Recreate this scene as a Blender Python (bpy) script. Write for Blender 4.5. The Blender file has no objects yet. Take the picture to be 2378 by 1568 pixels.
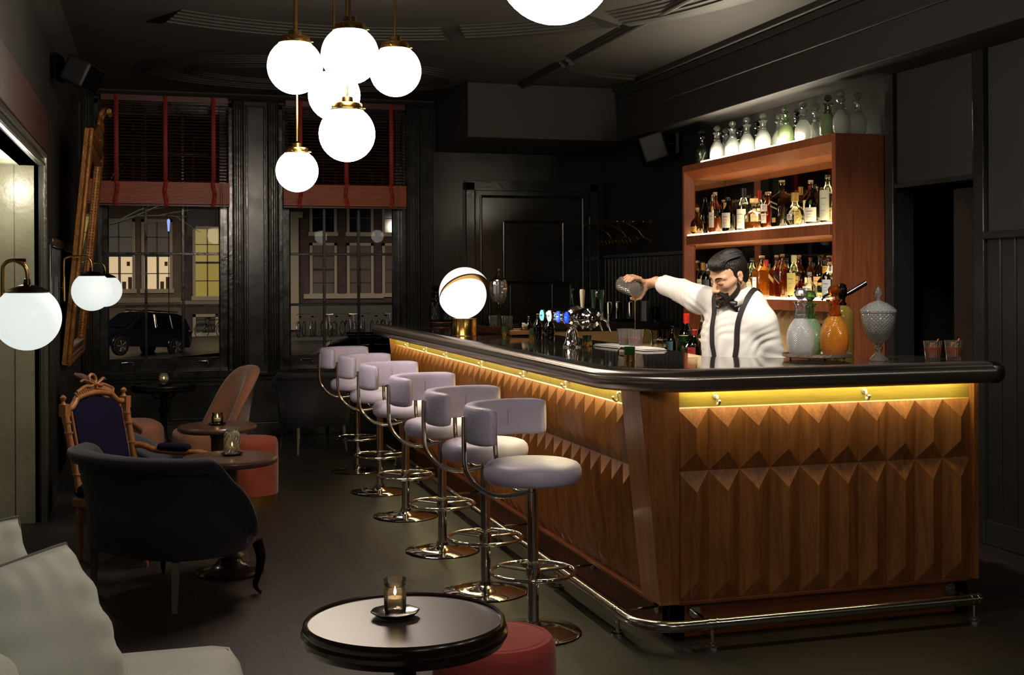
import bpy, bmesh, math, random
import numpy as np
from mathutils import Vector, Matrix
random.seed(7)
C = bpy.context.scene.collection
sc = bpy.context.scene
PI = math.pi
R = math.radians

# ---------------------------------------------------------------- camera
YAW, ROLL = R(16.4), R(0.25)
cam = bpy.data.cameras.new('camera')
cam.sensor_fit = 'HORIZONTAL'; cam.sensor_width = 36
cam.lens = 2800 / 2378 * 36
cam.shift_y = -(784 - 651.5) / 2378
cam.clip_end = 300
camo = bpy.data.objects.new('camera', cam); C.objects.link(camo)
camo.location = (0, 0, 1.5)
fw = Vector((math.sin(YAW), math.cos(YAW), 0)); r0 = Vector((math.cos(YAW), -math.sin(YAW), 0)); zz = Vector((0, 0, 1))
rr = r0 * math.cos(ROLL) - zz * math.sin(ROLL); uu = r0 * math.sin(ROLL) + zz * math.cos(ROLL)
m3 = Matrix((rr, uu, -fw)).transposed()
camo.rotation_euler = m3.to_euler()
sc.camera = camo

# ---------------------------------------------------------------- world, exposure
w = bpy.data.worlds.new('night'); sc.world = w; w.use_nodes = True
w.node_tree.nodes['Background'].inputs[0].default_value = (0.10, 0.12, 0.20, 1)
w.node_tree.nodes['Background'].inputs[1].default_value = 0.012
sc.view_settings.view_transform = 'Standard'; sc.view_settings.look = 'None'
sc.view_settings.gamma = 1; sc.view_settings.use_curve_mapping = False
sc.view_settings.exposure = 0.0
try:
    sc.cycles.use_denoising = True
    sc.cycles.max_bounces = 12; sc.cycles.transparent_max_bounces = 24
    sc.cycles.sample_clamp_indirect = 6.0
except Exception: pass

# ---------------------------------------------------------------- lights of the place, and added fill lamps
def lamp(kind, name, loc, power, color=(1, .93, .82), size=.05, aim=None, angle=60, blend=.6, sx=None, sy=None):
    l = bpy.data.lights.new(name, kind); l.energy = power; l.color = color
    if kind == 'SPOT': l.spot_size = R(angle); l.spot_blend = blend; l.shadow_soft_size = size
    elif kind == 'POINT': l.shadow_soft_size = size
    elif kind == 'AREA':
        l.size = size
        if sx: l.shape = 'RECTANGLE'; l.size = sx; l.size_y = sy
    o = bpy.data.objects.new(name, l); C.objects.link(o); o.location = loc
    if aim is not None: o.rotation_euler = (Vector(aim) - Vector(loc)).to_track_quat('-Z', 'Y').to_euler()
    return o
lamp('SPOT', 'ceiling_spot_on_barman', (1.55, 4.3, 3.2), 145, (1, .95, .88), .06, (2.60, 5.75, 1.25), 34, .5)
lamp('SPOT', 'ceiling_spot_behind_bar', (2.5, 3.9, 3.2), 300, (1, .93, .82), .06, (3.5, 5.6, 1.35), 56, .8)
lamp('POINT', 'wall_lamp_in_niche', (-.84, 7.82, 2.08), 8, (1, .93, .80), .08)
for i, (x, y, z, p) in enumerate([(-7, 42, 4.6, 1500), (2.5, 50, 4.6, 650), (13, 48, 4.6, 1400), (-1.5, 36, 5, 1900)]):
    lamp('SPOT', 'street_light', (x, y, z), p, (1, .80, .62), .3, (x, y + 2.5, -1.2), 150, .5)
for z_, p_ in ((2.30, 11), (1.775, 11), (1.28, 12)):
    o_ = lamp('AREA', 'cabinet_led', (4.235, 7.93, z_), p_, (1, .86, .62), sx=.02, sy=2.05, aim=(4.30, 7.93, 1.)); o_.data.spread = R(105)
for x_, y_ in ((1.9, .5), (3.0, 1.0), (4.0, 1.5)): lamp('POINT', 'unseen_nosing_fill', (x_, y_, 2.35), 11, (1, .93, .84), .12)  # unseen lamps added to lay a bright streak along the pewter nosing
lamp('AREA', 'room_behind_camera', (1.2, -1.6, 3.0), 7, (1, .93, .86), 1.2, (1.3, 4, .6))
# ---------------------------------------------------------------- helpers
def lin(c):
    if isinstance(c, str):
        c = c.lstrip('#'); c = [int(c[i:i+2], 16) / 255 for i in (0, 2, 4)]
    return tuple((x / 12.92 if x <= .04045 else ((x + .055) / 1.055) ** 2.4) for x in c) + (1,)
MATS = {}
def base_mat(name):
    m = bpy.data.materials.new(name); m.use_nodes = True
    nt = m.node_tree; b = nt.nodes['Principled BSDF']
    return m, nt, b
def N(nt, t, **kw):
    n = nt.nodes.new(t)
    for k, v in kw.items(): setattr(n, k, v)
    return n
def coords(nt, scale=(1, 1, 1), rot=(0, 0, 0)):
    tc = N(nt, 'ShaderNodeTexCoord'); mp = N(nt, 'ShaderNodeMapping')
    mp.inputs['Scale'].default_value = scale; mp.inputs['Rotation'].default_value = rot
    nt.links.new(tc.outputs['Object'], mp.inputs['Vector']); return mp
def ramp(nt, stops):
    r = N(nt, 'ShaderNodeValToRGB'); e = r.color_ramp.elements
    e[0].position, e[0].color = stops[0]; e[1].position, e[1].color = stops[-1]
    for p, c in stops[1:-1]:
        x = e.new(p); x.color = c
    return r
def mat(name, color, rough=.5, metal=0., noise=None, bump=0., bscale=40, sheen=0., coat=0., var=0., vscale=6, stretch=(1, 1, 1), spec=None, rvar=0.):
    """principled surface; var darkens / lightens the colour in blotches, bump is fine relief"""
    if name in MATS: return MATS[name]
    m, nt, b = base_mat(name); col = lin(color) if not (isinstance(color, tuple) and len(color) == 4) else color
    b.inputs['Base Color'].default_value = col
    b.inputs['Roughness'].default_value = rough; b.inputs['Metallic'].default_value = metal
    if spec is not None: b.inputs['Specular IOR Level'].default_value = spec
    if sheen: b.inputs['Sheen Weight'].default_value = sheen; b.inputs['Sheen Roughness'].default_value = .4
    if coat: b.inputs['Coat Weight'].default_value = coat; b.inputs['Coat Roughness'].default_value = .12
    if var or bump or rvar:
        mp = coords(nt, stretch)
        if var:
            n = N(nt, 'ShaderNodeTexNoise'); n.inputs['Scale'].default_value = vscale; n.inputs['Detail'].default_value = 6
            nt.links.new(mp.outputs[0], n.inputs['Vector'])
            r = ramp(nt, [(.3, tuple(c * (1 - var) for c in col[:3]) + (1,)), (.7, tuple(min(1, c * (1 + var)) for c in col[:3]) + (1,))])
            nt.links.new(n.outputs['Fac'], r.inputs[0]); nt.links.new(r.outputs[0], b.inputs['Base Color'])
        if rvar:
            n3 = N(nt, 'ShaderNodeTexNoise'); n3.inputs['Scale'].default_value = vscale * 1.7; n3.inputs['Detail'].default_value = 4
            nt.links.new(mp.outputs[0], n3.inputs['Vector'])
            mr = N(nt, 'ShaderNodeMapRange'); mr.inputs[1].default_value = .3; mr.inputs[2].default_value = .7
            mr.inputs[3].default_value = max(0.02, rough - rvar); mr.inputs[4].default_value = rough + rvar
            nt.links.new(n3.outputs['Fac'], mr.inputs[0]); nt.links.new(mr.outputs[0], b.inputs['Roughness'])
        if bump:
            n2 = N(nt, 'ShaderNodeTexNoise'); n2.inputs['Scale'].default_value = bscale; n2.inputs['Detail'].default_value = 4
            nt.links.new(mp.outputs[0], n2.inputs['Vector'])
            bp = N(nt, 'ShaderNodeBump'); bp.inputs['Strength'].default_value = bump; bp.inputs['Distance'].default_value = .01
            nt.links.new(n2.outputs['Fac'], bp.inputs['Height']); nt.links.new(bp.outputs[0], b.inputs['Normal'])
    MATS[name] = m; return m
def emit(name, color, s, base=None):
    if name in MATS: return MATS[name]
    m, nt, b = base_mat(name); c = lin(color)
    b.inputs['Base Color'].default_value = base or (c[0] * .5, c[1] * .5, c[2] * .5, 1); b.inputs['Roughness'].default_value = .35
    b.inputs['Emission Color'].default_value = c; b.inputs['Emission Strength'].default_value = s
    MATS[name] = m; return m
def wood(name, dark, light, rough=.45, scale=9, axis='Z', coat=0., bump=.08):
    """wood with grain running along axis"""
    if name in MATS: return MATS[name]
    m, nt, b = base_mat(name)
    st = {'Z': (7, 7, .55), 'X': (.55, 7, 7), 'Y': (7, .55, 7)}[axis]
    mp = coords(nt, st)
    n = N(nt, 'ShaderNodeTexNoise'); n.inputs['Scale'].default_value = scale * .35; n.inputs['Detail'].default_value = 8; n.inputs['Distortion'].default_value = 1.2
    nt.links.new(mp.outputs[0], n.inputs['Vector'])
    n2 = N(nt, 'ShaderNodeTexNoise'); n2.inputs['Scale'].default_value = scale * 2.2; n2.inputs['Detail'].default_value = 5
    nt.links.new(mp.outputs[0], n2.inputs['Vector'])
    ad = N(nt, 'ShaderNodeMix'); ad.data_type = 'FLOAT'; ad.inputs[0].default_value = .35
    nt.links.new(n.outputs['Fac'], ad.inputs[2]); nt.links.new(n2.outputs['Fac'], ad.inputs[3])
    d, l = lin(dark), lin(light)
    r = ramp(nt, [(.34, d), (.5, tuple((d[i] + l[i]) / 2 for i in range(3)) + (1,)), (.66, l)])
    nt.links.new(ad.outputs[0], r.inputs[0]); nt.links.new(r.outputs[0], b.inputs['Base Color'])
    b.inputs['Roughness'].default_value = rough
    if coat: b.inputs['Coat Weight'].default_value = coat; b.inputs['Coat Roughness'].default_value = .15
    bp = N(nt, 'ShaderNodeBump'); bp.inputs['Strength'].default_value = bump; bp.inputs['Distance'].default_value = .004
    nt.links.new(n2.outputs['Fac'], bp.inputs['Height']); nt.links.new(bp.outputs[0], b.inputs['Normal'])
    MATS[name] = m; return m
def glass(name, tint='#ffffff', clear=.8, frost=0., refl=1., pattern=None, rough=.03, pscale=60):
    """thin glass sheet: see-through with tint, mirror-like towards grazing, part frosted; pattern adds cut relief"""
    if name in MATS: return MATS[name]
    m = bpy.data.materials.new(name); m.use_nodes = True; nt = m.node_tree
    nt.nodes.remove(nt.nodes['Principled BSDF']); out = nt.nodes['Material Output']
    t = lin(tint)
    tr = N(nt, 'ShaderNodeBsdfTransparent'); tr.inputs[0].default_value = tuple(c * clear for c in t[:3]) + (1,)
    gl = N(nt, 'ShaderNodeBsdfGlossy'); gl.inputs['Roughness'].default_value = rough; gl.inputs['Color'].default_value = (.95, .97, .95, 1)
    fr = N(nt, 'ShaderNodeFresnel'); fr.inputs[0].default_value = 1.5
    mul = N(nt, 'ShaderNodeMath', operation='MULTIPLY'); mul.inputs[1].default_value = refl; mul.use_clamp = True
    nt.links.new(fr.outputs[0], mul.inputs[0])
    a = tr
    if frost:
        tl = N(nt, 'ShaderNodeBsdfTranslucent'); tl.inputs[0].default_value = t
        df = N(nt, 'ShaderNodeBsdfDiffuse'); df.inputs[0].default_value = t
        mx0 = N(nt, 'ShaderNodeMixShader'); mx0.inputs[0].default_value = .5
        nt.links.new(tl.outputs[0], mx0.inputs[1]); nt.links.new(df.outputs[0], mx0.inputs[2])
        mx = N(nt, 'ShaderNodeMixShader'); mx.inputs[0].default_value = frost
        nt.links.new(tr.outputs[0], mx.inputs[1]); nt.links.new(mx0.outputs[0], mx.inputs[2]); a = mx
    mx2 = N(nt, 'ShaderNodeMixShader'); nt.links.new(mul.outputs[0], mx2.inputs[0])
    nt.links.new(a.outputs[0], mx2.inputs[1]); nt.links.new(gl.outputs[0], mx2.inputs[2])
    nt.links.new(mx2.outputs[0], out.inputs['Surface'])
    if pattern:
        tc = N(nt, 'ShaderNodeTexCoord'); sp = N(nt, 'ShaderNodeSeparateXYZ'); nt.links.new(tc.outputs['Object'], sp.inputs[0])
        at = N(nt, 'ShaderNodeMath', operation='ARCTAN2'); nt.links.new(sp.outputs[0], at.inputs[0]); nt.links.new(sp.outputs[1], at.inputs[1])
        def wav(ka, kz):
            m1 = N(nt, 'ShaderNodeMath', operation='MULTIPLY'); m1.inputs[1].default_value = ka; nt.links.new(at.outputs[0], m1.inputs[0])
            m2 = N(nt, 'ShaderNodeMath', operation='MULTIPLY_ADD'); m2.inputs[1].default_value = kz; nt.links.new(sp.outputs[2], m2.inputs[0]); nt.links.new(m1.outputs[0], m2.inputs[2])
            s = N(nt, 'ShaderNodeMath', operation='SINE'); nt.links.new(m2.outputs[0], s.inputs[0]); return s
        kf = 26 if pscale < 55 else 38
        if pattern == 'diamond': s1, s2 = wav(kf, pscale * 7), wav(-kf, pscale * 7)
        elif pattern == 'swirl': s1, s2 = wav(28 if pscale > 50 else 15, pscale * 4.5), wav(28 if pscale > 50 else 15, pscale * 4.5)
        else: s1, s2 = wav(22, 0), wav(22, 0)
        mm = N(nt, 'ShaderNodeMath', operation='MAXIMUM'); nt.links.new(s1.outputs[0], mm.inputs[0]); nt.links.new(s2.outputs[0], mm.inputs[1])
        bp = N(nt, 'ShaderNodeBump'); bp.inputs['Strength'].default_value = .8; bp.inputs['Distance'].default_value = .0012 if pattern == 'rib' else (.0011 if pscale > 40 else .0022)
        nt.links.new(mm.outputs[0], bp.inputs['Height'])
        nt.links.new(bp.outputs[0], gl.inputs['Normal']); nt.links.new(bp.outputs[0], fr.inputs['Normal'])
        if frost: nt.links.new(bp.outputs[0], tl.inputs['Normal']); nt.links.new(bp.outputs[0], df.inputs['Normal'])
    MATS[name] = m; return m

def BM(): return bmesh.new()
def obj(name, bm, m=None, parent=None, smooth=True, bevel=0., seg=2, subsurf=0, auto=True, loc=None, rot=None):
    bmesh.ops.recalc_face_normals(bm, faces=bm.faces)
    me = bpy.data.meshes.new(name); bm.to_mesh(me); bm.free()
    if m is not None:
        for x in (m if isinstance(m, (list, tuple)) else [m]): me.materials.append(x)
    o = bpy.data.objects.new(name, me); C.objects.link(o)
    if parent is not None: o.parent = parent
    if loc is not None: o.location = loc
    if rot is not None: o.rotation_euler = rot
    if bevel:
        md = o.modifiers.new('bevel', 'BEVEL'); md.width = bevel; md.segments = seg; md.limit_method = 'ANGLE'; md.angle_limit = R(35)
    if subsurf:
        md = o.modifiers.new('sub', 'SUBSURF'); md.levels = subsurf; md.render_levels = subsurf
    if smooth:
        for p in me.polygons: p.use_smooth = True
        if auto and not subsurf:
            try: me.set_sharp_from_angle(angle=R(38))
            except Exception: pass
    return o
def tag(o, label, cat, group=None, kind=None):
    o['label'] = label; o['category'] = cat
    if group: o['group'] = group
    if kind: o['kind'] = kind
    return o
def thing(name, label, cat, loc=(0, 0, 0), rz=0, group=None):
    o = bpy.data.objects.new(name, None); C.objects.link(o); o.empty_display_size = .1
    o.location = loc; o.rotation_euler = (0, 0, rz); return tag(o, label, cat, group)
def struct(name, bm, m, label=None, **kw):
    o = obj(name, bm, m, **kw)
    if kw.get('parent') is None: o['kind'] = 'structure'
    if label: o['label'] = label
    return o
def copy_tree(o, parent=None):
    c = o.copy(); C.objects.link(c); c.parent = parent
    for ch in list(o.children): copy_tree(ch, c)
    return c
def dup(root, loc, rz=None, label=None, group=None):
    r = copy_tree(root); r.location = loc
    if rz is not None: r.rotation_euler = (0, 0, rz)
    if label: r['label'] = label
    if group: r['group'] = group
    return r
def box(bm, x0, x1, y0, y1, z0, z1, mi=0):
    v = [bm.verts.new(p) for p in ((x0, y0, z0), (x1, y0, z0), (x1, y1, z0), (x0, y1, z0), (x0, y0, z1), (x1, y0, z1), (x1, y1, z1), (x0, y1, z1))]
    for f in ((0, 3, 2, 1), (4, 5, 6, 7), (0, 1, 5, 4), (1, 2, 6, 5), (2, 3, 7, 6), (3, 0, 4, 7)):
        fc = bm.faces.new([v[i] for i in f]); fc.material_index = mi
    return v
def quad(bm, *ps, mi=0):
    f = bm.faces.new([bm.verts.new(p) for p in ps]); f.material_index = mi; return f
def loft(bm, rings, cap=True, closed=True, mi=0):
    vr = [[bm.verts.new(p) for p in r] for r in rings]
    for a, b in zip(vr, vr[1:]):
        n = len(a)
        for i in range(n if closed else n - 1):
            j = (i + 1) % n
            f = bm.faces.new((a[i], a[j], b[j], b[i])); f.material_index = mi
    if cap and closed:
        for r in (vr[0], vr[-1]):
            if len(r) > 2: f = bm.faces.new(r if r is vr[-1] else r[::-1]); f.material_index = mi
    return vr
def lathe(bm, prof, n=24, c=(0, 0, 0), mi=0, flute=0, fk=0, sx=1, sy=1):
    """prof: list of (r, z); flute: radial ripple amplitude with fk lobes"""
    rings = []
    for r, z in prof:
        r = max(r, .0004)
        rings.append([(c[0] + sx * r * (1 + flute * math.cos(fk * 2 * PI * i / n)) * math.cos(2 * PI * i / n), c[1] + sy * r * (1 + flute * math.cos(fk * 2 * PI * i / n)) * math.sin(2 * PI * i / n), c[2] + z) for i in range(n)])
    return loft(bm, rings, True, True, mi)
def smooth_path(pts, n=6, closed=False):
    P = [Vector(p) for p in pts]; out = []
    m = len(P)
    for i in range(m if closed else m - 1):
        p0 = P[(i - 1) % m] if closed or i > 0 else P[0]; p1 = P[i]; p2 = P[(i + 1) % m]
        p3 = P[(i + 2) % m] if closed or i + 2 < m else P[-1]
        for k in range(n):
            t = k / n
            out.append(.5 * ((2 * p1) + (-p0 + p2) * t + (2 * p0 - 5 * p1 + 4 * p2 - p3) * t * t + (-p0 + 3 * p1 - 3 * p2 + p3) * t ** 3))
    if not closed: out.append(P[-1])
    return out
def tube(bm, pts, r, n=10, closed=False, mi=0, cap=True, flat=1.):
    P = [Vector(p) for p in pts]; m = len(P)
    rad = r if isinstance(r, (list, tuple)) else [r] * m
    T = []
    for i in range(m):
        a = P[(i - 1) % m] if closed or i > 0 else P[0]; b = P[(i + 1) % m] if closed or i < m - 1 else P[-1]
        T.append((b - a).normalized())
    up = Vector((0, 0, 1)) if abs(T[0].z) < .9 else Vector((1, 0, 0))
    nrm = (up - T[0] * up.dot(T[0])).normalized(); rings = []
    for i in range(m):
        nrm = nrm - T[i] * nrm.dot(T[i])
        nrm = nrm.normalized() if nrm.length > 1e-6 else T[i].orthogonal().normalized()
        bi = T[i].cross(nrm)
        rings.append([P[i] + (nrm * math.cos(2 * PI * k / n) * flat + bi * math.sin(2 * PI * k / n)) * rad[i] for k in range(n)])
    if closed: rings.append(rings[0])
    vr = [[bm.verts.new(p) for p in rg] for rg in (rings[:-1] if closed else rings)]
    if closed: vr.append(vr[0])
    for a, b in zip(vr, vr[1:]):
        for k in range(n):
            j = (k + 1) % n
            try: f = bm.faces.new((a[k], a[j], b[j], b[k])); f.material_index = mi
            except ValueError: pass
    if cap and not closed:
        bm.faces.new(vr[0][::-1]).material_index = mi; bm.faces.new(vr[-1]).material_index = mi
def cyl(bm, a, b, r, n=16, mi=0, r2=None): tube(bm, [a, b], [r, r if r2 is None else r2], n, mi=mi)
def ball(bm, c, r, u=20, v=12, mi=0, s=(1, 1, 1), rot=None):
    prof = [(math.sin(PI * i / v), -math.cos(PI * i / v)) for i in range(v + 1)]
    rings = []
    for pr_, pz in prof:
        ring = []
        for k in range(u):
            p = Vector((max(pr_, .002) * r * s[0] * math.cos(2 * PI * k / u), max(pr_, .002) * r * s[1] * math.sin(2 * PI * k / u), pz * r * s[2]))
            if rot is not None: p = rot @ p
            ring.append(p + Vector(c))
        rings.append(ring)
    loft(bm, rings, True, True, mi)
def sweep(bm, path, prof, closed=False, mi=0, cap=True):
    """sweep a closed profile [(out, up)] along a horizontal path; 'out' is to the right of travel"""
    P = [Vector(p) for p in path]; m = len(P); rings = []
    for i in range(m):
        a = P[(i - 1) % m] if closed or i > 0 else P[0]; b = P[(i + 1) % m] if closed or i < m - 1 else P[-1]
        t = (b - a).normalized(); rt = Vector((t.y, -t.x, 0)).normalized()
        k = 1.
        if 0 < i < m - 1 or closed:
            t1 = (P[i] - a).normalized(); d = max(.3, t.dot(t1)); k = 1 / d
        rings.append([P[i] + rt * o * k + Vector((0, 0, 1)) * h for o, h in prof])
    if closed: rings.append(rings[0])
    loft(bm, rings, cap and not closed, True, mi)
def rbox(bm, x0, x1, y0, y1, z0, z1, r=.03, seg=4, puff=0., mi=0):
    """box with rounded edges (superellipsoid shell) for cushions"""
    cx, cy, cz = (x0 + x1) / 2, (y0 + y1) / 2, (z0 + z1) / 2; hx, hy, hz = (x1 - x0) / 2, (y1 - y0) / 2, (z1 - z0) / 2
    r = min(r, hx, hy, hz)
    tmp = bmesh.new(); bmesh.ops.create_cube(tmp, size=2)
    bmesh.ops.subdivide_edges(tmp, edges=tmp.edges[:], cuts=9, use_grid_fill=True)
    vm = {}
    for v in tmp.verts:
        p = v.co; q = Vector((p.x * hx, p.y * hy, p.z * hz))
        core = Vector((max(-hx + r, min(hx - r, q.x)), max(-hy + r, min(hy - r, q.y)), max(-hz + r, min(hz - r, q.z))))
        d = q - core
        if d.length > 1e-7: q = core + d.normalized() * r
        if puff:
            q.z += math.copysign(puff * (1 - p.x ** 2) * (1 - p.y ** 2), q.z) if abs(p.z) > .99 else 0
            q.y += math.copysign(puff * (1 - p.x ** 2) * (1 - p.z ** 2), q.y) if abs(p.y) > .99 else 0
            q.x += math.copysign(puff * (1 - p.y ** 2) * (1 - p.z ** 2), q.x) if abs(p.x) > .99 else 0
        vm[v] = bm.verts.new((q.x + cx, q.y + cy, q.z + cz))
    for f in tmp.faces:
        bm.faces.new([vm[v] for v in f.verts]).material_index = mi
    tmp.free()
def xf(bm, start, M):
    for v in bm.verts[start:]: v.co = M @ v.co
class grab:
    """transform everything added inside the with-block"""
    def __init__(s, bm, M): s.bm, s.M = bm, M
    def __enter__(s): s.n = len(s.bm.verts)
    def __exit__(s, *a):
        s.bm.verts.ensure_lookup_table()
        for v in s.bm.verts[s.n:]: v.co = s.M @ v.co

# ---------------------------------------------------------------- materials
PAINT = mat('dark_gloss_paint', '#1f1d1a', .24, bump=.10, bscale=9, var=.12, vscale=2, rvar=.06)
PAINTM = mat('dark_matt_paint', '#141210', .6, bump=.05, bscale=30, var=.1, vscale=2)
TRIMP = mat('dark_gloss_trim', '#242320', .2, bump=.14, bscale=22, var=.1, rvar=.08)
CEIL = mat('dark_ceiling_paint', '#1e1b18', .7, bump=.04, bscale=20, var=.08, vscale=1.5)
BRASS = mat('brushed_brass', '#b8924e', .22, 1., bump=.02, bscale=80)
BRASSD = mat('aged_brass', '#8a6a38', .3, 1., bump=.05, bscale=60)
CHROME = mat('chrome', '#e8e4dc', .07, 1.)
STEEL = mat('brushed_steel', '#a8a29a', .25, 1., bump=.05, bscale=120)
BLACKM = mat('black_metal', '#141210', .35, .6, bump=.05)
IRON = mat('cast_iron', '#0f0f12', .4, .5, bump=.15, bscale=60)
PEWTER = mat('dark_pewter', '#8a807a', .30, 1., bump=.03, bscale=14, var=.12, vscale=3, rvar=.05)
COUNTER = mat('polished_dark_counter', '#7a6f66', .07, .88, bump=.004, bscale=8, var=.10, vscale=2, rvar=.03)
LAV = mat('lavender_leather', '#cac3de', .46, bump=.12, bscale=70, var=.09, vscale=9, rvar=.06)
BARW = wood('bar_veneer', '#693d1d', '#985f2e', .38, 9, 'Z', coat=.15)
CABW = wood('cabinet_veneer', '#7a4024', '#9c5a38', .4, 9, 'Z')
PLINTHW = wood('plinth_veneer', '#5e2f18', '#824522', .42, 8, 'X')
LEDTINTW = wood('led_tinted_veneer', '#6e5c22', '#88742c', .4, 9, 'X')  # bar veneer with the yellow of the LED light put into its colour
MAHO = wood('mahogany_slat', '#3e1b15', '#5c2a20', .35, 8, 'X')
REDTAPE = mat('red_tape', '#9a3024', .7, bump=.1, bscale=300)
CARVED = wood('carved_walnut', '#7a4a26', '#a06a3a', .4, 12, 'Z')
GILT = mat('old_gilt_wood', '#8a5a26', .38, .45, bump=.35, bscale=70, var=.3, vscale=25)
# ================================================================ the setting
H = 3.3; XL, XR, YB = -.70, 4.50, 11.90; YN = -2.2
# floor: dark stained planks
fm, nt, b = base_mat('dark_plank_floor')
mp = coords(nt, (1, 1, 1), (0, 0, R(90)))
br = N(nt, 'ShaderNodeTexBrick'); br.inputs['Scale'].default_value = 1; br.inputs['Brick Width'].default_value = 1.3; br.inputs['Row Height'].default_value = .16
br.inputs['Mortar Size'].default_value = .0025; br.offset = .37
br.inputs['Color1'].default_value = lin('#271b16'); br.inputs['Color2'].default_value = lin('#16100d'); br.inputs['Mortar'].default_value = lin('#0c0806')
nt.links.new(mp.outputs[0], br.inputs['Vector'])
mp2 = coords(nt, (9, .7, 1)); n1 = N(nt, 'ShaderNodeTexNoise'); n1.inputs['Scale'].default_value = 5; n1.inputs['Detail'].default_value = 9
nt.links.new(mp2.outputs[0], n1.inputs['Vector'])
mx = N(nt, 'ShaderNodeMix'); mx.data_type = 'RGBA'; mx.blend_type = 'OVERLAY'; mx.inputs[0].default_value = .7
nt.links.new(br.outputs['Color'], mx.inputs[6]); nt.links.new(n1.outputs['Fac'], mx.inputs[7]); nt.links.new(mx.outputs[2], b.inputs['Base Color'])
b.inputs['Roughness'].default_value = .5
bp = N(nt, 'ShaderNodeBump'); bp.inputs['Strength'].default_value = .35; bp.inputs['Distance'].default_value = .004
nt.links.new(br.outputs['Fac'], bp.inputs['Height']); bp.invert = True
bp2 = N(nt, 'ShaderNodeBump'); bp2.inputs['Strength'].default_value = .25; bp2.inputs['Distance'].default_value = .004
nt.links.new(n1.outputs['Fac'], bp2.inputs['Height']); nt.links.new(bp.outputs[0], bp2.inputs['Normal']); nt.links.new(bp2.outputs[0], b.inputs['Normal'])
bm = BM(); box(bm, -1.4, 5.9, YN, YB + .12, -.08, 0); struct('floor', bm, fm, smooth=False)
bm = BM(); box(bm, -1.4, 5.9, YN, YB + .3, H, H + .08); struct('ceiling', bm, CEIL, smooth=False)

WAIN = mat('wainscot_gloss', '#211e1b', .28, bump=.10, bscale=14)
# tongue-and-groove wainscot panels: boards with bead gaps
def boards(bm, axis, fixed, a0, a1, z0, z1, pitch=.1, out=1, t=.014):
    n = max(1, round((a1 - a0) / pitch)); p = (a1 - a0) / n
    for i in range(n):
        s, e = a0 + i * p + .005, a0 + (i + 1) * p - .005
        lo, hi = sorted((fixed, fixed + out * t))
        if axis == 'y': box(bm, lo, hi, s, e, z0, z1)
        else: box(bm, s, e, lo, hi, z0, z1)
        bead = s + .002
        if axis == 'y': cyl(bm, (fixed + out * t, bead, z0), (fixed + out * t, bead, z1), .008, 8)
        else: cyl(bm, (bead, fixed + out * t, z0), (bead, fixed + out * t, z1), .008, 8)
# ---- left wall, with the niche
NY0, NY1, NZ = 4.0, 8.07, 2.23
bm = BM()
box(bm, XL - .12, XL, YN, NY0, 0, H); box(bm, XL - .12, XL, NY1, YB, 0, H); box(bm, XL - .12, XL, NY0, NY1, NZ, H)
struct('wall_left', bm, PAINTM, smooth=False)
NICHE = mat('niche_gloss_paint', '#7c7a66', .3, bump=.3, bscale=26, var=.12, vscale=5, rvar=.05)
bm = BM()
box(bm, -1.3, XL - .01, NY1, NY1 + .1, 0, NZ + .1)
for i in range(5):
    x1 = XL - .035 - i * .118; box(bm, x1 - .111, x1, NY1 - .014, NY1, 0, NZ)
box(bm, -1.3, XL - .01, NY0 - .1, NY0, 0, NZ + .1); box(bm, -1.3, XL - .01, NY0, NY1, NZ, NZ + .1)
box(bm, -1.36, -1.3, NY0 - .1, NY1 + .1, 0, NZ + .1)
struct('wall_niche', bm, NICHE, smooth=False)
bm = BM()   # casing round the niche
box(bm, XL - .12, XL, 5.35, 5.85, 0, NZ)
for p in ((XL, XL + .02, NY1 - .005, NY1 + .075), ):
    box(bm, *p, 0, NZ + .08); cyl(bm, (XL + .022, NY1 + .005, 0), (XL + .022, NY1 + .005, NZ), .012, 8); cyl(bm, (XL + .022, NY1 + .06, 0), (XL + .022, NY1 + .06, NZ + .07), .016, 8)
box(bm, XL, XL + .02, NY0, NY1, NZ, NZ + .08); cyl(bm, (XL + .022, NY0, NZ + .01), (XL + .022, NY1, NZ + .01), .012, 8); cyl(bm, (XL + .024, NY0, NZ + .065), (XL + .024, NY1, NZ + .065), .018, 8)
struct('trim_1', bm, mat('niche_casing', '#3c3c34', .22, bump=.3, bscale=30))
bm = BM(); box(bm, XL + .001, XL + .036, NY0, 8.2, NZ + .09, NZ + .36)
tag(struct('pelmet_board', bm, wood('pelmet_wood', '#200c09', '#2c110d', .5, 8, 'Y'), bevel=.006), 'dark oxblood wooden pelmet board above the wall niche', 'pelmet')
del bpy.data.objects['pelmet_board']['kind']
# left wainscot
bm = BM(); boards(bm, 'y', XL, 8.55, YB - .02, .12, 1.74, .1); struct('trim_2', bm, WAIN)
bm = BM(); box(bm, XL, XL + .045, 8.52, YB - .02, 1.74, 1.80); box(bm, XL, XL + .03, 8.50, 8.55, 0, 1.76); struct('trim_3', bm, TRIMP, bevel=.008)
bm = BM(); sweep(bm, [(XL, 8.5, 0), (XL, YB, 0)], [(0, 0), (.025, 0), (.025, .1), (.012, .13), (0, .13)]); struct('baseboard_left', bm, TRIMP)
bm = BM(); sweep(bm, [(XL, YN, H), (XL, YB, H)], [(0, 0), (.11, 0), (.11, -.02), (.07, -.05), (.05, -.09), (.015, -.11), (0, -.13)]); struct('trim_4', bm, CEIL)

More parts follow.
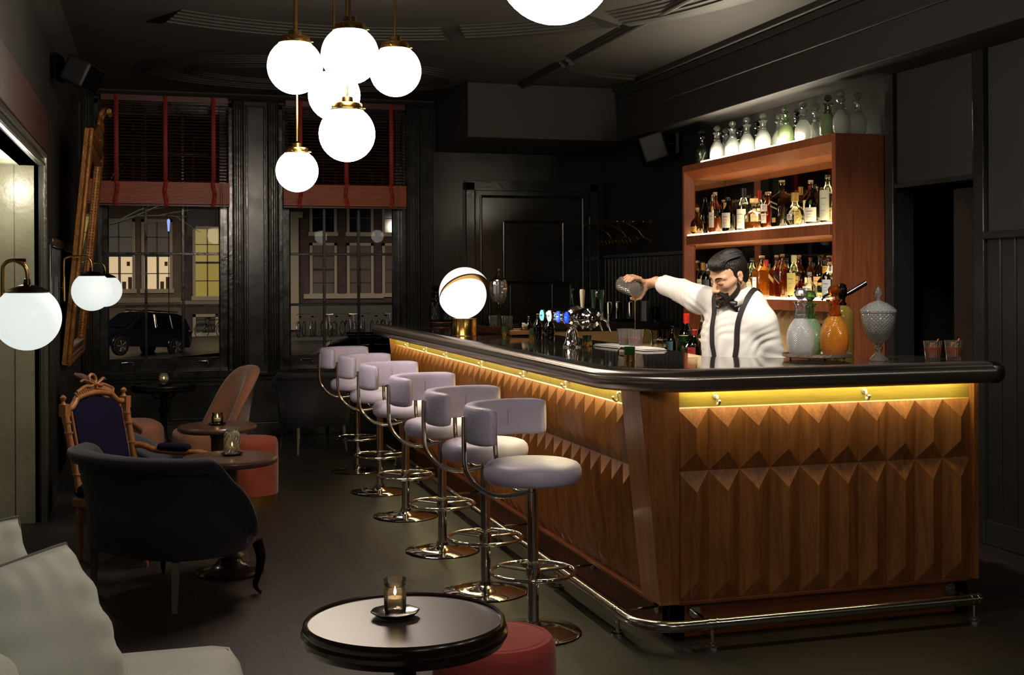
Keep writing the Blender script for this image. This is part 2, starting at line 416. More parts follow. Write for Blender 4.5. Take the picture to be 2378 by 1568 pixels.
# ---- back wall with two sash windows
WIN = [(-.57, .71), (1.13, 2.41)]; WZ0, WZ1 = .62, 3.22
bm = BM()
for x0, x1 in ((-.85, WIN[0][0]), (WIN[0][1], WIN[1][0]), (WIN[1][1], XR + .1)): box(bm, x0, x1, YB, YB + .3, 0, H)
for x0, x1 in WIN: box(bm, x0, x1, YB, YB + .3, 0, WZ0); box(bm, x0, x1, YB, YB + .3, WZ1, H)
struct('wall_back', bm, PAINT, smooth=False)
PANE = glass('window_pane', '#dfe4e6', .94, refl=.14, rough=.01)
def window(idx, x0, x1):
    y = YB + .13
    bm = BM()
    # jamb lining and sill
    for s, x in ((1, x0), (-1, x1)): box(bm, *sorted((x, x + s * .05)), YB, YB + .28, WZ0, WZ1)
    box(bm, x0, x1, YB, YB + .28, WZ1 - .05, WZ1); box(bm, x0 - .03, x1 + .03, YB - .05, YB + .28, WZ0 - .04, WZ0 + .03)
    r = struct(f'window_{idx}', bm, TRIMP, smooth=False, bevel=.006)
    gx0, gx1 = x0 + .125, x1 - .125; gz0, gz1 = .77, 2.27
    bm = BM()   # lower sash
    box(bm, x0 + .05, gx0, y, y + .05, WZ0 + .03, gz1 + .05); box(bm, gx1, x1 - .05, y, y + .05, WZ0 + .03, gz1 + .05)
    box(bm, gx0, gx1, y, y + .05, WZ0 + .03, gz0); box(bm, gx0, gx1, y, y + .05, gz1, gz1 + .05)
    for k in (1, 2):
        gx = gx0 + (gx1 - gx0) * k / 3; box(bm, gx - .013, gx + .013, y + .008, y + .045, gz0, gz1)
        gz = gz0 + (gz1 - gz0) * k / 3; box(bm, gx0, gx1, y + .01, y + .043, gz - .013, gz + .013)
    for a, c in (((gx0 + .004, gz0), (gx0 + .004, gz1)), ((gx1 - .004, gz0), (gx1 - .004, gz1)), ((gx0, gz1 - .004), (gx1, gz1 - .004))):
        cyl(bm, (a[0], y, a[1]), (c[0], y, c[1]), .006, 6)
    s = obj('sash_frame', bm, TRIMP, r, bevel=.003)
    bm = BM()   # upper sash, behind the blind
    y2 = y + .06; z0, z1 = gz1 + .02, WZ1 - .05
    box(bm, x0 + .05, gx0, y2, y2 + .05, z0, z1); box(bm, gx1, x1 - .05, y2, y2 + .05, z0, z1); box(bm, gx0, gx1, y2, y2 + .05, z0, z0 + .05); box(bm, gx0, gx1, y2, y2 + .05, z1 - .06, z1)
    for k in (1, 2):
        gx = gx0 + (gx1 - gx0) * k / 3; box(bm, gx - .013, gx + .013, y2 + .008, y2 + .045, z0, z1)
    box(bm, gx0, gx1, y2 + .01, y2 + .04, (z0 + z1) / 2 - .013, (z0 + z1) / 2 + .013)
    obj('upper_sash_frame', bm, TRIMP, r, bevel=.003)
    bm = BM(); quad(bm, (gx0, y + .027, gz0), (gx1, y + .027, gz0), (gx1, y + .027, gz1), (gx0, y + .027, gz1)); obj('window_pane', bm, PANE, r)
    bm = BM(); quad(bm, (gx0, y2 + .027, z0), (gx1, y2 + .027, z0), (gx1, y2 + .027, z1), (gx0, y2 + .027, z1)); obj('window_pane', bm, PANE, r)
    for hx in (gx0 + .17, gx1 - .17):   # sash lifts
        bm = BM(); z = gz0 - .035
        tube(bm, smooth_path([(hx - .055, y, z - .02), (hx - .055, y - .03, z - .012), (hx - .045, y - .035, z), (hx + .045, y - .035, z), (hx + .055, y - .03, z - .012), (hx + .055, y, z - .02)], 4), .0055, 8)
        for q in (-1, 1): cyl(bm, (hx + q * .055, y + .001, z - .02), (hx + q * .055, y - .006, z - .02), .013, 12)
        obj('sash_lift', bm, CHROME, r)
    return r
for i, (x0, x1) in enumerate(WIN): window(i + 1, x0, x1)
# fluted casings beside the windows and panels between
def casing(bm, xa, xb, y, z0, z1):
    box(bm, xa, xb, y - .03, y, z0, z1); n = max(2, round((xb - xa) / .022))
    for k in range(n + 1):
        x = xa + (xb - xa) * k / n; r_ = .011 if k in (0, n) else .0065
        cyl(bm, (x, y - .03, z0), (x, y - .03, z1), r_, 8)
ti = 5
for xa, xb in ((-.66, -.57), (.71, .80), (1.04, 1.13), (2.41, 2.50)):
    bm = BM(); casing(bm, xa, xb, YB, .62, H - .06); struct(f'trim_{ti}', bm, TRIMP); ti += 1
bm = BM(); casing(bm, 2.55, 2.66, YB, .12, H - .06); struct(f'trim_{ti}', bm, TRIMP); ti += 1
bm = BM()   # pier panel frame
for x in (.835, 1.005): box(bm, x - .012, x + .012, YB - .02, YB, .7, 3.2)
box(bm, .835, 1.005, YB - .02, YB, 3.18, 3.2); struct(f'trim_{ti}', bm, TRIMP, bevel=.006); ti += 1
bm = BM(); sweep(bm, [(-.7, YB, .60), (3.0, YB, .60)], [(0, -.05), (.03, -.05), (.03, -.02), (.05, 0), (.05, .02), (0, .03)]); struct(f'trim_{ti}', bm, TRIMP); ti += 1
bm = BM()   # raised panels under the windows
for x0, x1 in ((-.5, .05), (.1, .68), (1.16, 1.74), (1.8, 2.38)):
    for a in ((x0, x1, .18, .20), (x0, x1, .50, .52), (x0, x0 + .02, .18, .52), (x1 - .02, x1, .18, .52)): box(bm, a[0], a[1], YB - .018, YB, a[2], a[3])
struct(f'trim_{ti}', bm, TRIMP, bevel=.006); ti += 1
bm = BM(); box(bm, -.7, 3.0, YB - .025, YB, 0, .14); struct('baseboard_back', bm, TRIMP, bevel=.008)
bm = BM(); sweep(bm, [(-.7, YB, H), (2.68, YB, H)], [(0, 0), (.09, 0), (.09, -.015), (.05, -.05), (0, -.06)]); struct(f'trim_{ti}', bm, CEIL); ti += 1
# ---- back door
bm = BM()
box(bm, 3.0, 3.10, YB - .045, YB, 0, 2.50); box(bm, 4.34, 4.44, YB - .045, YB, 0, 2.50); box(bm, 3.0, 4.44, YB - .045, YB, 2.42, 2.52)
for x in (3.005, 3.10, 4.34, 4.435): cyl(bm, (x, YB - .045, 0), (x, YB - .045, 2.42 if 3.02 < x < 4.4 else 2.5), .008, 8)
d1 = struct('door_1', bm, TRIMP, bevel=.005)
bm = BM(); box(bm, 3.11, 4.33, YB - .02, YB, 0, 2.41)
def molding(bm, x0, x1, z0, z1, y):
    for a in ((x0, z0, x1, z0), (x1, z0, x1, z1), (x1, z1, x0, z1), (x0, z1, x0, z0)): cyl(bm, (a[0], y, a[1]), (a[2], y, a[3]), .014, 8)
molding(bm, 3.17, 4.27, .12, 2.36, YB - .02); molding(bm, 3.41, 4.05, 1.48, 2.1, YB - .022)
molding(bm, 3.26, 3.48, .3, 1.46, YB - .022); molding(bm, 3.93, 4.13, .3, 1.46, YB - .022)
obj('door_leaf', bm, PAINT, d1)
for z in (.5, 1.1, 2.1):
    bm = BM(); cyl(bm, (4.335, YB - .05, z - .06), (4.335, YB - .05, z + .06), .009, 8); obj('hinge', bm, TRIMP, d1)
# ---- right wall with doorway
DY0, DY1, DZ = 5.86, 6.64, 2.07
bm = BM(); box(bm, XR, XR + .12, YN, DY0, 0, H); box(bm, XR, XR + .12, DY1, YB, 0, H); box(bm, XR, XR + .12, DY0, DY1, DZ, H)
struct('wall_right', bm, PAINTM, smooth=False)
bm = BM(); box(bm, 5.7, 5.8, 4.8, 7.8, 0, 2.6); box(bm, 4.62, 5.8, 4.7, 4.8, 0, 2.6); box(bm, 4.62, 5.8, 7.8, 7.9, 0, 2.6); box(bm, 4.62, 5.8, 4.7, 7.9, 2.6, 2.7)
struct('wall_passage', bm, mat('passage_paint', '#15130f', .7), smooth=False)
bm = BM()
for a in ((XR - .03, XR, DY0 - .09, DY0, 0, H - .5), (XR - .03, XR, DY1, DY1 + .09, 0, H - .5), (XR - .02, XR, DY0, DY1, 2.9, 2.93), (XR - .02, XR, DY0, DY1, DZ, DZ + .03)): box(bm, *a)
cyl(bm, (XR - .02, DY0 + .01, DZ), (XR - .02, DY0 + .01, 2.92), .008, 6)
d2 = struct('door_2', bm, TRIMP, bevel=.006)
bm = BM(); box(bm, XR + .03, XR + .07, DY0 + .02, DY0 + .04, 0, DZ); box(bm, XR + .13, XR + .17, 5.9, 6.25, .01, 2.04); obj('door_leaf', bm, PAINT, d2)
bm = BM(); boards(bm, 'y', XR, YN, DY0 - .1, .12, 1.72, .12, -1); boards(bm, 'y', XR, 9.13, YB - .02, .12, 1.72, .1, -1); struct(f'trim_{ti}', bm, WAIN); ti += 1
bm = BM()
for a, c in ((YN, DY0 - .09), (9.11, YB - .02)): box(bm, XR - .04, XR, a, c, 1.72, 1.765)
struct(f'trim_{ti}', bm, TRIMP, bevel=.008); ti += 1
bm = BM()
for a, c in ((YN, DY0 - .09), (9.11, YB)): box(bm, XR - .025, XR, a, c, 0, .14)
struct('baseboard_right', bm, TRIMP, bevel=.006)
# ---- ceiling beam along the right wall and the boxed soffit over the door
bm = BM()
box(bm, 4.15, XR, YN, YB, 2.8, H); box(bm, 2.70, 4.15, 10.57, YB, 2.8, H)
for z, o in ((3.02, .018), (3.20, .03), (3.255, .055)): box(bm, 4.15 - o, 4.15, YN, 10.57, z, z + .05 if z > 3.1 else z + .03)
struct(f'trim_{ti}', bm, CEIL, bevel=.006); ti += 1
# ---- plaster mouldings on the ceiling
def moulding(pts, w, h, steps=4, closed=False):
    prof = [(-w / 2, 0)]
    for k in range(steps): prof += [(-w / 2 + w * k / steps / 2, -h * (k + .7) / steps), (-w / 2 + w * (k + 1) / steps / 2, -h * (k + .9) / steps)]
    prof += [(a * -1, b_) for a, b_ in prof[::-1]]
    bm = BM(); sweep(bm, pts, prof, closed); return bm
def arc(cx, cy, rx, ry, a0, a1, n, z=H): return [(cx + rx * math.cos(R(a0 + (a1 - a0) * k / n)), cy + ry * math.sin(R(a0 + (a1 - a0) * k / n)), z) for k in range(n + 1)]
PLAS = mat('ceiling_plaster', '#1f1c19', .55, bump=.05, bscale=30)
for a0, a1, rr_ in ((68, 118, 2.35), (38, 64, 2.3), (10, 34, 2.35), (-50, 6, 2.35)):
    struct(f'trim_{ti}', moulding(arc(1.15, 6.4, rr_, rr_, a0, a1, 24), .5, .055, 5), PLAS); ti += 1
struct(f'trim_{ti}', moulding(arc(1.25, 10.55, 1.3, .7, 0, 360, 60)[:-1], .26, .045, 4, True), PLAS); ti += 1
struct(f'trim_{ti}', moulding(arc(1.25, 10.55, .95, .42, 0, 360, 60)[:-1], .14, .03, 3, True), PLAS); ti += 1
struct(f'trim_{ti}', moulding([(3.22, 10.55, H), (3.22, 9.4, H)], .09, .05, 2), PLAS); ti += 1
struct(f'trim_{ti}', moulding([(3.22, 9.15, H), (3.22, 3.0, H)], .12, .05, 3), PLAS); ti += 1
struct(f'trim_{ti}', moulding(arc(4.2, 9.3, .95, .6, 180, 100, 14), .09, .05, 2), PLAS); ti += 1
# wall behind the camera
bm = BM(); box(bm, -.85, 4.6, YN - .1, YN, 0, H); struct('wall_front', bm, PAINTM, smooth=False)

# ================================================================ venetian blinds
def blind(x0, x1, label, cordx):
    t = thing('venetian_blind', label, 'blind', ((x0 + x1) / 2, YB - .035, WZ1 + .04), 0, 'mahogany venetian blinds')
    w2 = (x1 - x0) / 2
    bm = BM(); box(bm, -w2, w2, -.03, .03, -.06, 0); obj('headrail', bm, MAHO, t, bevel=.004)
    top, bot = -.08, -.80; n = 25
    for k in range(n):
        z = top + (bot - top) * k / (n - 1)
        bm = BM()
        with grab(bm, Matrix.Translation((0, 0, z)) @ Matrix.Rotation(R(18), 4, 'X')): box(bm, -w2, w2, -.025, .025, -.0015, .0015)
        obj('slat', bm, MAHO, t, smooth=False)
    bm = BM(); z = bot - .02
    for k in range(22):
        with grab(bm, Matrix.Translation((0, random.uniform(-.002, .002), z - k * .0094))): box(bm, -w2 - .02, w2 + .01, -.027, .027, -.0036, .0036)
    obj('stacked_slats', bm, mat('lit_tone_slat_wood', '#b25632', .4, var=.12, vscale=9, stretch=(.4, 4, 4)), t, bevel=.001)  # same slats, wood colour brightened to stand for light on the stack
    bm = BM(); box(bm, -w2 - .02, w2 + .01, -.027, .027, z - .225, z - .207); obj('bottom_rail', bm, MAHO, t, bevel=.003)
    for fx in (-.76, 0, .76):
        bm = BM(); xx = fx * w2
        path = [(-.032, 0), (-.033, bot), (-.040, bot - .05), (-.036, bot - .12), (-.041, bot - .19), (-.034, bot - .25)]
        for q in range(len(path) - 1):
            (ya, za), (yb_, zb) = path[q], path[q + 1]
            dx = .012 * math.sin(q * 1.7 + fx * 3) if q else 0; dx2 = .012 * math.sin((q + 1) * 1.7 + fx * 3) if q else 0
            quad(bm, (xx - .02 + dx, ya, za), (xx + .02 + dx, ya, za), (xx + .02 + dx2, yb_, zb), (xx - .02 + dx2, yb_, zb))
        o = obj('ladder_tape', bm, REDTAPE, t); md = o.modifiers.new('s', 'SOLIDIFY'); md.thickness = .002
    bm = BM()
    for q in (0, .02): tube(bm, [(cordx + q, -.045, -.06), (cordx + q + .005, -.05, -1.6), (cordx + q * .4, -.05, -2.35)], .0016, 6)
    obj('pull_cord', bm, mat('cord', '#5a4636', .8), t)
blind(-.50, .66, 'mahogany venetian blind half raised with red tapes, over the left window', .50)
blind(1.20, 2.38, 'mahogany venetian blind half raised with red tapes, behind the hanging globe lamps', .50)
# ================================================================ the bar
XT, XB, YT, YBt = 1.92, 2.015, 4.62, 4.625        # front faces: top / bottom (they flare outwards)
ZT, ZB = 1.069, .155; XE = 3.515; YE = 10.15
def lerp(a, b, t): return a + (b - a) * t
def PX(y, z, d=0):   # long face, looking to -x
    t = (ZT - z) / (ZT - ZB); return (lerp(XT, XB, t) - d, y, z)
def PY(x, z, d=0):   # short face, looking to -y
    t = (ZT - z) / (ZT - ZB); return (x, lerp(YT, YBt, t) - d, z)
bar = thing('bar_counter', 'walnut veneered bar front with carved pyramid pattern and lit upper edge', 'bar', (0, 0, 0))
bm = BM()   # corner post and carcass shells
Zs = (ZT, ZB)
def strip(f, u0, u1, z0, z1, d=0, mi=0): quad(bm, f(u0, z0, d), f(u1, z0, d), f(u1, z1, d), f(u0, z1, d), mi=mi)
c_t, c_b = (XT - .03, YT - .03), (XB - .03, YBt - .03)
strip(PX, 4.80, YE, ZB, ZT, -.012); strip(PY, 2.07, XE, ZB, ZT, -.012)
quad(bm, (c_t[0], c_t[1], ZT), (c_t[0], 4.80, ZT), (c_b[0], 4.80, ZB), (c_b[0], c_b[1], ZB))
quad(bm, (c_t[0], c_t[1], ZT), (2.07, c_t[1], ZT), (2.07, c_b[1], ZB), (c_b[0], c_b[1], ZB))
quad(bm, (c_t[0], 4.80, ZT), (XT + .02, 4.80, ZT), (XB + .02, 4.80, ZB), (c_b[0], 4.80, ZB)); quad(bm, (2.07, c_t[1], ZT), (2.07, YT + .02, ZT), (2.07, YBt + .02, ZB), (2.07, c_b[1], ZB))
# end post at the right and body behind
quad(bm, (XE - .012, YT - .03, ZT), (XE + .012, YT - .03, ZT), (XE + .012, YBt - .03, ZB), (XE - .012, YBt - .03, ZB)); quad(bm, (XE - .012, YT - .03, ZT), (XE - .012, YT + .02, ZT), (XE - .012, YBt + .02, ZB), (XE - .012, YBt - .03, ZB))
quad(bm, (XE + .012, YT - .03, ZT), (XE + .012, 5.1, ZT), (XE + .012, 5.1, ZB), (XE + .012, YBt - .03, ZB))
quad(bm, (c_t[0], YE, ZT), (2.45, YE, ZT), (2.45, YE, ZB), (c_b[0], YE, ZB))
obj('bar_body', bm, BARW, bar, smooth=False)
bm = BM()
box(bm, 2.12, 2.5, 5.1, YE - .02, .02, 1.06); box(bm, 2.12, XE, 4.7, 5.1, .02, 1.06)
obj('inner_carcass', bm, mat('inner_carcass', '#1b1613', .6), bar, smooth=False)
bm = BM(); box(bm, 2.045, 3.51, 4.65, 4.72, 0, ZB + .005); box(bm, 2.045, 2.12, 4.65, YE, 0, ZB + .005); box(bm, 3.44, 3.51, 4.65, 5.1, 0, ZB + .005)
box(bm, XB - .03, 3.50, YBt - .01, 4.67, ZB - .012, ZB + .004); box(bm, XB - .03, 2.07, YBt - .01, YE, ZB - .012, ZB + .004)
obj('plinth', bm, PLINTHW, bar, smooth=False, bevel=.003)
def ridge(bm, f, u0, u1, v0, v1, p, h, mi=0):
    um = (u0 + u1) / 2
    a, b_, c, d = f(u0, v1), f(u1, v1), f(u1, v0), f(u0, v0); t_, s_ = f(um, v1 - h, p), f(um, v0 + h, p)
    V = [bm.verts.new(x) for x in (a, b_, c, d, t_, s_)]
    for q in ((0, 1, 4), (1, 2, 5, 4), (2, 3, 5), (3, 0, 4, 5)): bm.faces.new([V[i] for i in q])
VM, VT = .700, .962
def panel(f, u0, u1, n, name, label):
    for (lo, hi, h, m_) in ((VM, VT, .080, 0), (ZB, VM, .085, 1)):
        bm = BM(); w = (u1 - u0) / n
        for k in range(n): ridge(bm, f, u0 + k * w, u0 + (k + 1) * w, lo, hi, .036, h)
        o = obj(name, bm, BARW, bar, smooth=False)
panel(PY, 2.075, XE - .013, 10, 'pyramid_panel', '')
panel(PX, 4.805, YE - .01, 39, 'pyramid_panel', '')
bm = BM()   # band under the rail, LED light tinted into its colour
quad(bm, PY(2.07, VT + .004, -.004), PY(XE - .013, VT + .004, -.004), PY(XE - .013, ZT, -.004), PY(2.07, ZT, -.004)); quad(bm, PY(2.07, VT, 0), PY(XE - .013, VT, 0), PY(XE - .013, VT + .008, -.006), PY(2.07, VT + .008, -.006))
quad(bm, PX(4.80, VT + .004, -.004), PX(YE, VT + .004, -.004), PX(YE, ZT, -.004), PX(4.80, ZT, -.004)); quad(bm, PX(4.80, VT, 0), PX(YE, VT, 0), PX(YE, VT + .008, -.006), PX(4.80, VT + .008, -.006))
obj('band', bm, LEDTINTW, bar, smooth=False)
def hook(f, u, along):
    bm = BM(); z = 1.002
    def g(d, dz, s=0): p = f(u, z + dz, d); return (p[0] + (s if along == 'x' else 0), p[1] + (s if along == 'y' else 0), p[2])
    tube(bm, smooth_path([g(.0, .01), g(.012, .008), g(.016, -.004), g(.014, -.016), g(.020, -.026), g(.032, -.022), g(.035, -.012)], 5), [.0055] * 30 + [.006], 8)
    tube(bm, [g(-.004, .01), g(.003, .01)], .013, 12); ball(bm, g(.036, -.011), .0075, 10, 8)
    obj('purse_hook', bm, mat('satin_nickel', '#e0dad0', .32, .85), bar)
for x in (2.25, 2.963): hook(PY, x, 'x')
for y in (4.884, 5.577, 6.278, 7.16, 8.1, 8.75, 9.443): hook(PX, y, 'y')
bm = BM(); LED = emit('under_rail_led', (1., .96, .72), 72)
box(bm, 2.09, XE - .05, YT - .050, YT - .040, 1.060, 1.068); box(bm, XT - .050, XT - .040, 4.83, YE - .05, 1.060, 1.068)
obj('light_strip', bm, LED, bar, smooth=False)

# worktop with its pewter nosing
CZ = 1.12
top = thing('pewter_worktop', 'polished dark metal bar top with thick rounded pewter edge', 'bar top', (0, 0, 0))
bm = BM()
YW = 10.38
poly = [(1.84, YE), (1.84, 4.80), (1.90, 4.61), (2.09, 4.53), (3.56, 4.53), (3.61, 4.60), (3.61, 5.20), (3.0, 5.22), (2.80, 5.26), (2.60, 5.45), (2.66, 5.9), (2.66, YW), (2.1, YW)]
vb = [bm.verts.new((x, y, CZ - .048)) for x, y in poly]; vt = [bm.verts.new((x, y, CZ)) for x, y in poly]
bm.faces.new(vt); bm.faces.new(vb[::-1])
for i in range(len(poly)): j = (i + 1) % len(poly); bm.faces.new((vb[i], vb[j], vt[j], vt[i]))
obj('worktop', bm, COUNTER, top, smooth=False, bevel=.004)
bm = BM()
path = [(1.80, YE + .0), (1.80, 9.0), (1.80, 7.0), (1.80, 4.86)]
rc = .34
path += [(1.80 + rc - rc * math.cos(R(a)), 4.50 + rc - rc * math.sin(R(a)), 0) for a in range(8, 90, 7)]
path += [(2.16, 4.50), (2.8, 4.50), (3.525, 4.50)]
path = [(p[0], p[1], 1.088) for p in path]
prof = [(.047 * math.cos(R(a)) + .008, .047 * math.sin(R(a))) for a in range(-90, 91, 12)] + [(-.035, .047), (-.05, .042), (-.05, -.042), (-.03, -.047)]
sweep(bm, path, [(o, h) for o, h in prof])
for f in bm.faces:
    f.material_index = 0
def brushed(name, st_):
    m = mat(name, '#b0a69c', .22, .9); nt = m.node_tree; b = nt.nodes['Principled BSDF']; tg = N(nt, 'ShaderNodeTangent'); tg.direction_type = 'UV_MAP'; tg.uv_map = 'uv'; nt.links.new(tg.outputs[0], b.inputs['Tangent']); b.inputs['Anisotropic'].default_value = 1.; return m
no_ = obj('nosing', bm, [brushed('pewter_brushed', 0)], top)
uv = no_.data.uv_layers.new(name='uv'); npf = len(prof)
for lp in no_.data.loops: i_ = lp.vertex_index; uv.data[lp.index].uv = (i_ // npf * 1., (i_ % npf) / npf)
bm = BM(); lathe(bm, [(0, -.050), (.03, -.047), (.052, -.03), (.058, 0), (.052, .03), (.03, .047), (0, .050)], 24, (3.525, 4.50, 1.088)); obj('end_cap', bm, PEWTER, top)

# foot rail
fr = thing('foot_rail', 'polished steel foot rail around the base of the bar', 'foot rail', (0, 0, 0))
zr = .100; xr_, yr_ = 1.86, 4.475; rc = .17
bm = BM()
path = [(xr_, 10.05, zr), (xr_, 8, zr), (xr_, 6, zr), (xr_, yr_ + rc + .12, zr)] + [(xr_ + rc - rc * math.cos(R(a)), yr_ + rc - rc * math.sin(R(a)), zr) for a in range(0, 91, 9)] + [(2.3, yr_, zr), (3.0, yr_, zr), (3.44, yr_, zr)]
tube(bm, path, .023, 16); obj('rail', bm, mat('polished_steel', '#d8cfc0', .16, 1.), fr)
def bracket(x, y, nx, ny):
    bm = BM()
    cyl(bm, (x, y, .012), (x, y, zr), .0075, 10); cyl(bm, (x, y, 0), (x, y, .010), .028, 16); cyl(bm, (x, y, .014), (x, y, .022), .018, 12)
    tube(bm, [(x, y, zr), (x + nx, y + ny, zr + .005)], .006, 8); cyl(bm, (x + nx * .97, y + ny * .97, zr + .005), (x + nx, y + ny, zr + .005), .027, 16)
    for s in (-1, 1):
        a = (x + (s * .012 if ny else 0), y + (s * .012 if nx else 0), zr); b_ = (x + (s * .02 if ny else 0), y + (s * .02 if nx else 0), zr); cyl(bm, a, b_, .026, 16)
    obj('bracket', bm, CHROME, fr)
for x in (2.16, 3.41): bracket(x, yr_, 0, .17)
for y in (4.76, 5.55, 6.6, 7.7, 8.8, 9.7): bracket(xr_, y, .18, 0)

# ================================================================ bar stools
st = thing('bar_stool', 'lavender leather bar stool nearest the camera at the bar corner', 'bar stool', (1.53, 4.90, 0), 0, 'lavender bar stools along the bar')
bm = BM(); lathe(bm, [(0, .002), (.2, .002), (.206, .005), (.2, .010), (.12, .016), (.05, .024), (.034, .034), (.032, .05), (0, .05)], 48); obj('base_disc', bm, CHROME, st)
bm = BM(); lathe(bm, [(0, .03), (.024, .03), (.024, .60), (.020, .602), (.018, .63), (.03, .632), (.05, .64), (.05, .645), (0, .645)], 24); obj('pedestal', bm, CHROME, st)
bm = BM()
tube(bm, [(.18 * math.cos(2 * PI * k / 40), .18 * math.sin(2 * PI * k / 40), .262) for k in range(40)], .0085, 10, closed=True)
for a in (10, 130, 250): tube(bm, [(.024 * math.cos(R(a)), .024 * math.sin(R(a)), .262), (.18 * math.cos(R(a)), .18 * math.sin(R(a)), .262)], .0072, 8)
lathe(bm, [(.024, .247), (.031, .247), (.031, .277), (.024, .277)], 20)
obj('foot_ring', bm, CHROME, st)
bm = BM()
lathe(bm, [(0, .643), (.165, .641), (.190, .645), (.203, .657), (.209, .678), (.209, .693), (.204, .711), (.192, .724), (.17, .731), (.12, .735), (.06, .736), (0, .736)], 64); obj('seat', bm, LAV, st)
bm = BM()   # curved back pad, centred behind the seat at 138 degrees
A0, A1, rb, th, z0, z1 = 54, 220, .245, .055, .815, .975
rings = []; n = 44
for k in range(n + 1):
    a = R(lerp(A0, A1, k / n)); e = 0
    for q in (k, n - k):
        if q < 4: e = max(e, (1 - q / 4) ** 2)
    hh = (z1 - z0) / 2 * (1 - .12 * e); tt = th / 2 * (1 - .35 * e); zc = (z0 + z1) / 2
    ring = []
    for m_ in range(20):
        t = 2 * PI * m_ / 20; cx = math.copysign(abs(math.cos(t)) ** .55, math.cos(t)) * tt; cz = math.copysign(abs(math.sin(t)) ** .45, math.sin(t)) * hh
        ring.append(((rb + cx) * math.cos(a) - .02, (rb + cx) * math.sin(a) + .01, zc + cz))
    rings.append(ring)
loft(bm, rings); obj('backrest', bm, LAV, st, auto=False)
bm = BM()
for a in (96, 138, 180):
    pts = [((rb + .0005 + .0290 * math.cos(t)) * math.cos(R(a)) - .02, (rb + .0290 * math.cos(t)) * math.sin(R(a)) + .01, (z0 + z1) / 2 + .081 * math.sin(t)) for t in [R(x) for x in range(-90, 271, 20)]]
    if a == 96: tube(bm, pts, .0014, 5)
obj('back_seam', bm, mat('lavender_seam', '#857690', .6), st)
bm = BM()
for a in (104, 181):
    ca, sa = math.cos(R(a)), math.sin(R(a)); ro = .279
    pts = [(ro * ca - .02, ro * sa + .01, .93), (ro * ca - .02, ro * sa + .01, .80), ((ro - .004) * ca - .015, (ro - .004) * sa + .008, .70), (.235 * ca, .235 * sa, .628), (.17 * ca, .17 * sa, .594), (.10 * ca, .10 * sa, .588), (.02 * ca, .02 * sa, .60)]
    tube(bm, smooth_path(pts, 7), .0105, 12)
obj('back_frame', bm, CHROME, st)
names = ['second', 'third', 'fourth', 'fifth']
for y, lb in ((5.62, 'second bar stool from the camera, lavender leather with curved back'), (6.54, 'third bar stool from the camera, lavender leather with curved back'), (7.57, 'third lavender leather bar stool from the windows'),
              (8.50, 'second lavender leather bar stool from the windows'), (9.50, 'lavender leather bar stool farthest away, nearest the window')):
    dup(st, (1.515, y, 0), random.uniform(-.05, .05), lb)
# ================================================================ globe lamps
def pendant(x, y, zc, r, label, s=32, group='white globe pendants in the hanging cluster'):
    t = thing('globe_pendant_lamp', label, 'pendant lamp', (x, y, H), 0, group)
    z = zc - H
    bm = BM(); lathe(bm, [(0, 0), (.055, 0), (.055, -.018), (.02, -.03), (0, -.03)], 24); obj('canopy', bm, BRASS, t)
    bm = BM(); cyl(bm, (0, 0, -.02), (0, 0, z + r + .05), .007, 10); obj('rod', bm, BRASS, t)
    bm = BM(); k = r / .15
    lathe(bm, [(0, z + r + .046 * k), (.034 * k, z + r + .046 * k), (.036 * k, z + r + .016 * k), (.078 * k, z + r + .012 * k), (.082 * k, z + r + .006 * k), (.082 * k, z + r - .016 * k), (.090 * k, z + r - .020 * k), (.090 * k, z + r - .026 * k), (0, z + r - .026 * k)], 32)
    for a in (0, 120, 240): ca, sa = math.cos(R(a)), math.sin(R(a)); cyl(bm, (.08 * k * ca, .08 * k * sa, z + r - .010), (.100 * k * ca, .100 * k * sa, z + r - .010), .003, 6)
    obj('fitting', bm, BRASS, t)
    bm = BM(); ball(bm, (0, 0, z), r, 40, 24); g = obj('globe', bm, emit(f'opal_globe_{s}', (1., .925, .85) if s < 40 else (1., .95, .89), s), t, auto=False)
    return t
pendant(.725, 6.63, 2.67, .15, 'white globe pendant lamp at the left of the hanging cluster')
pendant(.967, 6.25, 2.675, .15, 'white globe pendant lamp topmost and central in the cluster')
pendant(.99, 7.0, 2.58, .15, 'white globe pendant lamp half hidden behind the central ones')
pendant(1.31, 6.79, 2.70, .147, 'white globe pendant lamp at the right of the hanging cluster')
pendant(.98, 6.45, 2.29, .15, 'white globe pendant lamp hanging low below the cluster', s=26)
pendant(.78, 7.05, 2.14, .122, 'smallest white globe pendant lamp, hanging lowest on the left')
pendant(.972, 2.90, 2.30, .15, 'white globe pendant lamp cut off by the top of the picture', s=40, group=None)
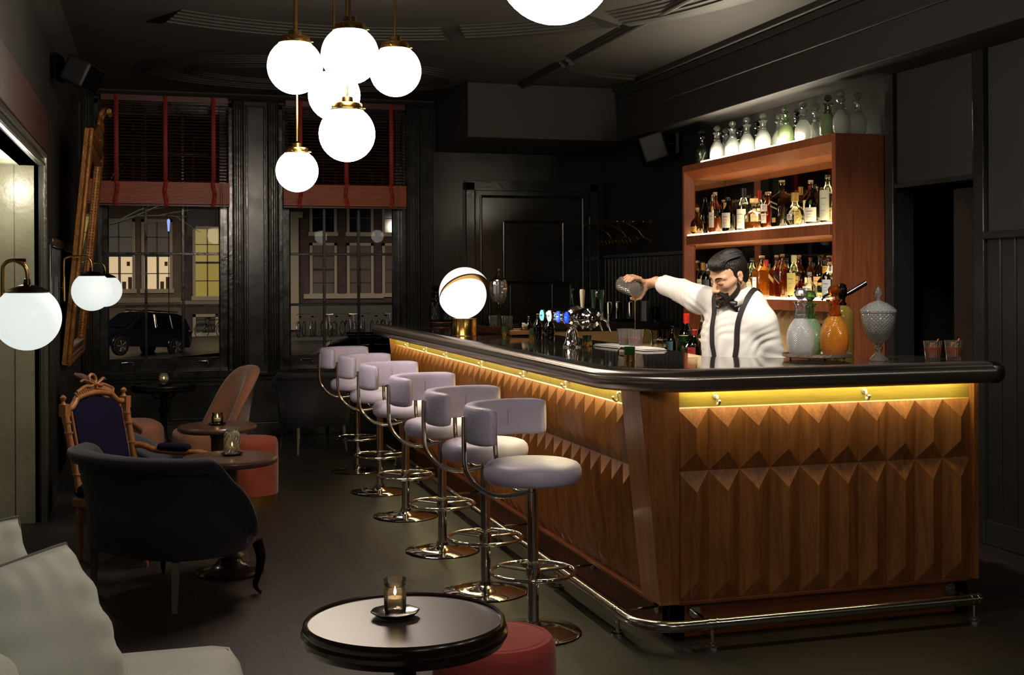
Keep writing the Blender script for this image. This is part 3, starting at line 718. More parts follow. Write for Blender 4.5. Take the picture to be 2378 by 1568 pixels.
def sconce(y, r, label, s=.82, dx=.245, zz_=1.44):
    t = thing('globe_wall_lamp', label, 'wall lamp', (XL, y, zz_), 0, 'white globe wall lamps on brass arms')
    bm = BM(); lathe(bm, [(0, 0), (.048, 0), (.046, .012), (.03, .02), (0, .024)], 28)
    for v in bm.verts: v.co = Vector((v.co.z, v.co.y, v.co.x))
    obj('wall_plate', bm, BRASS, t)
    bm = BM(); tube(bm, [(.012, 0, 0), (.05, 0, -.01)], .008, 8)
    tube(bm, smooth_path([(.055, 0, -.10), (.055, 0, .02), (.055, 0, .17), (.062, 0, .205), (.09, 0, .222), (.15, 0, .222), (dx - .045, 0, .222), (dx - .012, 0, .20), (dx, 0, .16), (dx, 0, .11)], 5), .0085, 10)
    obj('arm', bm, BRASS, t)
    zc = -.03
    bm = BM(); th = [k / 8 * R(40) for k in range(9)]
    lathe(bm, [(0, zc + r + .02)] + [((r + .004) * math.sin(a), zc + (r + .004) * math.cos(a) + .0) for a in th] + [(r * math.sin(R(40)) - .006, zc + r * math.cos(R(40)) - .004)] + [(r * .99 * math.sin(a), zc + r * .98 * math.cos(a)) for a in th[::-1]], 32, (dx, 0, 0))
    lathe(bm, [(0, zc + r + .03), (.014, zc + r + .028), (.018, zc + r), (0, zc + r)], 16, (dx, 0, 0)); obj('cap', bm, mat('bronze_cap', '#3a2f24', .25, .9), t)
    bm = BM(); ball(bm, (dx, 0, zc), r * .995, 40, 24); obj('globe', bm, emit('opal_wall_globe', (.96, .99, .97), s), t, auto=False)
    return t
for v, (y, lb) in enumerate(((5.66, 'large white globe wall lamp on brass arm nearest the camera'), (9.25, 'white globe wall lamp on brass arm in front of the mirror frame'), (11.62, 'white globe wall lamp farthest along, half hidden behind another'))):
    sconce(y, .143 if v < 2 else .15, lb, dx=.155 if v == 0 else .245, zz_=(1.375, 1.465, 1.455)[v])
# crescent-cut table lamp on the bar
t = thing('crescent_table_lamp', 'white sphere table lamp split by a brass crescent, on the bar', 'table lamp', (2.035, 8.07, CZ))
bm = BM(); lathe(bm, [(0, 0), (.088, 0), (.088, .008), (.085, .012), (.085, .118), (.088, .12), (0, .12)], 48); obj('base', bm, BRASS, t)
OPL = emit('opal_table_lamp', (1., .985, .97), 1.1)
def sliced(c, r, nrm, off, side, m_, name, squash=1):
    bm = bmesh.new(); bmesh.ops.create_uvsphere(bm, u_segments=56, v_segments=32, radius=r)
    for v in bm.verts: v.co += Vector(c)
    n_ = Vector(nrm).normalized()
    res = bmesh.ops.bisect_plane(bm, geom=bm.verts[:] + bm.edges[:] + bm.faces[:], plane_co=Vector(c) + n_ * off, plane_no=n_, clear_outer=side < 0, clear_inner=side > 0)
    ed = [e for e in res['geom_cut'] if isinstance(e, bmesh.types.BMEdge)]
    bmesh.ops.contextual_create(bm, geom=ed)
    return obj(name, bm, m_, t)
nrm = (-.12, .70, .70)
cc = Vector((0, 0, .295))
nv = Vector(nrm).normalized(); gv = (Vector((0, 0, -1)) + nv * nv.z).normalized(); gs = (gv * .8 - Vector((.96, -.28, 0)) * .45).normalized()
sliced(cc, .178, nrm, .012, 1, emit('opal_upper', (1., .985, .99), .72), 'upper_shade')
sliced(cc + gs * .024, .166, nrm, -.004, -1, OPL, 'lower_shade')
bm = bmesh.new(); bmesh.ops.create_circle(bm, cap_ends=True, segments=64, radius=.178)
ex = bmesh.ops.extrude_face_region(bm, geom=bm.faces[:]); [setattr(v, 'co', v.co + Vector((0, 0, .012))) for v in ex['geom'] if isinstance(v, bmesh.types.BMVert)]
q = Vector((0, 0, 1)).rotation_difference(Vector(nrm).normalized()).to_matrix()
cen = cc + nv * -.003
for v in bm.verts: v.co = q @ v.co + cen
obj('brass_crescent', bm, BRASS, t)
# ================================================================ small tables
TBL = mat('table_top_leather', '#33241b', .36, bump=.015, bscale=120, var=.12)
TBR = mat('table_rim', '#2a1a14', .22, bump=.03, coat=.3)
def pedestal_table(x, y, h, d, label, stepped, group):
    t = thing('pedestal_table', label, 'table', (x, y, 0), 0, group); r = d / 2
    if stepped:
        bm = BM(); lathe(bm, [(0, h - .004), (r * .935, h - .004), (r * .937, h - .008), (0, h - .008)], 64); obj('table_top', bm, TBL if x > .3 else BLACKM, t)
        bm = BM(); lathe(bm, [(r * .93, h - .010), (r * .935, h), (r * .955, h + .003), (r * .975, h - .002), (r * .985, h - .012), (r * .975, h - .018), (r, h - .024), (r, h - .034), (r * .985, h - .038), (r * .96, h - .05), (r * .8, h - .056), (0, h - .056), (0, h - .012)], 64)
        obj('rim', bm, TBR if x > .3 else BLACKM, t)
    else:
        bm = BM(); lathe(bm, [(0, h), (r * .93, h), (r * .965, h - .001), (r * .99, h - .008), (r, h - .018), (r * .985, h - .030), (r * .93, h - .038), (0, h - .038)], 64); obj('table_top', bm, mat('walnut_table', '#4a3226', .32, bump=.08, bscale=60, var=.12, coat=.2), t)
    bm = BM()
    if stepped:
        lathe(bm, [(0, h - .056), (.07, h - .056), (.05, h - .07), (.026, h - .09), (.026, h - .16), (.04, h - .175), (.04, h - .20), (.028, h - .22), (.024, .35), (.04, .3), (.05, .26), (.035, .22), (.03, .16), (.05, .12), (0, .10)], 20)
        for a in (0, 90, 180, 270):
            ca, sa = math.cos(R(a)), math.sin(R(a)); tube(bm, smooth_path([(.02 * ca, .02 * sa, h - .11), (.06 * ca, .06 * sa, h - .10), (.075 * ca, .075 * sa, h - .085)], 4), .007, 8); ball(bm, (.078 * ca, .078 * sa, h - .08), .011, 10, 8)
    else:
        lathe(bm, [(0, h - .038), (.06, h - .038), (.045, h - .06), (.038, h - .09), (.038, .16), (.055, .13), (.05, .11), (.07, .09), (.05, .075), (0, .07)], 24, flute=.05, fk=8)
    obj('column', bm, IRON if stepped else mat('column_wood', '#33241b', .4, bump=.1), t)
    if not stepped:
        bm = BM(); lathe(bm, [(0, 0), (.17, 0), (.175, .012), (.165, .024), (.10, .034), (.07, .055), (.055, .08), (0, .08)], 40); obj('foot_disc', bm, TBR, t); return t
    for a in (45, 135, 225, 315):
        ca, sa = math.cos(R(a)), math.sin(R(a)); bm = BM()
        tube(bm, smooth_path([(.03 * ca, .03 * sa, .12), (.10 * ca, .10 * sa, .10), (.18 * ca, .18 * sa, .04), (.225 * ca, .225 * sa, .015)], 5), [.02] * 5 + [.018] * 5 + [.014] * 6, 10, flat=1); obj('foot', bm, IRON if stepped else TBR, t)
    return t
pedestal_table(.545, 2.74, .72, .475, 'round dark pedestal table in the foreground with a candle', True, None)
pedestal_table(.354, 6.37, .60, .49, 'round dark wooden table holding the tall ribbed candle jar', False, 'low walnut round tables')
pedestal_table(.36, 7.79, .60, .49, 'round dark wooden table holding the short candle jar, before the orange pouf', False, 'low walnut round tables')
pedestal_table(.044, 9.55, .72, .48, 'round black iron pedestal table farthest away under the left window', True, None)
# candle glasses
FL = emit('candle_flame', (1., .80, .52), 16); WAX = mat('wax', '#f0ead8', .5); CLG = glass('clear_glass', '#f2f2ea', .93, refl=1.2)
SAUC = mat('silver_saucer', '#8a847c', .18, 1.)
def candle(x, y, z, kind, label):
    t = thing('candle_holder', label, 'candle holder', (x, y, z))
    bm = BM(); lathe(bm, [(0, 0), (.045, 0), (.054, .006), (.057, .009), (.054, .010), (.040, .005), (0, .005)], 32, flute=.02, fk=8); obj('saucer', bm, SAUC, t)
    if kind == 'tumbler': pr_ = [(.0, .006), (.024, .006), (.026, .010), (.0262, .058), (.0225, .066), (.0262, .072), (.0262, .084), (.0242, .084), (.0242, .074), (.0208, .066), (.0240, .057), (.0240, .016), (.0, .012)]
    elif kind == 'short': pr_ = [(0, .006), (.028, .006), (.036, .02), (.036, .05), (.030, .062), (.034, .07), (.034, .076), (.030, .076), (.028, .062), (.033, .05), (.033, .02), (0, .014)]
    elif kind == 'jar': pr_ = [(0, .006), (.036, .006), (.043, .015), (.043, .10), (.036, .118), (.028, .124), (.030, .130), (.030, .138), (.026, .138), (.024, .124), (.033, .116), (.040, .10), (.040, .018), (0, .012)]
    else: pr_ = [(0, .006), (.016, .006), (.014, .014), (.030, .028), (.038, .045), (.036, .065), (.025, .078), (.028, .088), (.024, .088), (.022, .078), (.033, .064), (.035, .045), (.026, .03), (0, .02)]
    g = {'jar': glass('swirl_glass', '#f4f2e6', .8, frost=.22, refl=2.2, pattern='swirl', pscale=34), 'tumbler': glass('ribbed_glass', '#f6f2ea', .9, frost=.12, refl=1.2), 'short': CLG, 'orb': glass('cut_glass', '#f4f4ea', .8, frost=.12, refl=2.4, pattern='diamond', pscale=50)}[kind]
    bm = BM(); lathe(bm, pr_, 36); obj('glass', bm, g, t)
    bm = BM(); lathe(bm, [(0, .024), (.019, .024), (.019, .040), (0, .040)], 20); cyl(bm, (0, 0, .04), (0, 0, .046), .001, 6); obj('candle', bm, WAX, t)
    bm = BM(); lathe(bm, [(0, .044), (.0035, .050), (.003, .056), (0, .066)], 10); obj('flame', bm, FL, t)
    if kind == 'jar':
        bm = BM(); tube(bm, [(.031 * math.cos(2 * PI * k / 24), .031 * math.sin(2 * PI * k / 24), .127) for k in range(24)], .0015, 6, closed=True); obj('wire', bm, STEEL, t)
    return t
candle(.53, 2.78, .721, 'tumbler', 'clear tumbler with lit candle on the foreground table')
candle(.37, 6.42, .601, 'jar', 'tall swirl-ribbed glass candle jar on the second table')
candle(.36, 7.80, .601, 'short', 'short clear glass candle jar on the third table')
candle(.046, 9.50, .720, 'orb', 'small round cut-glass candle holder on the farthest table')
# poufs
def pouf(x, y, h, r, label, col, gold):
    t = thing('velvet_pouf', label, 'pouf', (x, y, 0), 0, 'round red velvet poufs')
    m_ = mat('pouf_velvet' + col, '#' + col, .85, sheen=.2, bump=.15, bscale=60, var=.18, vscale=7)
    z0 = .07
    bm = BM(); lathe(bm, [(0, 0), (r * .97, 0), (r * .97, z0), (0, z0)], 48); obj('base_band', bm, mat('gold_band', '#8a6a3a', .35, .9) if gold else BLACKM, t)
    bm = BM(); lathe(bm, [(0, z0), (r * .99, z0), (r * 1.0, z0 + .03), (r * 1.005, h * .6), (r, h - .05), (r * .97, h - .022), (r * .92, h - .008), (r * .86, h - .006), (r * .845, h - .012), (r * .82, h - .006), (r * .6, h), (0, h + .004)], 56); obj('cushion', bm, m_, t)
    bm = BM(); tube(bm, [(r * .845 * math.cos(2 * PI * k / 48), r * .845 * math.sin(2 * PI * k / 48), h - .010) for k in range(48)], .004, 6, closed=True)
    obj('piping', bm, m_, t)
pouf(.975, 3.52, .43, .188, 'dark red velvet pouf behind the foreground table', 'a03a32', True)
pouf(.60, 8.33, .45, .185, 'orange-red velvet pouf with gold base beside the far tables', '853722', True)

# ================================================================ upholstered chairs
def leg_straight(t, x, y, h, m_, splay=(0, 0), r1=.016, r2=.011):
    bm = BM(); tube(bm, [(x, y, h), (x + splay[0], y + splay[1], 0)], [r1 * 1.2, r2], 4 if r1 > .017 else 10); obj('leg', bm, m_, t)
def cabriole(t, x, y, h, m_, dx, dy):
    bm = BM(); L = math.hypot(dx, dy) or 1; ux, uy = dx / L, dy / L
    pts = smooth_path([(x, y, h + .02), (x + ux * .018, y + uy * .018, h * .8), (x + ux * .012, y + uy * .012, h * .5), (x - ux * .008, y - uy * .008, h * .2), (x + ux * .004, y + uy * .004, .02), (x + ux * .02, y + uy * .02, .008)], 5)
    n = len(pts); tube(bm, pts, [.030 - .021 * min(1, i / (n * .75)) for i in range(n)], 10); obj('leg', bm, m_, t)
def tub_chair(name, label, loc, rz, w, d, sh, bh, m_back, m_seat, legm, prof, roll=.03, group=None, wrap=105, skirt=False, legs='mixed', tilt=.06, seat_front=None):
    """upholstered chair facing +x. prof(t) with t 0 at the back centre and 1 at the arm ends gives the top height"""
    t = thing(name, label, 'armchair', (loc[0], loc[1], 0), rz, group)
    n = 44; th = .065; rings = []; leg_h = .02 if skirt else sh - .16
    seatb = leg_h
    rl = []
    for k in range(n + 1):
        a = lerp(-wrap, wrap, k / n); tt = abs(a) / wrap; A = R(180 - a)
        top = prof(tt)
        ex = math.copysign(abs(math.cos(A)) ** .8, math.cos(A)); ey = math.copysign(abs(math.sin(A)) ** .8, math.sin(A))
        cx, cy = d / 2 * ex, w / 2 * ey
        ox, oy = cx, cy; L = math.hypot(ox, oy); ox /= L; oy /= L
        ring = []
        lean = tilt * (top - seatb) / .6
        for (o, z) in ((0, seatb), (.008, (seatb + top) * .45), (lean - .004, top - .030 - roll * .8), (lean + roll * .7, top - .026 - roll * .6), (lean + roll * 1.05, top - .012 - roll * .3), (lean + roll, top - .008), (lean + .01, top + .006), (lean - th * .6, top), (lean - th, top - .025), (-th + lean * .7, top - .06), (-th * 1.15, (seatb + top) * .5), (-th, seatb)):
            ring.append((cx + ox * o, cy + oy * o, z))
        rings.append(ring); rl.append((cx + ox * (lean + roll * .3), cy + oy * (lean + roll * .3), top))
    bm = BM(); loft(bm, rings); obj('backrest', bm, m_back, t, auto=False)
    bm = BM(); tube(bm, [(p[0] + 0, p[1], p[2] - .035) for p in rl], .004, 6); obj('piping', bm, m_seat, t)
    # seat cushion
    bm = BM(); fx = seat_front if seat_front is not None else d / 2 + .08
    ring0 = []
    N_ = 40
    def outline(s, z):
        o = []
        for k in range(N_):
            a = 2 * PI * k / N_; cx = math.copysign(abs(math.cos(a)) ** .55, math.cos(a)); cy = math.copysign(abs(math.sin(a)) ** .7, math.sin(a))
            xx = (fx * cx if cx > 0 else (d / 2 - .05) * cx); o.append((xx * s, (w / 2 - (.04 if cx < .2 else .0)) * cy * s * (1 if cx > 0 else .98), z))
        return o
    loft(bm, [outline(.92, seatb), outline(.98, seatb + .02), outline(1., sh - .06), outline(.985, sh - .03), outline(.93, sh - .008), outline(.8, sh + .01), outline(.4, sh + .022), outline(.03, sh + .024)])
    obj('seat', bm, m_seat, t, auto=False)
    if not skirt:
        if legs == 'mixed':
            for s in (-1, 1): cabriole(t, fx - .07, s * (w / 2 - .07), leg_h, BLACKM, 1, s)
            for s in (-1, 1): leg_straight(t, -d / 2 + .10, s * (w / 2 - .12), leg_h + .02, legm, (-.01, 0), .022, .016)
        else:
            for sx in (-1, 1):
                for s in (-1, 1): leg_straight(t, (fx - .1) if sx > 0 else -d / 2 + .08, s * (w / 2 - .1), leg_h + .02, legm, (sx * .04, s * .02), .016, .010)
    return t
DKV = mat('aubergine_wool', '#211b28', .9, sheen=.12, bump=.15, bscale=200); DKV2 = mat('aubergine_seat', '#3d3444', .9, sheen=.2, bump=.15, bscale=200)
PINK = mat('dusty_rose_velvet', '#85583e', .8, sheen=.25, bump=.1, bscale=60, var=.14); GREYC = mat('grey_wool', '#2c2a32', .9, sheen=.1, bump=.15, bscale=160)
BLUEG = mat('blue_grey_velvet', '#34363e', .85, sheen=.2, bump=.1, bscale=90)
LEGG = mat('grey_oak_leg', '#5a5046', .5, bump=.1)
def flat_arm(bh, ah, k=.72): return lambda t: bh if t < k else lerp(bh, ah, min(1, ((t - k) / (1 - k))) ** 1.1)
tub_chair('tub_armchair', 'dark aubergine tub armchair seen from behind, by the left wall', (.05, 6.03), R(38), .84, .60, .40, .70, DKV, DKV2, LEGG, flat_arm(.705, .36, .66), wrap=112, roll=.05, seat_front=.31)
tub_chair('tub_armchair', 'dusty rose velvet tub chair at the far left beside the carved chair', (-.21, 9.0), R(12), .50, .50, .50, .84, PINK, PINK, LEGG, lambda t: lerp(.86, .50, t ** 2.2), wrap=95, skirt=True, roll=.02, group='dusty rose velvet chairs', seat_front=.24)
tub_chair('tub_armchair', 'dusty rose velvet tub chair facing left, behind the short candle table', (.34, 8.95), R(195), .50, .52, .44, .84, PINK, PINK, LEGG, lambda t: lerp(.88, .44, t ** 2.6), wrap=84, skirt=True, roll=.02, group='dusty rose velvet chairs', seat_front=.23)
tub_chair('tub_armchair', 'blue-grey tub chair half hidden behind the carved walnut armchair', (-.13, 7.98), R(-5), .50, .5, .42, .60, BLUEG, BLUEG, LEGG, flat_arm(.60, .42, .5), wrap=110, roll=.01)
tub_chair('tub_armchair', 'dark grey armchair with rolled back beneath the right window', (1.33, 10.75), R(100), .60, .56, .40, .71, GREYC, GREYC, LEGG, flat_arm(.71, .62, .8), wrap=95, roll=.03, legs='four')

# carved victorian armchair
t = thing('carved_armchair', 'carved walnut armchair with navy velvet back and ribbon crest', 'armchair', (-.26, 7.08, 0), R(-36)); t.scale = (1, 1, .93)
W2 = .25
def along(y, z, x=0): return (x - (z - .42) * .20, y, z)
bm = BM()
for s in (-1, 1):
    pts = [along(s * (W2 + .015 * (z - .4)), z) for z in (.40, .50, .62, .74, .84)]
    tube(bm, pts, [.021, .015, .019, .017, .022], 12)
    p = along(s * (W2 + .006), .855); box(bm, p[0] - .022, p[0] + .022, p[1] - .022, p[1] + .022, .835, .905)
    p = along(s * (W2 + .006), .91); lathe(bm, [(0, 0), (.018, 0), (.010, .012), (.008, .02), (.017, .032), (.017, .042), (.006, .054), (0, .056)], 14, (p[0], p[1], .903))
    for z in (.50, .62, .74, .80): p = along(s * (W2 + .01 * (z - .4)), z); lathe(bm, [(.016, -.006), (.024, -.004), (.024, .004), (.016, .006)], 14, (p[0], p[1], z))
    tube(bm, [along(s * .205, z) for z in (.44, .86)], .008, 8)
tube(bm, [along(-W2, .43), along(W2, .43)], .018, 10)
obj('back_posts', bm, CARVED, t)
bm = BM()
top_pts = [along(y, z) for y, z in ((-.25, .875), (-.20, .88), (-.165, .905), (-.14, .93), (-.07, .945), (0, .95), (.07, .945), (.14, .93), (.165, .905), (.20, .88), (.25, .875))]
sp_ = smooth_path(top_pts, 4); tube(bm, sp_, [.019] * len(sp_), 10)
for s in (-1, 1):   # gadrooned leaf scrolls
    for k in range(9):
        y = s * (.02 + k * .016); z = .985 - .0025 * k ** 1.25; tube(bm, [along(y, z - .016, .012), along(y + s * .014, z + .010, .012)], [.008, .010 - .0004 * k], 8)
    tube(bm, smooth_path([along(s * .01, .985, .014), along(s * .07, .995, .016), along(s * .15, .965, .014)], 5), .009, 8)
ring = [along(.028 * math.cos(2 * PI * k / 24), 1.03 + .028 * math.sin(2 * PI * k / 24), .01) for k in range(24)]; tube(bm, ring, .009, 8, closed=True)
for s in (-1, 1):
    tube(bm, smooth_path([along(s * .01, 1.0, .02), along(s * .05, 1.018, .024), along(s * .085, 1.03, .016), along(s * .10, 1.02, .01)], 5), [.011] * 16, 8, flat=.6)
    tube(bm, smooth_path([along(s * .01, 1.0, .02), along(s * .045, .99, .024), along(s * .075, .995, .016)], 5), .009, 8)
ball(bm, along(0, 1.0, .024), .014, 12, 8)
obj('carved_crest', bm, CARVED, t)
bm = BM(); NAVY = mat('navy_velvet', '#120d28', 1., bump=.1, bscale=60, var=.2, spec=.15)
out = [(-.195, .45), (.195, .45), (.20, .84), (.175, .87), (.13, .905), (0, .925), (-.13, .905), (-.175, .87), (-.20, .84)]
fr_ = [bm.verts.new(along(y, z, .012)) for y, z in out]; bk_ = [bm.verts.new(along(y, z, -.018)) for y, z in out]
cf = bm.verts.new(along(0, .68, .034)); cb = bm.verts.new(along(0, .68, -.026))
for i in range(len(out)):
    j = (i + 1) % len(out); bm.faces.new((fr_[i], fr_[j], cf)); bm.faces.new((bk_[j], bk_[i], cb)); bm.faces.new((fr_[j], fr_[i], bk_[i], bk_[j]))
obj('back_pad', bm, NAVY, t, subsurf=0)
bm = BM(); rbox(bm, -.03, .46, -.27, .27, .36, .45, .035, puff=.02); obj('seat', bm, NAVY, t)
bm = BM(); box(bm, -.03, .46, -.275, .275, .31, .37); obj('seat_rail', bm, CARVED, t, bevel=.012)
for s in (-1, 1):
    bm = BM()
    pts = smooth_path([along(s * .262, .600), (.02, s * .27, .600), (.10, s * .275, .575), (.2, s * .285, .565), (.32, s * .285, .568), (.40, s * .28, .567), (.445, s * .28, .552), (.43, s * .28, .532)], 5)
    tube(bm, pts, [.020] * 12 + [.018] * 12 + [.024] * (len(pts) - 24), 10); ball(bm, (.435, s * .28, .552), .030, 14, 10, s=(1, .8, 1))
    tube(bm, smooth_path([(.34, s * .285, .56), (.30, s * .285, .52), (.36, s * .28, .42), (.38, s * .265, .35)], 4), .016, 10); obj('armrest', bm, CARVED, t)
    bm = BM(); rbox(bm, .12, .33, s * .285 - .032, s * .285 + .032, .570, .618, .024); obj('arm_pad', bm, NAVY, t)
    for x in (0, .42):
        bm = BM(); lathe(bm, [(0, 0), (.012, 0), (.014, .02), (.010, .03), (.020, .24), (.026, .26), (.02, .28), (.024, .31), (0, .31)], 14, (x, s * .24, 0)); obj('leg', bm, CARVED, t)

# ================================================================ sage velvet sofa with cushions
SAGE = mat('sage_velvet', '#bbbdae', .7, sheen=.5, bump=.25, bscale=5, var=.10, vscale=4); SAGED = mat('sage_piping', '#55564a', .8, sheen=.5)
so = thing('velvet_sofa', 'sage green velvet sofa against the left wall in the foreground', 'sofa', (-.62, 0, 0))
bm = BM(); rbox(bm, .02, .80, .9, 3.60, .10, .30, .04); obj('frame', bm, SAGE, so)
bm = BM(); rbox(bm, .0, .20, .9, 3.60, .2, .66, .06); obj('backrest', bm, SAGE, so)
for a, c in ((1.0, 2.28), (2.29, 3.62)):
    bm = BM(); rbox(bm, .12, .84, a, c, .29, .46, .055, puff=.012); obj('seat_cushion', bm, SAGE, so)
    bm = BM(); z = .44
    tube(bm, [(.16, a + .03, z), (.78, a + .03, z), (.81, a + .06, z), (.81, c - .06, z), (.78, c - .03, z), (.16, c - .03, z)], .004, 6); obj('piping', bm, SAGED, so)
for x in (.08, .74):
    for y in (1.0, 3.5): bm = BM(); lathe(bm, [(0, 0), (.016, 0), (.024, .11), (0, .11)], 14, (x, y, 0)); obj('leg', bm, BLACKM, so)
def scatter_cushion(label, c, w, h, th, yaw, lean, roll_=0):
    """pillow: width along local y, height along local z"""
    t = thing('velvet_cushion', label, 'cushion', c, yaw, 'sage velvet cushions on the sofa')
    bm = BM(); n = 22; M = Matrix.Rotation(-lean, 4, 'Y') @ Matrix.Rotation(roll_, 4, 'X'); g = []
    for side in (1, -1):
        rows = []
        for i in range(n + 1):
            row = []
            for j in range(n + 1):
                u, v = i / n * 2 - 1, j / n * 2 - 1
                puff = max(0, (1 - abs(u) ** 2.6)) ** .45 * max(0, (1 - abs(v) ** 2.6)) ** .45
                pin = 1 - .06 * (1 - abs(u)) * abs(v) ** 3 - 0; pin2 = 1 - .06 * (1 - abs(v)) * abs(u) ** 3
                wr = .16 * math.sin(13 * v + 3 * u) * (abs(u) ** 1.5) * puff + .07 * math.sin(17 * u - 5 * v) * puff * abs(v) ** 1.5
                row.append(M @ Vector((side * th / 2 * (puff + wr), u * w / 2 * pin, v * h / 2 * pin2)))
            rows.append(row)
        g.append(rows)
    for rows in g:
        vs = [[bm.verts.new(p) for p in r_] for r_ in rows]
        for i in range(n):
            for j in range(n): bm.faces.new((vs[i][j], vs[i + 1][j], vs[i + 1][j + 1], vs[i][j + 1]))
    bmesh.ops.remove_doubles(bm, verts=bm.verts[:], dist=.0008)
    obj('cover', bm, SAGE, t, auto=False)
    bm = BM(); e = []
    for i in range(n): e.append(g[0][i][0])
    for j in range(n): e.append(g[0][n][j])
    for i in range(n, 0, -1): e.append(g[0][i][n])
    for j in range(n, 0, -1): e.append(g[0][0][j])
    tube(bm, e, .005, 6, closed=True); obj('piping', bm, SAGED, t)
    return t
scatter_cushion('large sage velvet cushion leaning at the far end of the sofa', (-.26, 2.98, .655), .46, .42, .17, R(-30), R(26))
scatter_cushion('sage velvet cushion lying nearest the lower left corner of the picture', (-.34, 2.52, .61), .46, .40, .17, R(-14), R(34))
scatter_cushion('sage velvet cushion at the left edge, behind the large one', (-.47, 3.42, .665), .38, .38, .14, R(-40), R(10))

# ================================================================ leaning gilt mirror
t = thing('gilt_mirror', 'tall gilt-framed mirror leaning out from the left wall', 'mirror', (XL + .03, 10.22, .90), 0)
LN = R(5.5); MW, MH = 1.80, 1.74
M = Matrix.Rotation(LN, 4, 'Y')
bm = BM()
for a in ((-MW / 2, -MW / 2 + .13, 0, MH), (MW / 2 - .13, MW / 2, 0, MH), (-MW / 2 + .13, MW / 2 - .13, 0, .13), (-MW / 2 + .13, MW / 2 - .13, MH - .13, MH)):
    with grab(bm, M): box(bm, 0, .045, a[0], a[1], a[2], a[3])
for o, r_ in ((.012, .02), (.05, .014), (.115, .017)):
    P4 = [(-MW / 2 + o, o), (MW / 2 - o, o), (MW / 2 - o, MH - o), (-MW / 2 + o, MH - o)]
    for i in range(4):
        a, c = P4[i], P4[(i + 1) % 4]; cyl(bm, M @ Vector((.047, a[0], a[1])), M @ Vector((.047, c[0], c[1])), r_, 10)
for i in range(60):
    for s in (-1, 1): ball(bm, M @ Vector((.045, s * (MW / 2 - .135), .14 + i * .0246)), .009, 6, 4)
obj('frame', bm, GILT, t, bevel=.006)
bm = BM(); quad(bm, *[M @ Vector(p) for p in ((.03, -MW / 2 + .12, .12), (.03, MW / 2 - .12, .12), (.03, MW / 2 - .12, MH - .12), (.03, -MW / 2 + .12, MH - .12))]); obj('mirror_glass', bm, mat('mirror', '#e0e0dc', .03, 1.), t)
bm = BM()
for k in range(16):
    a = k / 15 * 2 - 1; ball(bm, M @ Vector((.04 + .02 * random.random(), a * .24, MH + .02 + .16 * (1 - a * a) * (.6 + .4 * random.random()))), .045, 10, 8, s=(.6, 1, .9))
for s in (-1, 1): tube(bm, [M @ Vector(p) for p in smooth_path([(.05, s * .04, MH + .10), (.06, s * .10, MH + .22), (.10, s * .06, MH + .26), (.12, s * .13, MH + .24)], 5)], .02, 8)
tube(bm, [M @ Vector(p) for p in smooth_path([(.05, -.5, MH + .0), (.06, -.4, MH + .05), (.06, -.25, MH + .04), (.05, 0, MH + .16), (.06, .25, MH + .04), (.06, .4, MH + .05), (.05, .5, MH)], 5)], .02, 8)
obj('carved_crest', bm, GILT, t)
bm = BM(); cyl(bm, (-.02, .3, 1.5), M @ Vector((0, .3, 1.2)), .003, 6); obj('hanging_wire', bm, IRON, t)
# ================================================================ bottles and glassware
SHELF_L = emit('shelf_light', (1., .88, .66), 8)
def super_lathe(bm, prof, n=28, sq=1., depth=1., c=(0, 0, 0)):
    """lathe with squareness (sq<1 = squarer body); prof (r, z[, sq])"""
    rings = []
    for p in prof:
        r, z = max(p[0], .0004), p[1]; e = p[2] if len(p) > 2 else 1.
        ring = []
        for i in range(n):
            a = 2 * PI * i / n; ca, sa = math.cos(a), math.sin(a)
            x = math.copysign(abs(ca) ** e, ca) * r; y = math.copysign(abs(sa) ** e, sa) * r * (depth if e < 1 else 1)
            ring.append((c[0] + x, c[1] + y, c[2] + z))
        rings.append(ring)
    loft(bm, rings)
KINDS = {   # normalised: radius factor of body r, z factor of height h
    'round':   lambda r, h: [(0, 0), (r * .92, 0), (r, .012), (r, h * .58), (r * .93, h * .64), (r * .5, h * .74), (r * .34, h * .79), (r * .32, h * .93), (r * .38, h * .94), (r * .38, h * .955), (0, h * .955)],
    'wine':    lambda r, h: [(0, 0), (r * .92, 0), (r, .012), (r, h * .50), (r * .9, h * .60), (r * .5, h * .72), (r * .34, h * .80), (r * .30, h * .95), (r * .36, h * .955), (r * .36, h * .97), (0, h * .97)],
    'square':  lambda r, h: [(0, 0, .35), (r * .95, 0, .35), (r, .012, .35), (r, h * .60, .35), (r * .9, h * .66, .5), (r * .42, h * .73, 1), (r * .33, h * .77, 1), (r * .32, h * .93, 1), (r * .38, h * .935, 1), (r * .38, h * .955, 1), (0, h * .955, 1)],
    'squat':   lambda r, h: [(0, 0), (r * .75, 0), (r * .95, .02), (r, h * .28), (r * .9, h * .46), (r * .5, h * .58), (r * .34, h * .64), (r * .30, h * .86), (r * .36, h * .88), (r * .36, h * .9), (0, h * .9)],
    'onion':   lambda r, h: [(0, 0), (r * .8, 0), (r, h * .10), (r, h * .34), (r * .8, h * .46), (r * .38, h * .56), (r * .26, h * .66), (r * .24, h * .93), (r * .3, h * .94), (r * .3, h * .96), (0, h * .96)],
    'decant':  lambda r, h: [(0, 0, .6), (r * .96, 0, .6), (r, .014, .6), (r, h * .46, .6), (r * .8, h * .55, .8), (r * .36, h * .62, 1), (r * .32, h * .72, 1), (r * .46, h * .80, 1), (r * .46, h * .82, 1), (0, h * .82, 1)],
}
def lite(c, g): return '#' + ''.join('%02x' % round(255 * (int(c[i:i + 2], 16) / 255) ** g) for i in (0, 2, 4))
def gl_tint(c): return glass('bottle_glass_' + c, lite(c, .6), .9, refl=1.5, rough=.03)
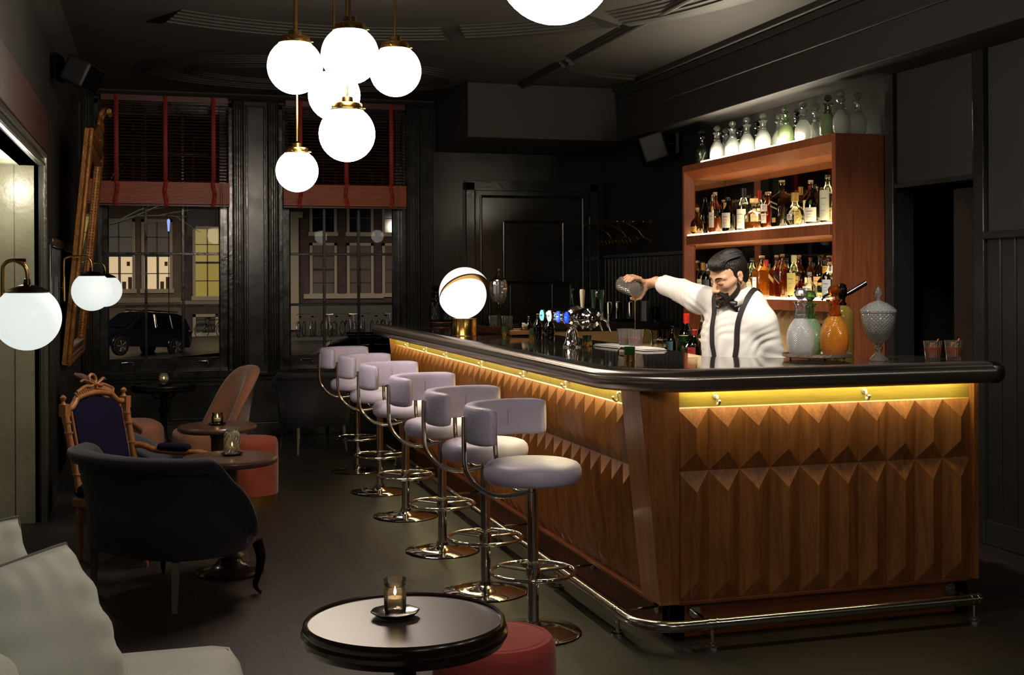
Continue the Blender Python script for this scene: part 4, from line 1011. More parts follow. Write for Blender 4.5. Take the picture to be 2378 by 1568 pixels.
def liquid(c):
    if 'liquid_' + c in MATS: return MATS['liquid_' + c]
    return glass('liquid_' + c, lite(c, .62), .97, frost=.42, refl=.8, rough=.05)
def patch(bm, r, a0, a1, z0, z1, n=8, skew=0.):
    vs = [[bm.verts.new((r * math.cos(lerp(a0, a1, k / n)), r * math.sin(lerp(a0, a1, k / n)), z + skew * (k / n - .5))) for k in range(n + 1)] for z in (z0, z1)]
    for k in range(n): bm.faces.new((vs[0][k], vs[0][k + 1], vs[1][k + 1], vs[1][k]))
INK = mat('label_ink', '#2c2620', .6)
def bottle(label, x, y, z, h, r, kind, tint='e8ece4', liq=None, fill=.5, cap='1a1614', lab=None, lang=205, capl=None, group=None, name='liquor_bottle', cat='bottle', ink=True, skew=0., band=None, pour=False):
    t = thing(name, label, cat, (x, y, z), 0, group)
    r *= 1.12; prof = KINDS[kind](r, h)
    bm = BM(); super_lathe(bm, prof, 28); obj('glass_body', bm, gl_tint(tint), t)
    if liq:
        zt = h * fill; pl = []
        for p in prof[1:]:
            if p[1] >= zt: break
            pl.append((p[0] * .90, max(.006, p[1]), *(p[2:])))
        pr_, nx = prof[len(pl)], prof[len(pl) + 1]; f = (zt - pr_[1]) / max(1e-6, nx[1] - pr_[1]); rr_ = lerp(pr_[0], nx[0], f) * .90
        e = pr_[2:] or ()
        pl = [(0, .006, *e)] + pl + [(rr_, zt, *e), (0, zt, *e)]
        bm = BM(); super_lathe(bm, pl, 24); obj('liquid', bm, liquid(liq), t)
    ztop = prof[-1][1]; rn = prof[-2][0]
    bm = BM()
    if kind == 'decant': lathe(bm, [(0, ztop - .01), (rn * .6, ztop - .01), (rn * .6, ztop + .004), (rn * 1.05, ztop + .010), (rn * 1.05, h), (0, h)], 20)
    else:
        d = capl or (h - ztop) + .004
        if capl: lathe(bm, [(rn * 1.06, ztop - capl + (h - ztop)), (rn * 1.08, h - .002), (rn * .9, h), (0, h), (0, ztop - capl + (h - ztop))], 20)
        else: lathe(bm, [(0, ztop - .002), (rn * .85, ztop - .002), (rn * .9, h), (0, h + .001)], 20)
    if pour:
        tube(bm, [(0, 0, h - .005), (.0, 0, h + .02), (-.012, -.006, h + .045)], [.005, .004, .003], 8)
    obj('cap', bm, mat('cap_' + cap, '#' + cap, .4, .8 if cap in ('b08a4a', 'b8b4ac') else 0, bump=.05), t)
    def rad_at(zv, a):
        for p, q in zip(prof[1:], prof[2:]):
            if p[1] <= zv <= q[1]:
                f = (zv - p[1]) / max(1e-6, q[1] - p[1]); rr_ = lerp(p[0], q[0], f); e = p[2] if len(p) > 2 else 1.
                if e < 1: c_, s_ = abs(math.cos(a)), abs(math.sin(a)); return rr_ / ((c_ ** (2 / e) + s_ ** (2 / e)) ** (e / 2) or 1)
                return rr_
        return r
    for li, L in enumerate(lab or []):
        z0, z1, wd, col = L[:4]; a = R(lang); sk = L[4] if len(L) > 4 else 0
        bm = BM(); n = 10
        if sq_kind(kind):
            # flat sides: label lies on the side facing the room (-x) and wraps no corner
            xx = -r * 1.006 if abs(lang - 180) < 30 else None
            w_ = r * wd * .8
            if xx is not None: quad(bm, (xx, -w_, z0 * h - sk), (xx, w_, z0 * h + sk), (xx, w_, z1 * h + sk), (xx, -w_, z1 * h - sk))
            else: quad(bm, (-w_, -r * 1.006, z0 * h - sk), (w_, -r * 1.006, z0 * h + sk), (w_, -r * 1.006, z1 * h + sk), (-w_, -r * 1.006, z1 * h - sk))
        else: patch(bm, max(rad_at(z0 * h, a), rad_at(z1 * h, a)) * 1.012, a - wd * .9, a + wd * .9, z0 * h, z1 * h, n, sk)
        o = obj('paper_label', bm, mat('paper_' + col, '#' + col, .65, bump=.02), t)
        if ink and (z1 - z0) * h > .035 and col not in ('181412',):
            bm = BM()
            for q in range(3):
                zc = lerp(z1, z0, .28 + .2 * q) * h; hh = .0035 if q == 0 else .0016; ww = wd * (.6 if q == 0 else .45)
                if sq_kind(kind): w_ = r * ww * .8; (quad(bm, (-r * 1.014, -w_, zc), (-r * 1.014, w_, zc), (-r * 1.014, w_, zc + hh), (-r * 1.014, -w_, zc + hh)) if abs(lang - 180) < 30 else quad(bm, (-w_, -r * 1.014, zc), (w_, -r * 1.014, zc), (w_, -r * 1.014, zc + hh), (-w_, -r * 1.014, zc + hh)))
                else: patch(bm, max(rad_at(z0 * h, a), rad_at(z1 * h, a)) * 1.02, a - ww * .8, a + ww * .8, zc, zc + hh, 6)
            obj('print', bm, INK, o)
    return t
def sq_kind(k): return k in ('square', 'decant')
# ---- back-bar cabinet
cab = thing('bottle_cabinet', 'tall walnut back-bar cabinet with two lit bottle shelves and mirror back', 'cabinet', (0, 0, 0))
CX0, CX1, CY0, CY1, CTOP, S1, S2 = 4.14, 4.495, 6.77, 9.10, 2.43, 1.868, 1.372
bm = BM(); box(bm, CX0 + .004, CX1, CY0, CY0 + .035, 0, CTOP - .0005); obj('side_panel', bm, CABW, cab, smooth=False, bevel=.002)
bm = BM(); box(bm, CX0 + .004, CX1, CY1 - .035, CY1, 0, CTOP - .0005); obj('side_panel', bm, CABW, cab, smooth=False, bevel=.002)
bm = BM()
box(bm, CX0 + .004, CX1, CY0 + .004, CY1, CTOP - .02, CTOP)
# mitred frame sloping back into the opening
fo = [(CY0, CTOP), (CY1, CTOP), (CY1, S2 - .09), (CY0, S2 - .09)]; fi = [(CY0 + .10, CTOP - .115), (CY1 - .07, CTOP - .115), (CY1 - .07, S2 - .09), (CY0 + .10, S2 - .09)]
for i in (0, 1, 3):
    j = (i + 1) % 4; a, b_ = fo[i], fo[j]; c_, d_ = fi[i], fi[j]
    def ins(p, q, f): return (lerp(p[0], q[0], f), lerp(p[1], q[1], f))
    am, bm2 = ins(a, c_, .45), ins(b_, d_, .45)
    quad(bm, (CX0, *a), (CX0, *b_), (CX0, *bm2), (CX0, *am)); quad(bm, (CX0, *am), (CX0, *bm2), (CX0 + .07, *d_), (CX0 + .07, *c_))
    quad(bm, (CX0 + .07, *c_), (CX0 + .07, *d_), (CX1, *d_), (CX1, *c_))
obj('frame', bm, CABW, cab, smooth=False)
for s, nm in ((S1, 'shelf'), (S2, 'shelf')):
    bm = BM(); box(bm, CX0 + .005, CX1 - .01, CY0 + .09, CY1 - .06, s - .085, s - .012); o = obj(nm, bm, CABW, cab, smooth=False, bevel=.004)
    bm = BM(); box(bm, CX0 + .012, CX1 - .02, CY0 + .095, CY1 - .065, s - .012, s - .001); obj('light_panel', bm, SHELF_L, o, smooth=False)
for a, b_ in ((CY0 + .035, 7.55), (7.553, 8.28), (8.283, CY1 - .035)):
    bm = BM(); box(bm, CX1 - .008, CX1 - .004, a, b_, S2 - .085, CTOP - .115); obj('mirror_panel', bm, mat('bar_mirror', '#b8b4a8', .04, 1.), cab, smooth=False)
bm = BM(); box(bm, CX0 + .08, CX1 - .01, CY1 - .076, CY1 - .072, S2 - .085, CTOP - .115); obj('mirror_panel', bm, mat('bar_mirror', '#b8b4a8', .04, 1.), cab, smooth=False)
bm = BM()   # pyramid panel under the shelves
def PC(y, z, d=0): return (4.34 - d, y, z)
for k in range(20): ridge(bm, PC, CY0 + .04 + k * .1125, CY0 + .04 + (k + 1) * .1125, .93, S2 - .09, .045, .07)
obj('pyramid_panel', bm, mat('pale_veneer', '#a88a5c', .45, var=.1, vscale=9, stretch=(6, 6, .5)), cab, smooth=False)
bm = BM(); box(bm, 4.30, 4.30 + .004, 8.62, CY1 - .04, .93, S2 - .09); obj('gold_panel', bm, mat('gold_veneer', '#a88c54', .4), cab, smooth=False)
cn = thing('back_counter', 'dark back counter running below the lit bottle cabinet', 'counter', (0, 0, 0))
bm = BM(); box(bm, 3.62, 4.13, 6.6, 9.15, .10, .89); obj('cupboard', bm, mat('dark_cupboard', '#1c1816', .5), cn, smooth=False, bevel=.004)
bm = BM(); box(bm, 3.58, 4.32, 6.82, 9.04, .89, .925); obj('worktop', bm, STEEL, cn, smooth=False, bevel=.003)
bm = BM(); box(bm, 3.68, 4.13, 6.6, 9.15, 0, .10); obj('plinth', bm, BLACKM, cn, smooth=False)
# strip of light standing on the cabinet top among the decanters
t = thing('light_bar', 'glowing light bar lying on the cabinet top among the decanters', 'light', (4.172, 0, CTOP + .001))
bm = BM(); box(bm, -.010, .010, 7.25, 8.85, 0, .006); obj('housing', bm, STEEL, t, smooth=False)
bm = BM(); box(bm, -.007, .007, 7.3, 8.80, .006, .013); obj('diffuser', bm, emit('top_light', (1., .95, .84), 330), t, smooth=False)
def decanter(x, y, z, h, tint, label, group, pattern='diamond', frost=.3, clear=.8, rk=1., name='cut_glass_decanter'):
    t = thing(name, label, 'decanter', (x, y, z), random.uniform(0, 6), group); r = .059 * h / .29 * rk
    bm = BM()
    lathe(bm, [(0, 0), (r * .66, 0), (r * .74, .004), (r * .94, h * .09), (r, h * .20), (r, h * .29), (r * .93, h * .38), (r * .76, h * .46), (r * .56, h * .52), (r * .42, h * .56)], 36)
    obj('bulb', bm, glass(f'cut_{tint}_{pattern}', '#' + tint, clear, frost=frost, refl=1.3, pattern=pattern, pscale=90, rough=.12), t)
    NG = glass(f'plain_{tint}', '#' + tint, clear, frost=frost * .12, refl=2.2, rough=.05)
    bm = BM(); lathe(bm, [(r * .42, h * .56), (r * .48, h * .575), (r * .48, h * .60), (r * .38, h * .62), (r * .36, h * .72), (r * .42, h * .755), (r * .56, h * .785), (r * .57, h * .80), (r * .5, h * .80), (r * .32, h * .80)], 20, flute=.05, fk=10); obj('neck', bm, NG, t)
    bm = BM(); lathe(bm, [(0, h * .78), (r * .20, h * .79), (r * .17, h * .835), (r * .30, h * .86), (r * .46, h * .895), (r * .49, h * .93), (r * .38, h * .97), (r * .28, h * .99), (r * .15, h), (0, h)], 9); obj('stopper', bm, NG, t, smooth=False)
    return t
GD, CL = '4f6a3c', 'f0f4ee'
for x, y, tint, f, lb in ((4.25, 8.958, '3c5030', .1, 'dark green cut-glass decanter at the left end of the cabinet top'), (4.25, 8.683, CL, .45, 'clear glowing decanter second from the left on the cabinet top'),
    (4.385, 8.80, CL, .15, 'clear decanter in the back row behind the leftmost clear pair'), (4.25, 8.416, CL, .5, 'clear glowing decanter right of the leftmost clear one, front row'), (4.385, 8.556, GD, .15, 'green decanter in the back row between the left clear decanters'),
    (4.25, 8.18, CL, .4, 'clear glowing decanter midway along the left half of the row'), (4.385, 8.26, GD, .2, 'green decanter in the back row, left of the big bright one'), (4.25, 7.93, CL, .6, 'big brightest clear decanter in the middle of the row'),
    (4.385, 7.93, CL, .35, 'clear decanter in the back row right of the brightest one'), (4.25, 7.60, 'b8cc98', .45, 'pale green glowing decanter right of the middle, front row'), (4.385, 7.68, GD, .15, 'green decanter behind the pale green glowing one'),
    (4.25, 7.359, CL, .55, 'clear glowing decanter with tall stopper right of the pale green one'), (4.385, 7.411, CL, .35, 'clear decanter in the back row, fourth from the right end'), (4.25, 7.04, 'b4c896', .35, 'green glowing decanter third from the right end'),
    (4.24, 6.86, CL, .42, 'clear diamond-cut decanter in front at the right end'), (4.385, 6.90, CL, .35, 'clear diamond-cut decanter behind, rightmost of the row')):
    decanter(x, y, CTOP + .001, .285, tint, lb, 'cut-glass decanters along the cabinet top', frost=f)
# ---- upper shelf
U = S1; G1 = 'bottles on the upper shelf'; G2 = 'bottles on the lower shelf'
B = bottle
B('squat amber bottle with gold ornament at the left end of the upper shelf', 4.20, 8.95, U, .215, .050, 'squat', 'c89a5a', '6a3410', .4, 'a8804c', [(.08, .28, .7, 'd8b050')], group=G1)
B('dark wine-coloured bottle with yellow-green label, left on the upper shelf', 4.34, 8.955, U, .31, .036, 'wine', '4a3a28', '2a140c', .6, '181412', [(.12, .48, .9, 'b8ac5a')], group=G1)
B('amber bottle with slender neck and cream neck tag on the upper shelf', 4.27, 8.80, U, .31, .045, 'onion', 'd8a070', '7a3a18', .40, 'c09058', [(.55, .70, .8, 'e0d090')], group=G1)
B('clear bottle of orange liqueur with round cream labels on the upper shelf', 4.19, 8.60, U, .315, .046, 'round', 'f0e8dc', 'b8501c', .36, 'c8a878', [(.12, .5, .55, 'efe6cc')], group=G1)
B('bottle with orange band behind the black one on the upper shelf', 4.33, 8.66, U, .28, .040, 'round', 'e0d0b8', 'b04818', .55, '8a6a48', [(.68, .84, .9, 'b8a070')], group=G1)
B('black bottle with white label on the upper shelf', 4.19, 8.37, U, .255, .044, 'wine', '181210', '120a08', .5, '0e0c0c', [(.10, .55, 1., 'e8dfd0')], group=G1)
B('tall clear bottle with black top and large cream label on the upper shelf', 4.22, 8.18, U, .315, .046, 'round', 'eef0e4', None, .5, '16181a', [(.04, .50, 1.05, 'f4ecd4')], capl=.07, group=G1)
B('red-capped clear bottle behind the square decanter on the upper shelf', 4.38, 8.24, U, .305, .042, 'round', 'e8e6dc', None, .5, '8e1414', [(.1, .55, .9, 'e8e0cc')], capl=.07, group=G1)
B('square clear decanter half full of amber on the upper shelf', 4.20, 7.98, U, .225, .056, 'decant', 'f2f0e2', '9a5a1c', .24, 'c8a878', [], group=G1)
B('brown bottle with yellow cap behind the red whisky on the upper shelf', 4.38, 8.08, U, .285, .040, 'round', '8a5030', '6a2c10', .6, 'c89a50', [(.1, .5, .9, 'caa868')], group=G1)
B('red-amber whisky bottle with two white labels on the upper shelf', 4.22, 7.81, U, .26, .046, 'round', 'ecc08c', 'a03a10', .62, 'd0b078', [(.46, .66, .65, 'ece4d0'), (.14, .40, .5, 'ece4d0')], group=G1)
B('clear bottle glinting in the back row left of the big square bottle', 4.40, 7.84, U, .25, .040, 'round', 'e8ece4', None, .5, 'b8b4ac', [], group=G1)
B('large square olive bottle with diagonal label and gold foot tag on the upper shelf', 4.23, 7.62, U, .33, .058, 'square', '8a8048', '4a3614', .60, 'd0b080', [(.50, .53, .95, 'c8b880', .014), (.40, .43, .95, 'c8b880', .014), (.10, .20, .5, 'd8b850')], lang=180, group=G1, ink=False)
B('gold-topped green bottle behind the big square one', 4.40, 7.66, U, .29, .040, 'round', '6c7a44', '3c4418', .6, 'b08a4a', [(.1, .5, .9, 'c0b070')], capl=.06, group=G1)
B('clear bell-shaped bottle with gilt neck on the upper shelf', 4.19, 7.37, U, .225, .060, 'squat', 'f4f2e6', None, .5, 'c8a050', [(.16, .34, .35, 'e8e0d0')], capl=.06, group=G1)
B('tall dark red bottle with red neck seal and white label on the upper shelf', 4.33, 7.40, U, .315, .047, 'round', 'dca878', '5a160c', .66, 'c8b890', [(.12, .56, .8, 'eadfd0'), (.80, .88, 3.4, 'a01c14')], group=G1)
B('dull green bottle with square white label on the upper shelf', 4.23, 7.19, U, .265, .054, 'wine', '5a6a48', '2c3a1c', .5, '3a3028', [(.06, .42, .95, 'efe9dc')], group=G1)
B('slim brown bottle in the back row near the right of the upper shelf', 4.40, 7.24, U, .26, .034, 'wine', '6a4a34', '3c1c10', .5, '7a3a20', [(.1, .45, .9, 'c0b090')], group=G1)
B('tall clear bottle with green top and botanical label at the right end, upper shelf', 4.22, 7.0, U, .315, .046, 'round', 'e8f0e0', None, .5, '4a5c3c', [(.05, .68, .85, 'd8dcc4')], group=G1)
for i_, (x, y, h_, r_, kd, tn, lq, cp) in enumerate(((4.42, 8.92, .28, .038, 'round', '8a6040', '6a3014', 'a08050'), (4.43, 8.50, .29, .038, 'wine', '6a7a48', '38441c', '3a2c20'), (4.43, 8.38, .27, .040, 'round', 'e8dcc0', 'b87828', '8a6a48'), (4.43, 7.98, .29, .036, 'wine', '7a3828', '50180c', '701818'), (4.43, 7.50, .28, .038, 'round', 'e4e8dc', 'c8943c', 'c8a878'), (4.43, 7.10, .28, .038, 'round', 'a06840', '7a3c14', '9a7040'))):
    bottle(['brown bottle half hidden in the left corner of the upper shelf', 'olive green bottle half hidden behind the orange liqueur bottle, upper shelf', 'golden bottle half hidden behind the black bottle with white label', 'dark red bottle half hidden behind the half-full square decanter', 'pale golden bottle half hidden behind the bell-shaped clear bottle', 'orange-brown bottle half hidden behind the dull green bottle'][i_], x, y, U, h_, r_, kd, tn, lq, .5, cp, [(.1, .5, .9, 'cfc4a4')], group='half hidden bottles of the upper shelf', ink=False)
# ---- lower shelf
L = S2
B('green bottle with brass collar at the left end of the lower shelf', 4.25, 8.955, L, .265, .042, 'round', '5a7a3c', '2a3a14', .5, 'b08a4a', [(.1, .5, 1., 'c8c0a0')], capl=.08, group=G2)
B('green bottle with silver collar, second on the lower shelf', 4.22, 8.80, L, .255, .044, 'round', '6a8050', '2a3420', .5, 'b8b4ac', [(.1, .5, 1., '3a3450')], capl=.08, group=G2)
B('brown bottle hidden behind the barman, lower shelf', 4.26, 8.55, L, .27, .044, 'round', '7a5030', '4a2410', .5, 'a08050', [(.1, .5, 1., 'd8d0b8')], group=G2)
B('pale green bottle with dark cap just right of the barman\'s head', 4.34, 8.28, L, .29, .042, 'round', 'cfe0c8', None, .5, '2c3a30', [(.1, .5, .9, 'dfe4c8')], group=G2)
B('clear bulbous bottle with cream label right of the barman\'s head', 4.21, 8.12, L, .25, .052, 'squat', 'e6ece0', 'c08040', .2, '3a4034', [(.14, .36, .7, 'efe4b8')], group=G2)
B('bottle with red wax seal and amber liquor on the lower shelf', 4.36, 8.10, L, .275, .040, 'round', 'e0d4b8', 'a8601c', .5, 'a01c18', [(.1, .42, .8, 'caa058')], capl=.05, group=G2)
B('golden whisky bottle with white rectangular label on the lower shelf', 4.21, 7.88, L, .30, .055, 'square', 'f0d890', 'c8882c', .62, 'd0b88c', [(.20, .48, .62, 'f4eedc')], lang=180, group=G2)
B('square amber bottle with slanted gold label on the lower shelf', 4.24, 7.72, L, .30, .040, 'square', 'f0d4a4', 'a4480f', .64, 'c0985c', [(.40, .50, .98, 'b89858', .020)], lang=180, group=G2, ink=False)
B('square amber bottle with slanted black label, beside the gold-labelled one', 4.22, 7.60, L, .305, .042, 'square', 'ecc898', '9c3a10', .66, 'a87848', [(.44, .54, .98, '2a1c14', .022), (.38, .41, .98, 'c0a060', .022)], lang=180, group=G2, ink=False)
B('brown corked bottle behind the slanted-label pair', 4.40, 7.68, L, .30, .040, 'round', 'a87040', '7a3c14', .6, '9a7040', [(.1, .5, .9, 'd0b070')], group=G2)
B('pale bottle with yellow label and pale green cap on the lower shelf', 4.22, 7.44, L, .295, .042, 'round', 'e4ecc8', None, .5, 'c8cc90', [(.06, .58, .9, 'e2cf78')], capl=.05, group=G2)
B('small red ornamental bottle on the lower shelf', 4.20, 7.32, L, .19, .036, 'onion', 'c03828', '8a1410', .42, '3a1010', [(.08, .3, .8, 'd8d0b8')], group=G2)
B('dark tinted bottle in the back row of the lower shelf, right half', 4.42, 7.44, L, .29, .038, 'wine', '5a4030', '2a140c', .5, '3a2018', [(.1, .5, .9, 'a8906c')], group=G2)
B('short clear bottle with plain white label on the lower shelf', 4.20, 7.20, L, .175, .044, 'squat', 'e8ece4', 'b8b8a0', .3, 'b8b4ac', [(.10, .46, .85, 'f2efe6')], group=G2)
B('red-capped bottle in the back row near the right of the lower shelf', 4.40, 7.22, L, .28, .038, 'round', 'a08070', '6a3020', .5, '941818', [(.1, .5, .9, 'c8b090')], capl=.06, group=G2)
B('dark green bottle with yellow lower label on the lower shelf', 4.26, 7.10, L, .25, .050, 'squat', '4a6230', '26340f', .52, '2c2018', [(.10, .42, .9, 'd8b050'), (.66, .86, 1.6, 'c89a30')], group=G2)
B('clear bottle with silver-white label at the right end of the lower shelf', 4.20, 6.94, L, .24, .048, 'round', 'e4ece6', None, .5, 'c89a60', [(.08, .52, .7, 'd4dcd8')], group=G2)
for i_, (x, y, h_, r_, kd, tn, lq, cp) in enumerate(((4.43, 8.86, .26, .038, 'round', '7a8a58', '3a441c', 'a08050'), (4.43, 8.42, .27, .038, 'wine', '6a5a38', '382c14', '3a2c20'), (4.43, 8.00, .27, .038, 'round', 'e8dcc0', 'c88a38', 'a01c18'), (4.43, 7.58, .28, .036, 'round', 'c88858', '9a5018', '701818'), (4.43, 7.34, .28, .036, 'wine', '8a4830', '6a240c', '2a1810'), (4.43, 7.04, .26, .038, 'round', 'e4e8dc', 'd09a40', 'c8a878'))):
    bottle(['olive bottle half hidden in the left corner of the lower shelf', 'brown bottle half hidden behind the barman\'s hair on the lower shelf', 'golden red-capped bottle half hidden behind the big golden whisky bottle', 'orange bottle half hidden behind the bottle with slanted black label', 'dark reddish bottle half hidden behind the small red ornamental bottle', 'pale gold bottle half hidden behind the rightmost clear bottle, lower shelf'][i_], x, y, L, h_, r_, kd, tn, lq, .5, cp, [(.1, .5, .9, 'cfc4a4')], group='half hidden bottles of the lower shelf', ink=False)
# ---- bottles on the back counter
K = .926; G3 = 'bottles standing on the back counter'
B('dark blue bottle leftmost on the back counter', 3.68, 8.28, K, .23, .034, 'wine', '2c4a5c', '10222c', .5, '101820', [(.1, .5, .9, '24485a')], group=G3)
B('tall green bottle with red foil cap and parchment label on the back counter', 3.72, 8.12, K, .325, .050, 'wine', '2a6a3c', '12341c', .6, 'b01c14', [(.02, .52, 1.2, 'c8b488')], capl=.07, group=G3)
B('clear bottle with steel pourer on the back counter', 3.92, 8.28, K, .27, .038, 'round', 'e0e0d4', None, .5, 'b8b4ac', [(.1, .5, .9, 'd0ccb8')], group=G3, pour=True)
B('big clear square bottle with black stopper beside the barman', 3.66, 7.88, K, .215, .066, 'decant', 'c8c8b8', '6a6450', .4, '14100e', [], group=G3)
B('dark bottle with red label and red collar beside the barman\'s hip', 3.60, 7.72, K, .225, .044, 'wine', '24120e', '180806', .5, 'a0241c', [(.06, .46, .9, 'b02a24')], capl=.04, group=G3)
B('round clear bottle with silver cap, behind the red-labelled one', 3.94, 8.02, K, .26, .050, 'squat', 'e4e6e0', None, .5, 'b8b4ac', [(.12, .38, .8, 'e8e6f0')], group=G3)
B('clear bottle with blue printed label right of the barman', 3.66, 7.02, K, .24, .032, 'round', 'dfe8f4', None, .5, 'e8ecf4', [(.08, .5, 1., 'c4cfe8')], group=G3)
B('clear bottle with blue cap and pourer right of the barman', 3.84, 7.20, K, .25, .034, 'round', 'e4e8ee', None, .5, '28346a', [(.1, .5, 1., 'd8dcec')], group=G3, pour=True, capl=.04)
t = thing('steel_paper_holder', 'horizontal steel cylinder dispenser under the cabinet behind the decanters', 'dispenser', (4.10, 7.0, 1.17)); bm = BM(); cyl(bm, (0, -.14, 0), (0, .14, 0), .045, 24); obj('drum', bm, STEEL, t); bm = BM(); cyl(bm, (0, 0, 0), (.18, 0, 0), .012, 8); obj('wall_arm', bm, STEEL, t)

# ================================================================ on the bar top
z = CZ + .001
def tray(x, y, rx, ry, label, m_, h=.018, feet=True, name='serving_tray'):
    t = thing(name, label, 'tray', (x, y, z)); fz = .012 if feet else 0
    bm = BM(); n = 48
    def ring(k, zz): return [(rx * k * math.cos(2 * PI * i / n), ry * k * math.sin(2 * PI * i / n), zz) for i in range(n)]
    loft(bm, [ring(.02, fz), ring(.94, fz), ring(1, fz + .004), ring(1, fz + h), ring(.975, fz + h), ring(.96, fz + .006), ring(.02, fz + .006)]); obj('dish', bm, m_, t)
    if feet:
        for a in (45, 135, 225, 315): bm = BM(); ball(bm, (rx * .8 * math.cos(R(a)), ry * .8 * math.sin(R(a)), .007), .007, 10, 6); obj('foot', bm, m_, t)
    return t
SILV = mat('tarnished_silver', '#9a8c7c', .45, .9, bump=.5, bscale=90)
def rtray(x, y, hx, hy, rz, label, m_):
    t = thing('serving_tray', label, 'tray', (x, y, z), rz)
    bm = BM(); box(bm, -hx, hx, -hy, hy, .010, .014)
    for a in ((-hx, hx, -hy, -hy + .012), (-hx, hx, hy - .012, hy), (-hx, -hx + .012, -hy, hy), (hx - .012, hx, -hy, hy)): box(bm, *a, .010, .040)
    obj('dish', bm, m_, t, bevel=.004)
    for sx in (-1, 1):
        for sy in (-1, 1): bm = BM(); ball(bm, (sx * hx * .85, sy * hy * .85, .006), .006, 10, 6); obj('foot', bm, m_, t)
    return t
tray(2.99, 5.06, .165, .15, 'round tarnished silver tray carrying three coloured decanters', SILV, .018)
rtray(2.30, 8.48, .12, .17, R(10), 'small gilt-edged tray beside the table lamp', mat('copper_tray', '#8a5c3c', .3, .9))
rtray(2.44, 7.98, .10, .16, R(-20), 'small gilt-edged tray with sugar glass, nearer the beer tap', mat('copper_tray2', '#9a7048', .3, .9))
tray(2.36, 10.20, .13, .13, 'copper tray with two decanters at the far end of the bar', mat('copper_tray', '#8a5c3c', .3, .9), .014)
z2 = z + .020
decanter(2.886, 5.03, z2, .315, 'f4f6f6', 'clear frosted cut-glass decanter on the silver tray', 'decanters on the silver tray', 'diamond', .72, .92)
decanter(2.995, 5.13, z2, .305, 'a8cc98', 'pale green cut-glass decanter behind the clear one on the silver tray', 'decanters on the silver tray', 'diamond', .6, .9)
decanter(3.056, 5.015, z2, .33, 'f49a1c', 'amber orange cut-glass decanter on the silver tray', 'decanters on the silver tray', 'diamond', .72, .97)
decanter(2.315, 10.22, z2, .32, '55584e', 'grey cut-glass decanter, left one at the far end of the bar', 'grey decanters at the far end', 'diamond', .15, .6)
decanter(2.415, 10.17, z2, .28, '4c5048', 'grey cut-glass decanter, right one at the far end of the bar', 'grey decanters at the far end', 'diamond', .15, .6)
# soda siphon
t = thing('soda_siphon', 'old yellow glass soda siphon with chrome head and black lever', 'soda siphon', (3.20, 5.18, z))
bm = BM(); lathe(bm, [(0, 0), (.052, 0), (.055, .01), (.055, .20), (.050, .225), (.030, .247), (.018, .252), (0, .252)], 32, flute=.01, fk=8); obj('bottle', bm, glass('siphon_glass', '#b89a4c', .75, frost=.55, refl=1.2), t)
bm = BM(); lathe(bm, [(.0, .248), (.021, .248), (.021, .262), (.015, .266), (.015, .285), (.024, .30), (.024, .335), (.018, .352), (0, .36)], 24); obj('head', bm, mat('siphon_head', '#1c1815', .15, .8), t)
bm = BM(); tube(bm, [(.010, -.005, .30), (.04, -.01, .315), (.115, -.03, .36)], [.008, .012, .012], 12); obj('lever', bm, mat('black_lever', '#0c0b0b', .2), t)
bm = BM(); tube(bm, smooth_path([(-.01, 0, .31), (-.05, .01, .31), (-.09, .015, .295), (-.10, .018, .275)], 5), .006, 8); obj('spout', bm, CHROME, t)
# lidded candy jar
t = thing('lidded_glass_jar', 'lidded cut-glass bonbon jar on a stem, filled with brown nuts', 'glass jar', (3.205, 4.88, z)); t.scale = (.95, .95, .95)
CG = glass('jar_glass', '#f6f8f8', .9, frost=.26, refl=1.8, pattern='diamond', pscale=50, rough=.05)
bm = BM(); lathe(bm, [(0, 0), (.048, 0), (.046, .008), (.030, .022), (.014, .038), (.010, .046), (.020, .056), (.020, .066), (.010, .074), (.018, .082), (0, .084)], 32, flute=.03, fk=8); obj('stem', bm, glass('jar_stem', '#f4f4f4', .86, refl=3, frost=.1), t)
bm = BM(); lathe(bm, [(.0, .082), (.024, .084), (.050, .11), (.072, .15), (.082, .20), (.084, .236), (.080, .236), (.078, .20), (.068, .152), (.046, .114), (.0, .092)], 40); obj('bowl', bm, CG, t)
bm = BM(); lathe(bm, [(.087, .236), (.087, .246), (.070, .262), (.040, .282), (.020, .288), (.012, .292), (0, .292)], 40); obj('lid', bm, CG, t)
bm = BM(); lathe(bm, [(0, .290), (.010, .292), (.008, .300), (.020, .318), (.022, .330), (.012, .346), (.005, .358), (0, .364)], 10); obj('finial', bm, glass('jar_stem', '#f4f4f4', .86, refl=3, frost=.1), t, smooth=False)
bm = BM()
for k in range(90):
    a = random.uniform(0, 2 * PI); zz_ = random.uniform(.105, .20); rm = .012 + (zz_ - .10) * .52; rr_ = rm * math.sqrt(random.random())
    ball(bm, (rr_ * math.cos(a), rr_ * math.sin(a), zz_), .010, 7, 5, s=(1, .7, .8))
o = obj('nuts', bm, mat('nuts', '#6a5232', .6, var=.4, vscale=40), t); o['kind'] = 'stuff'
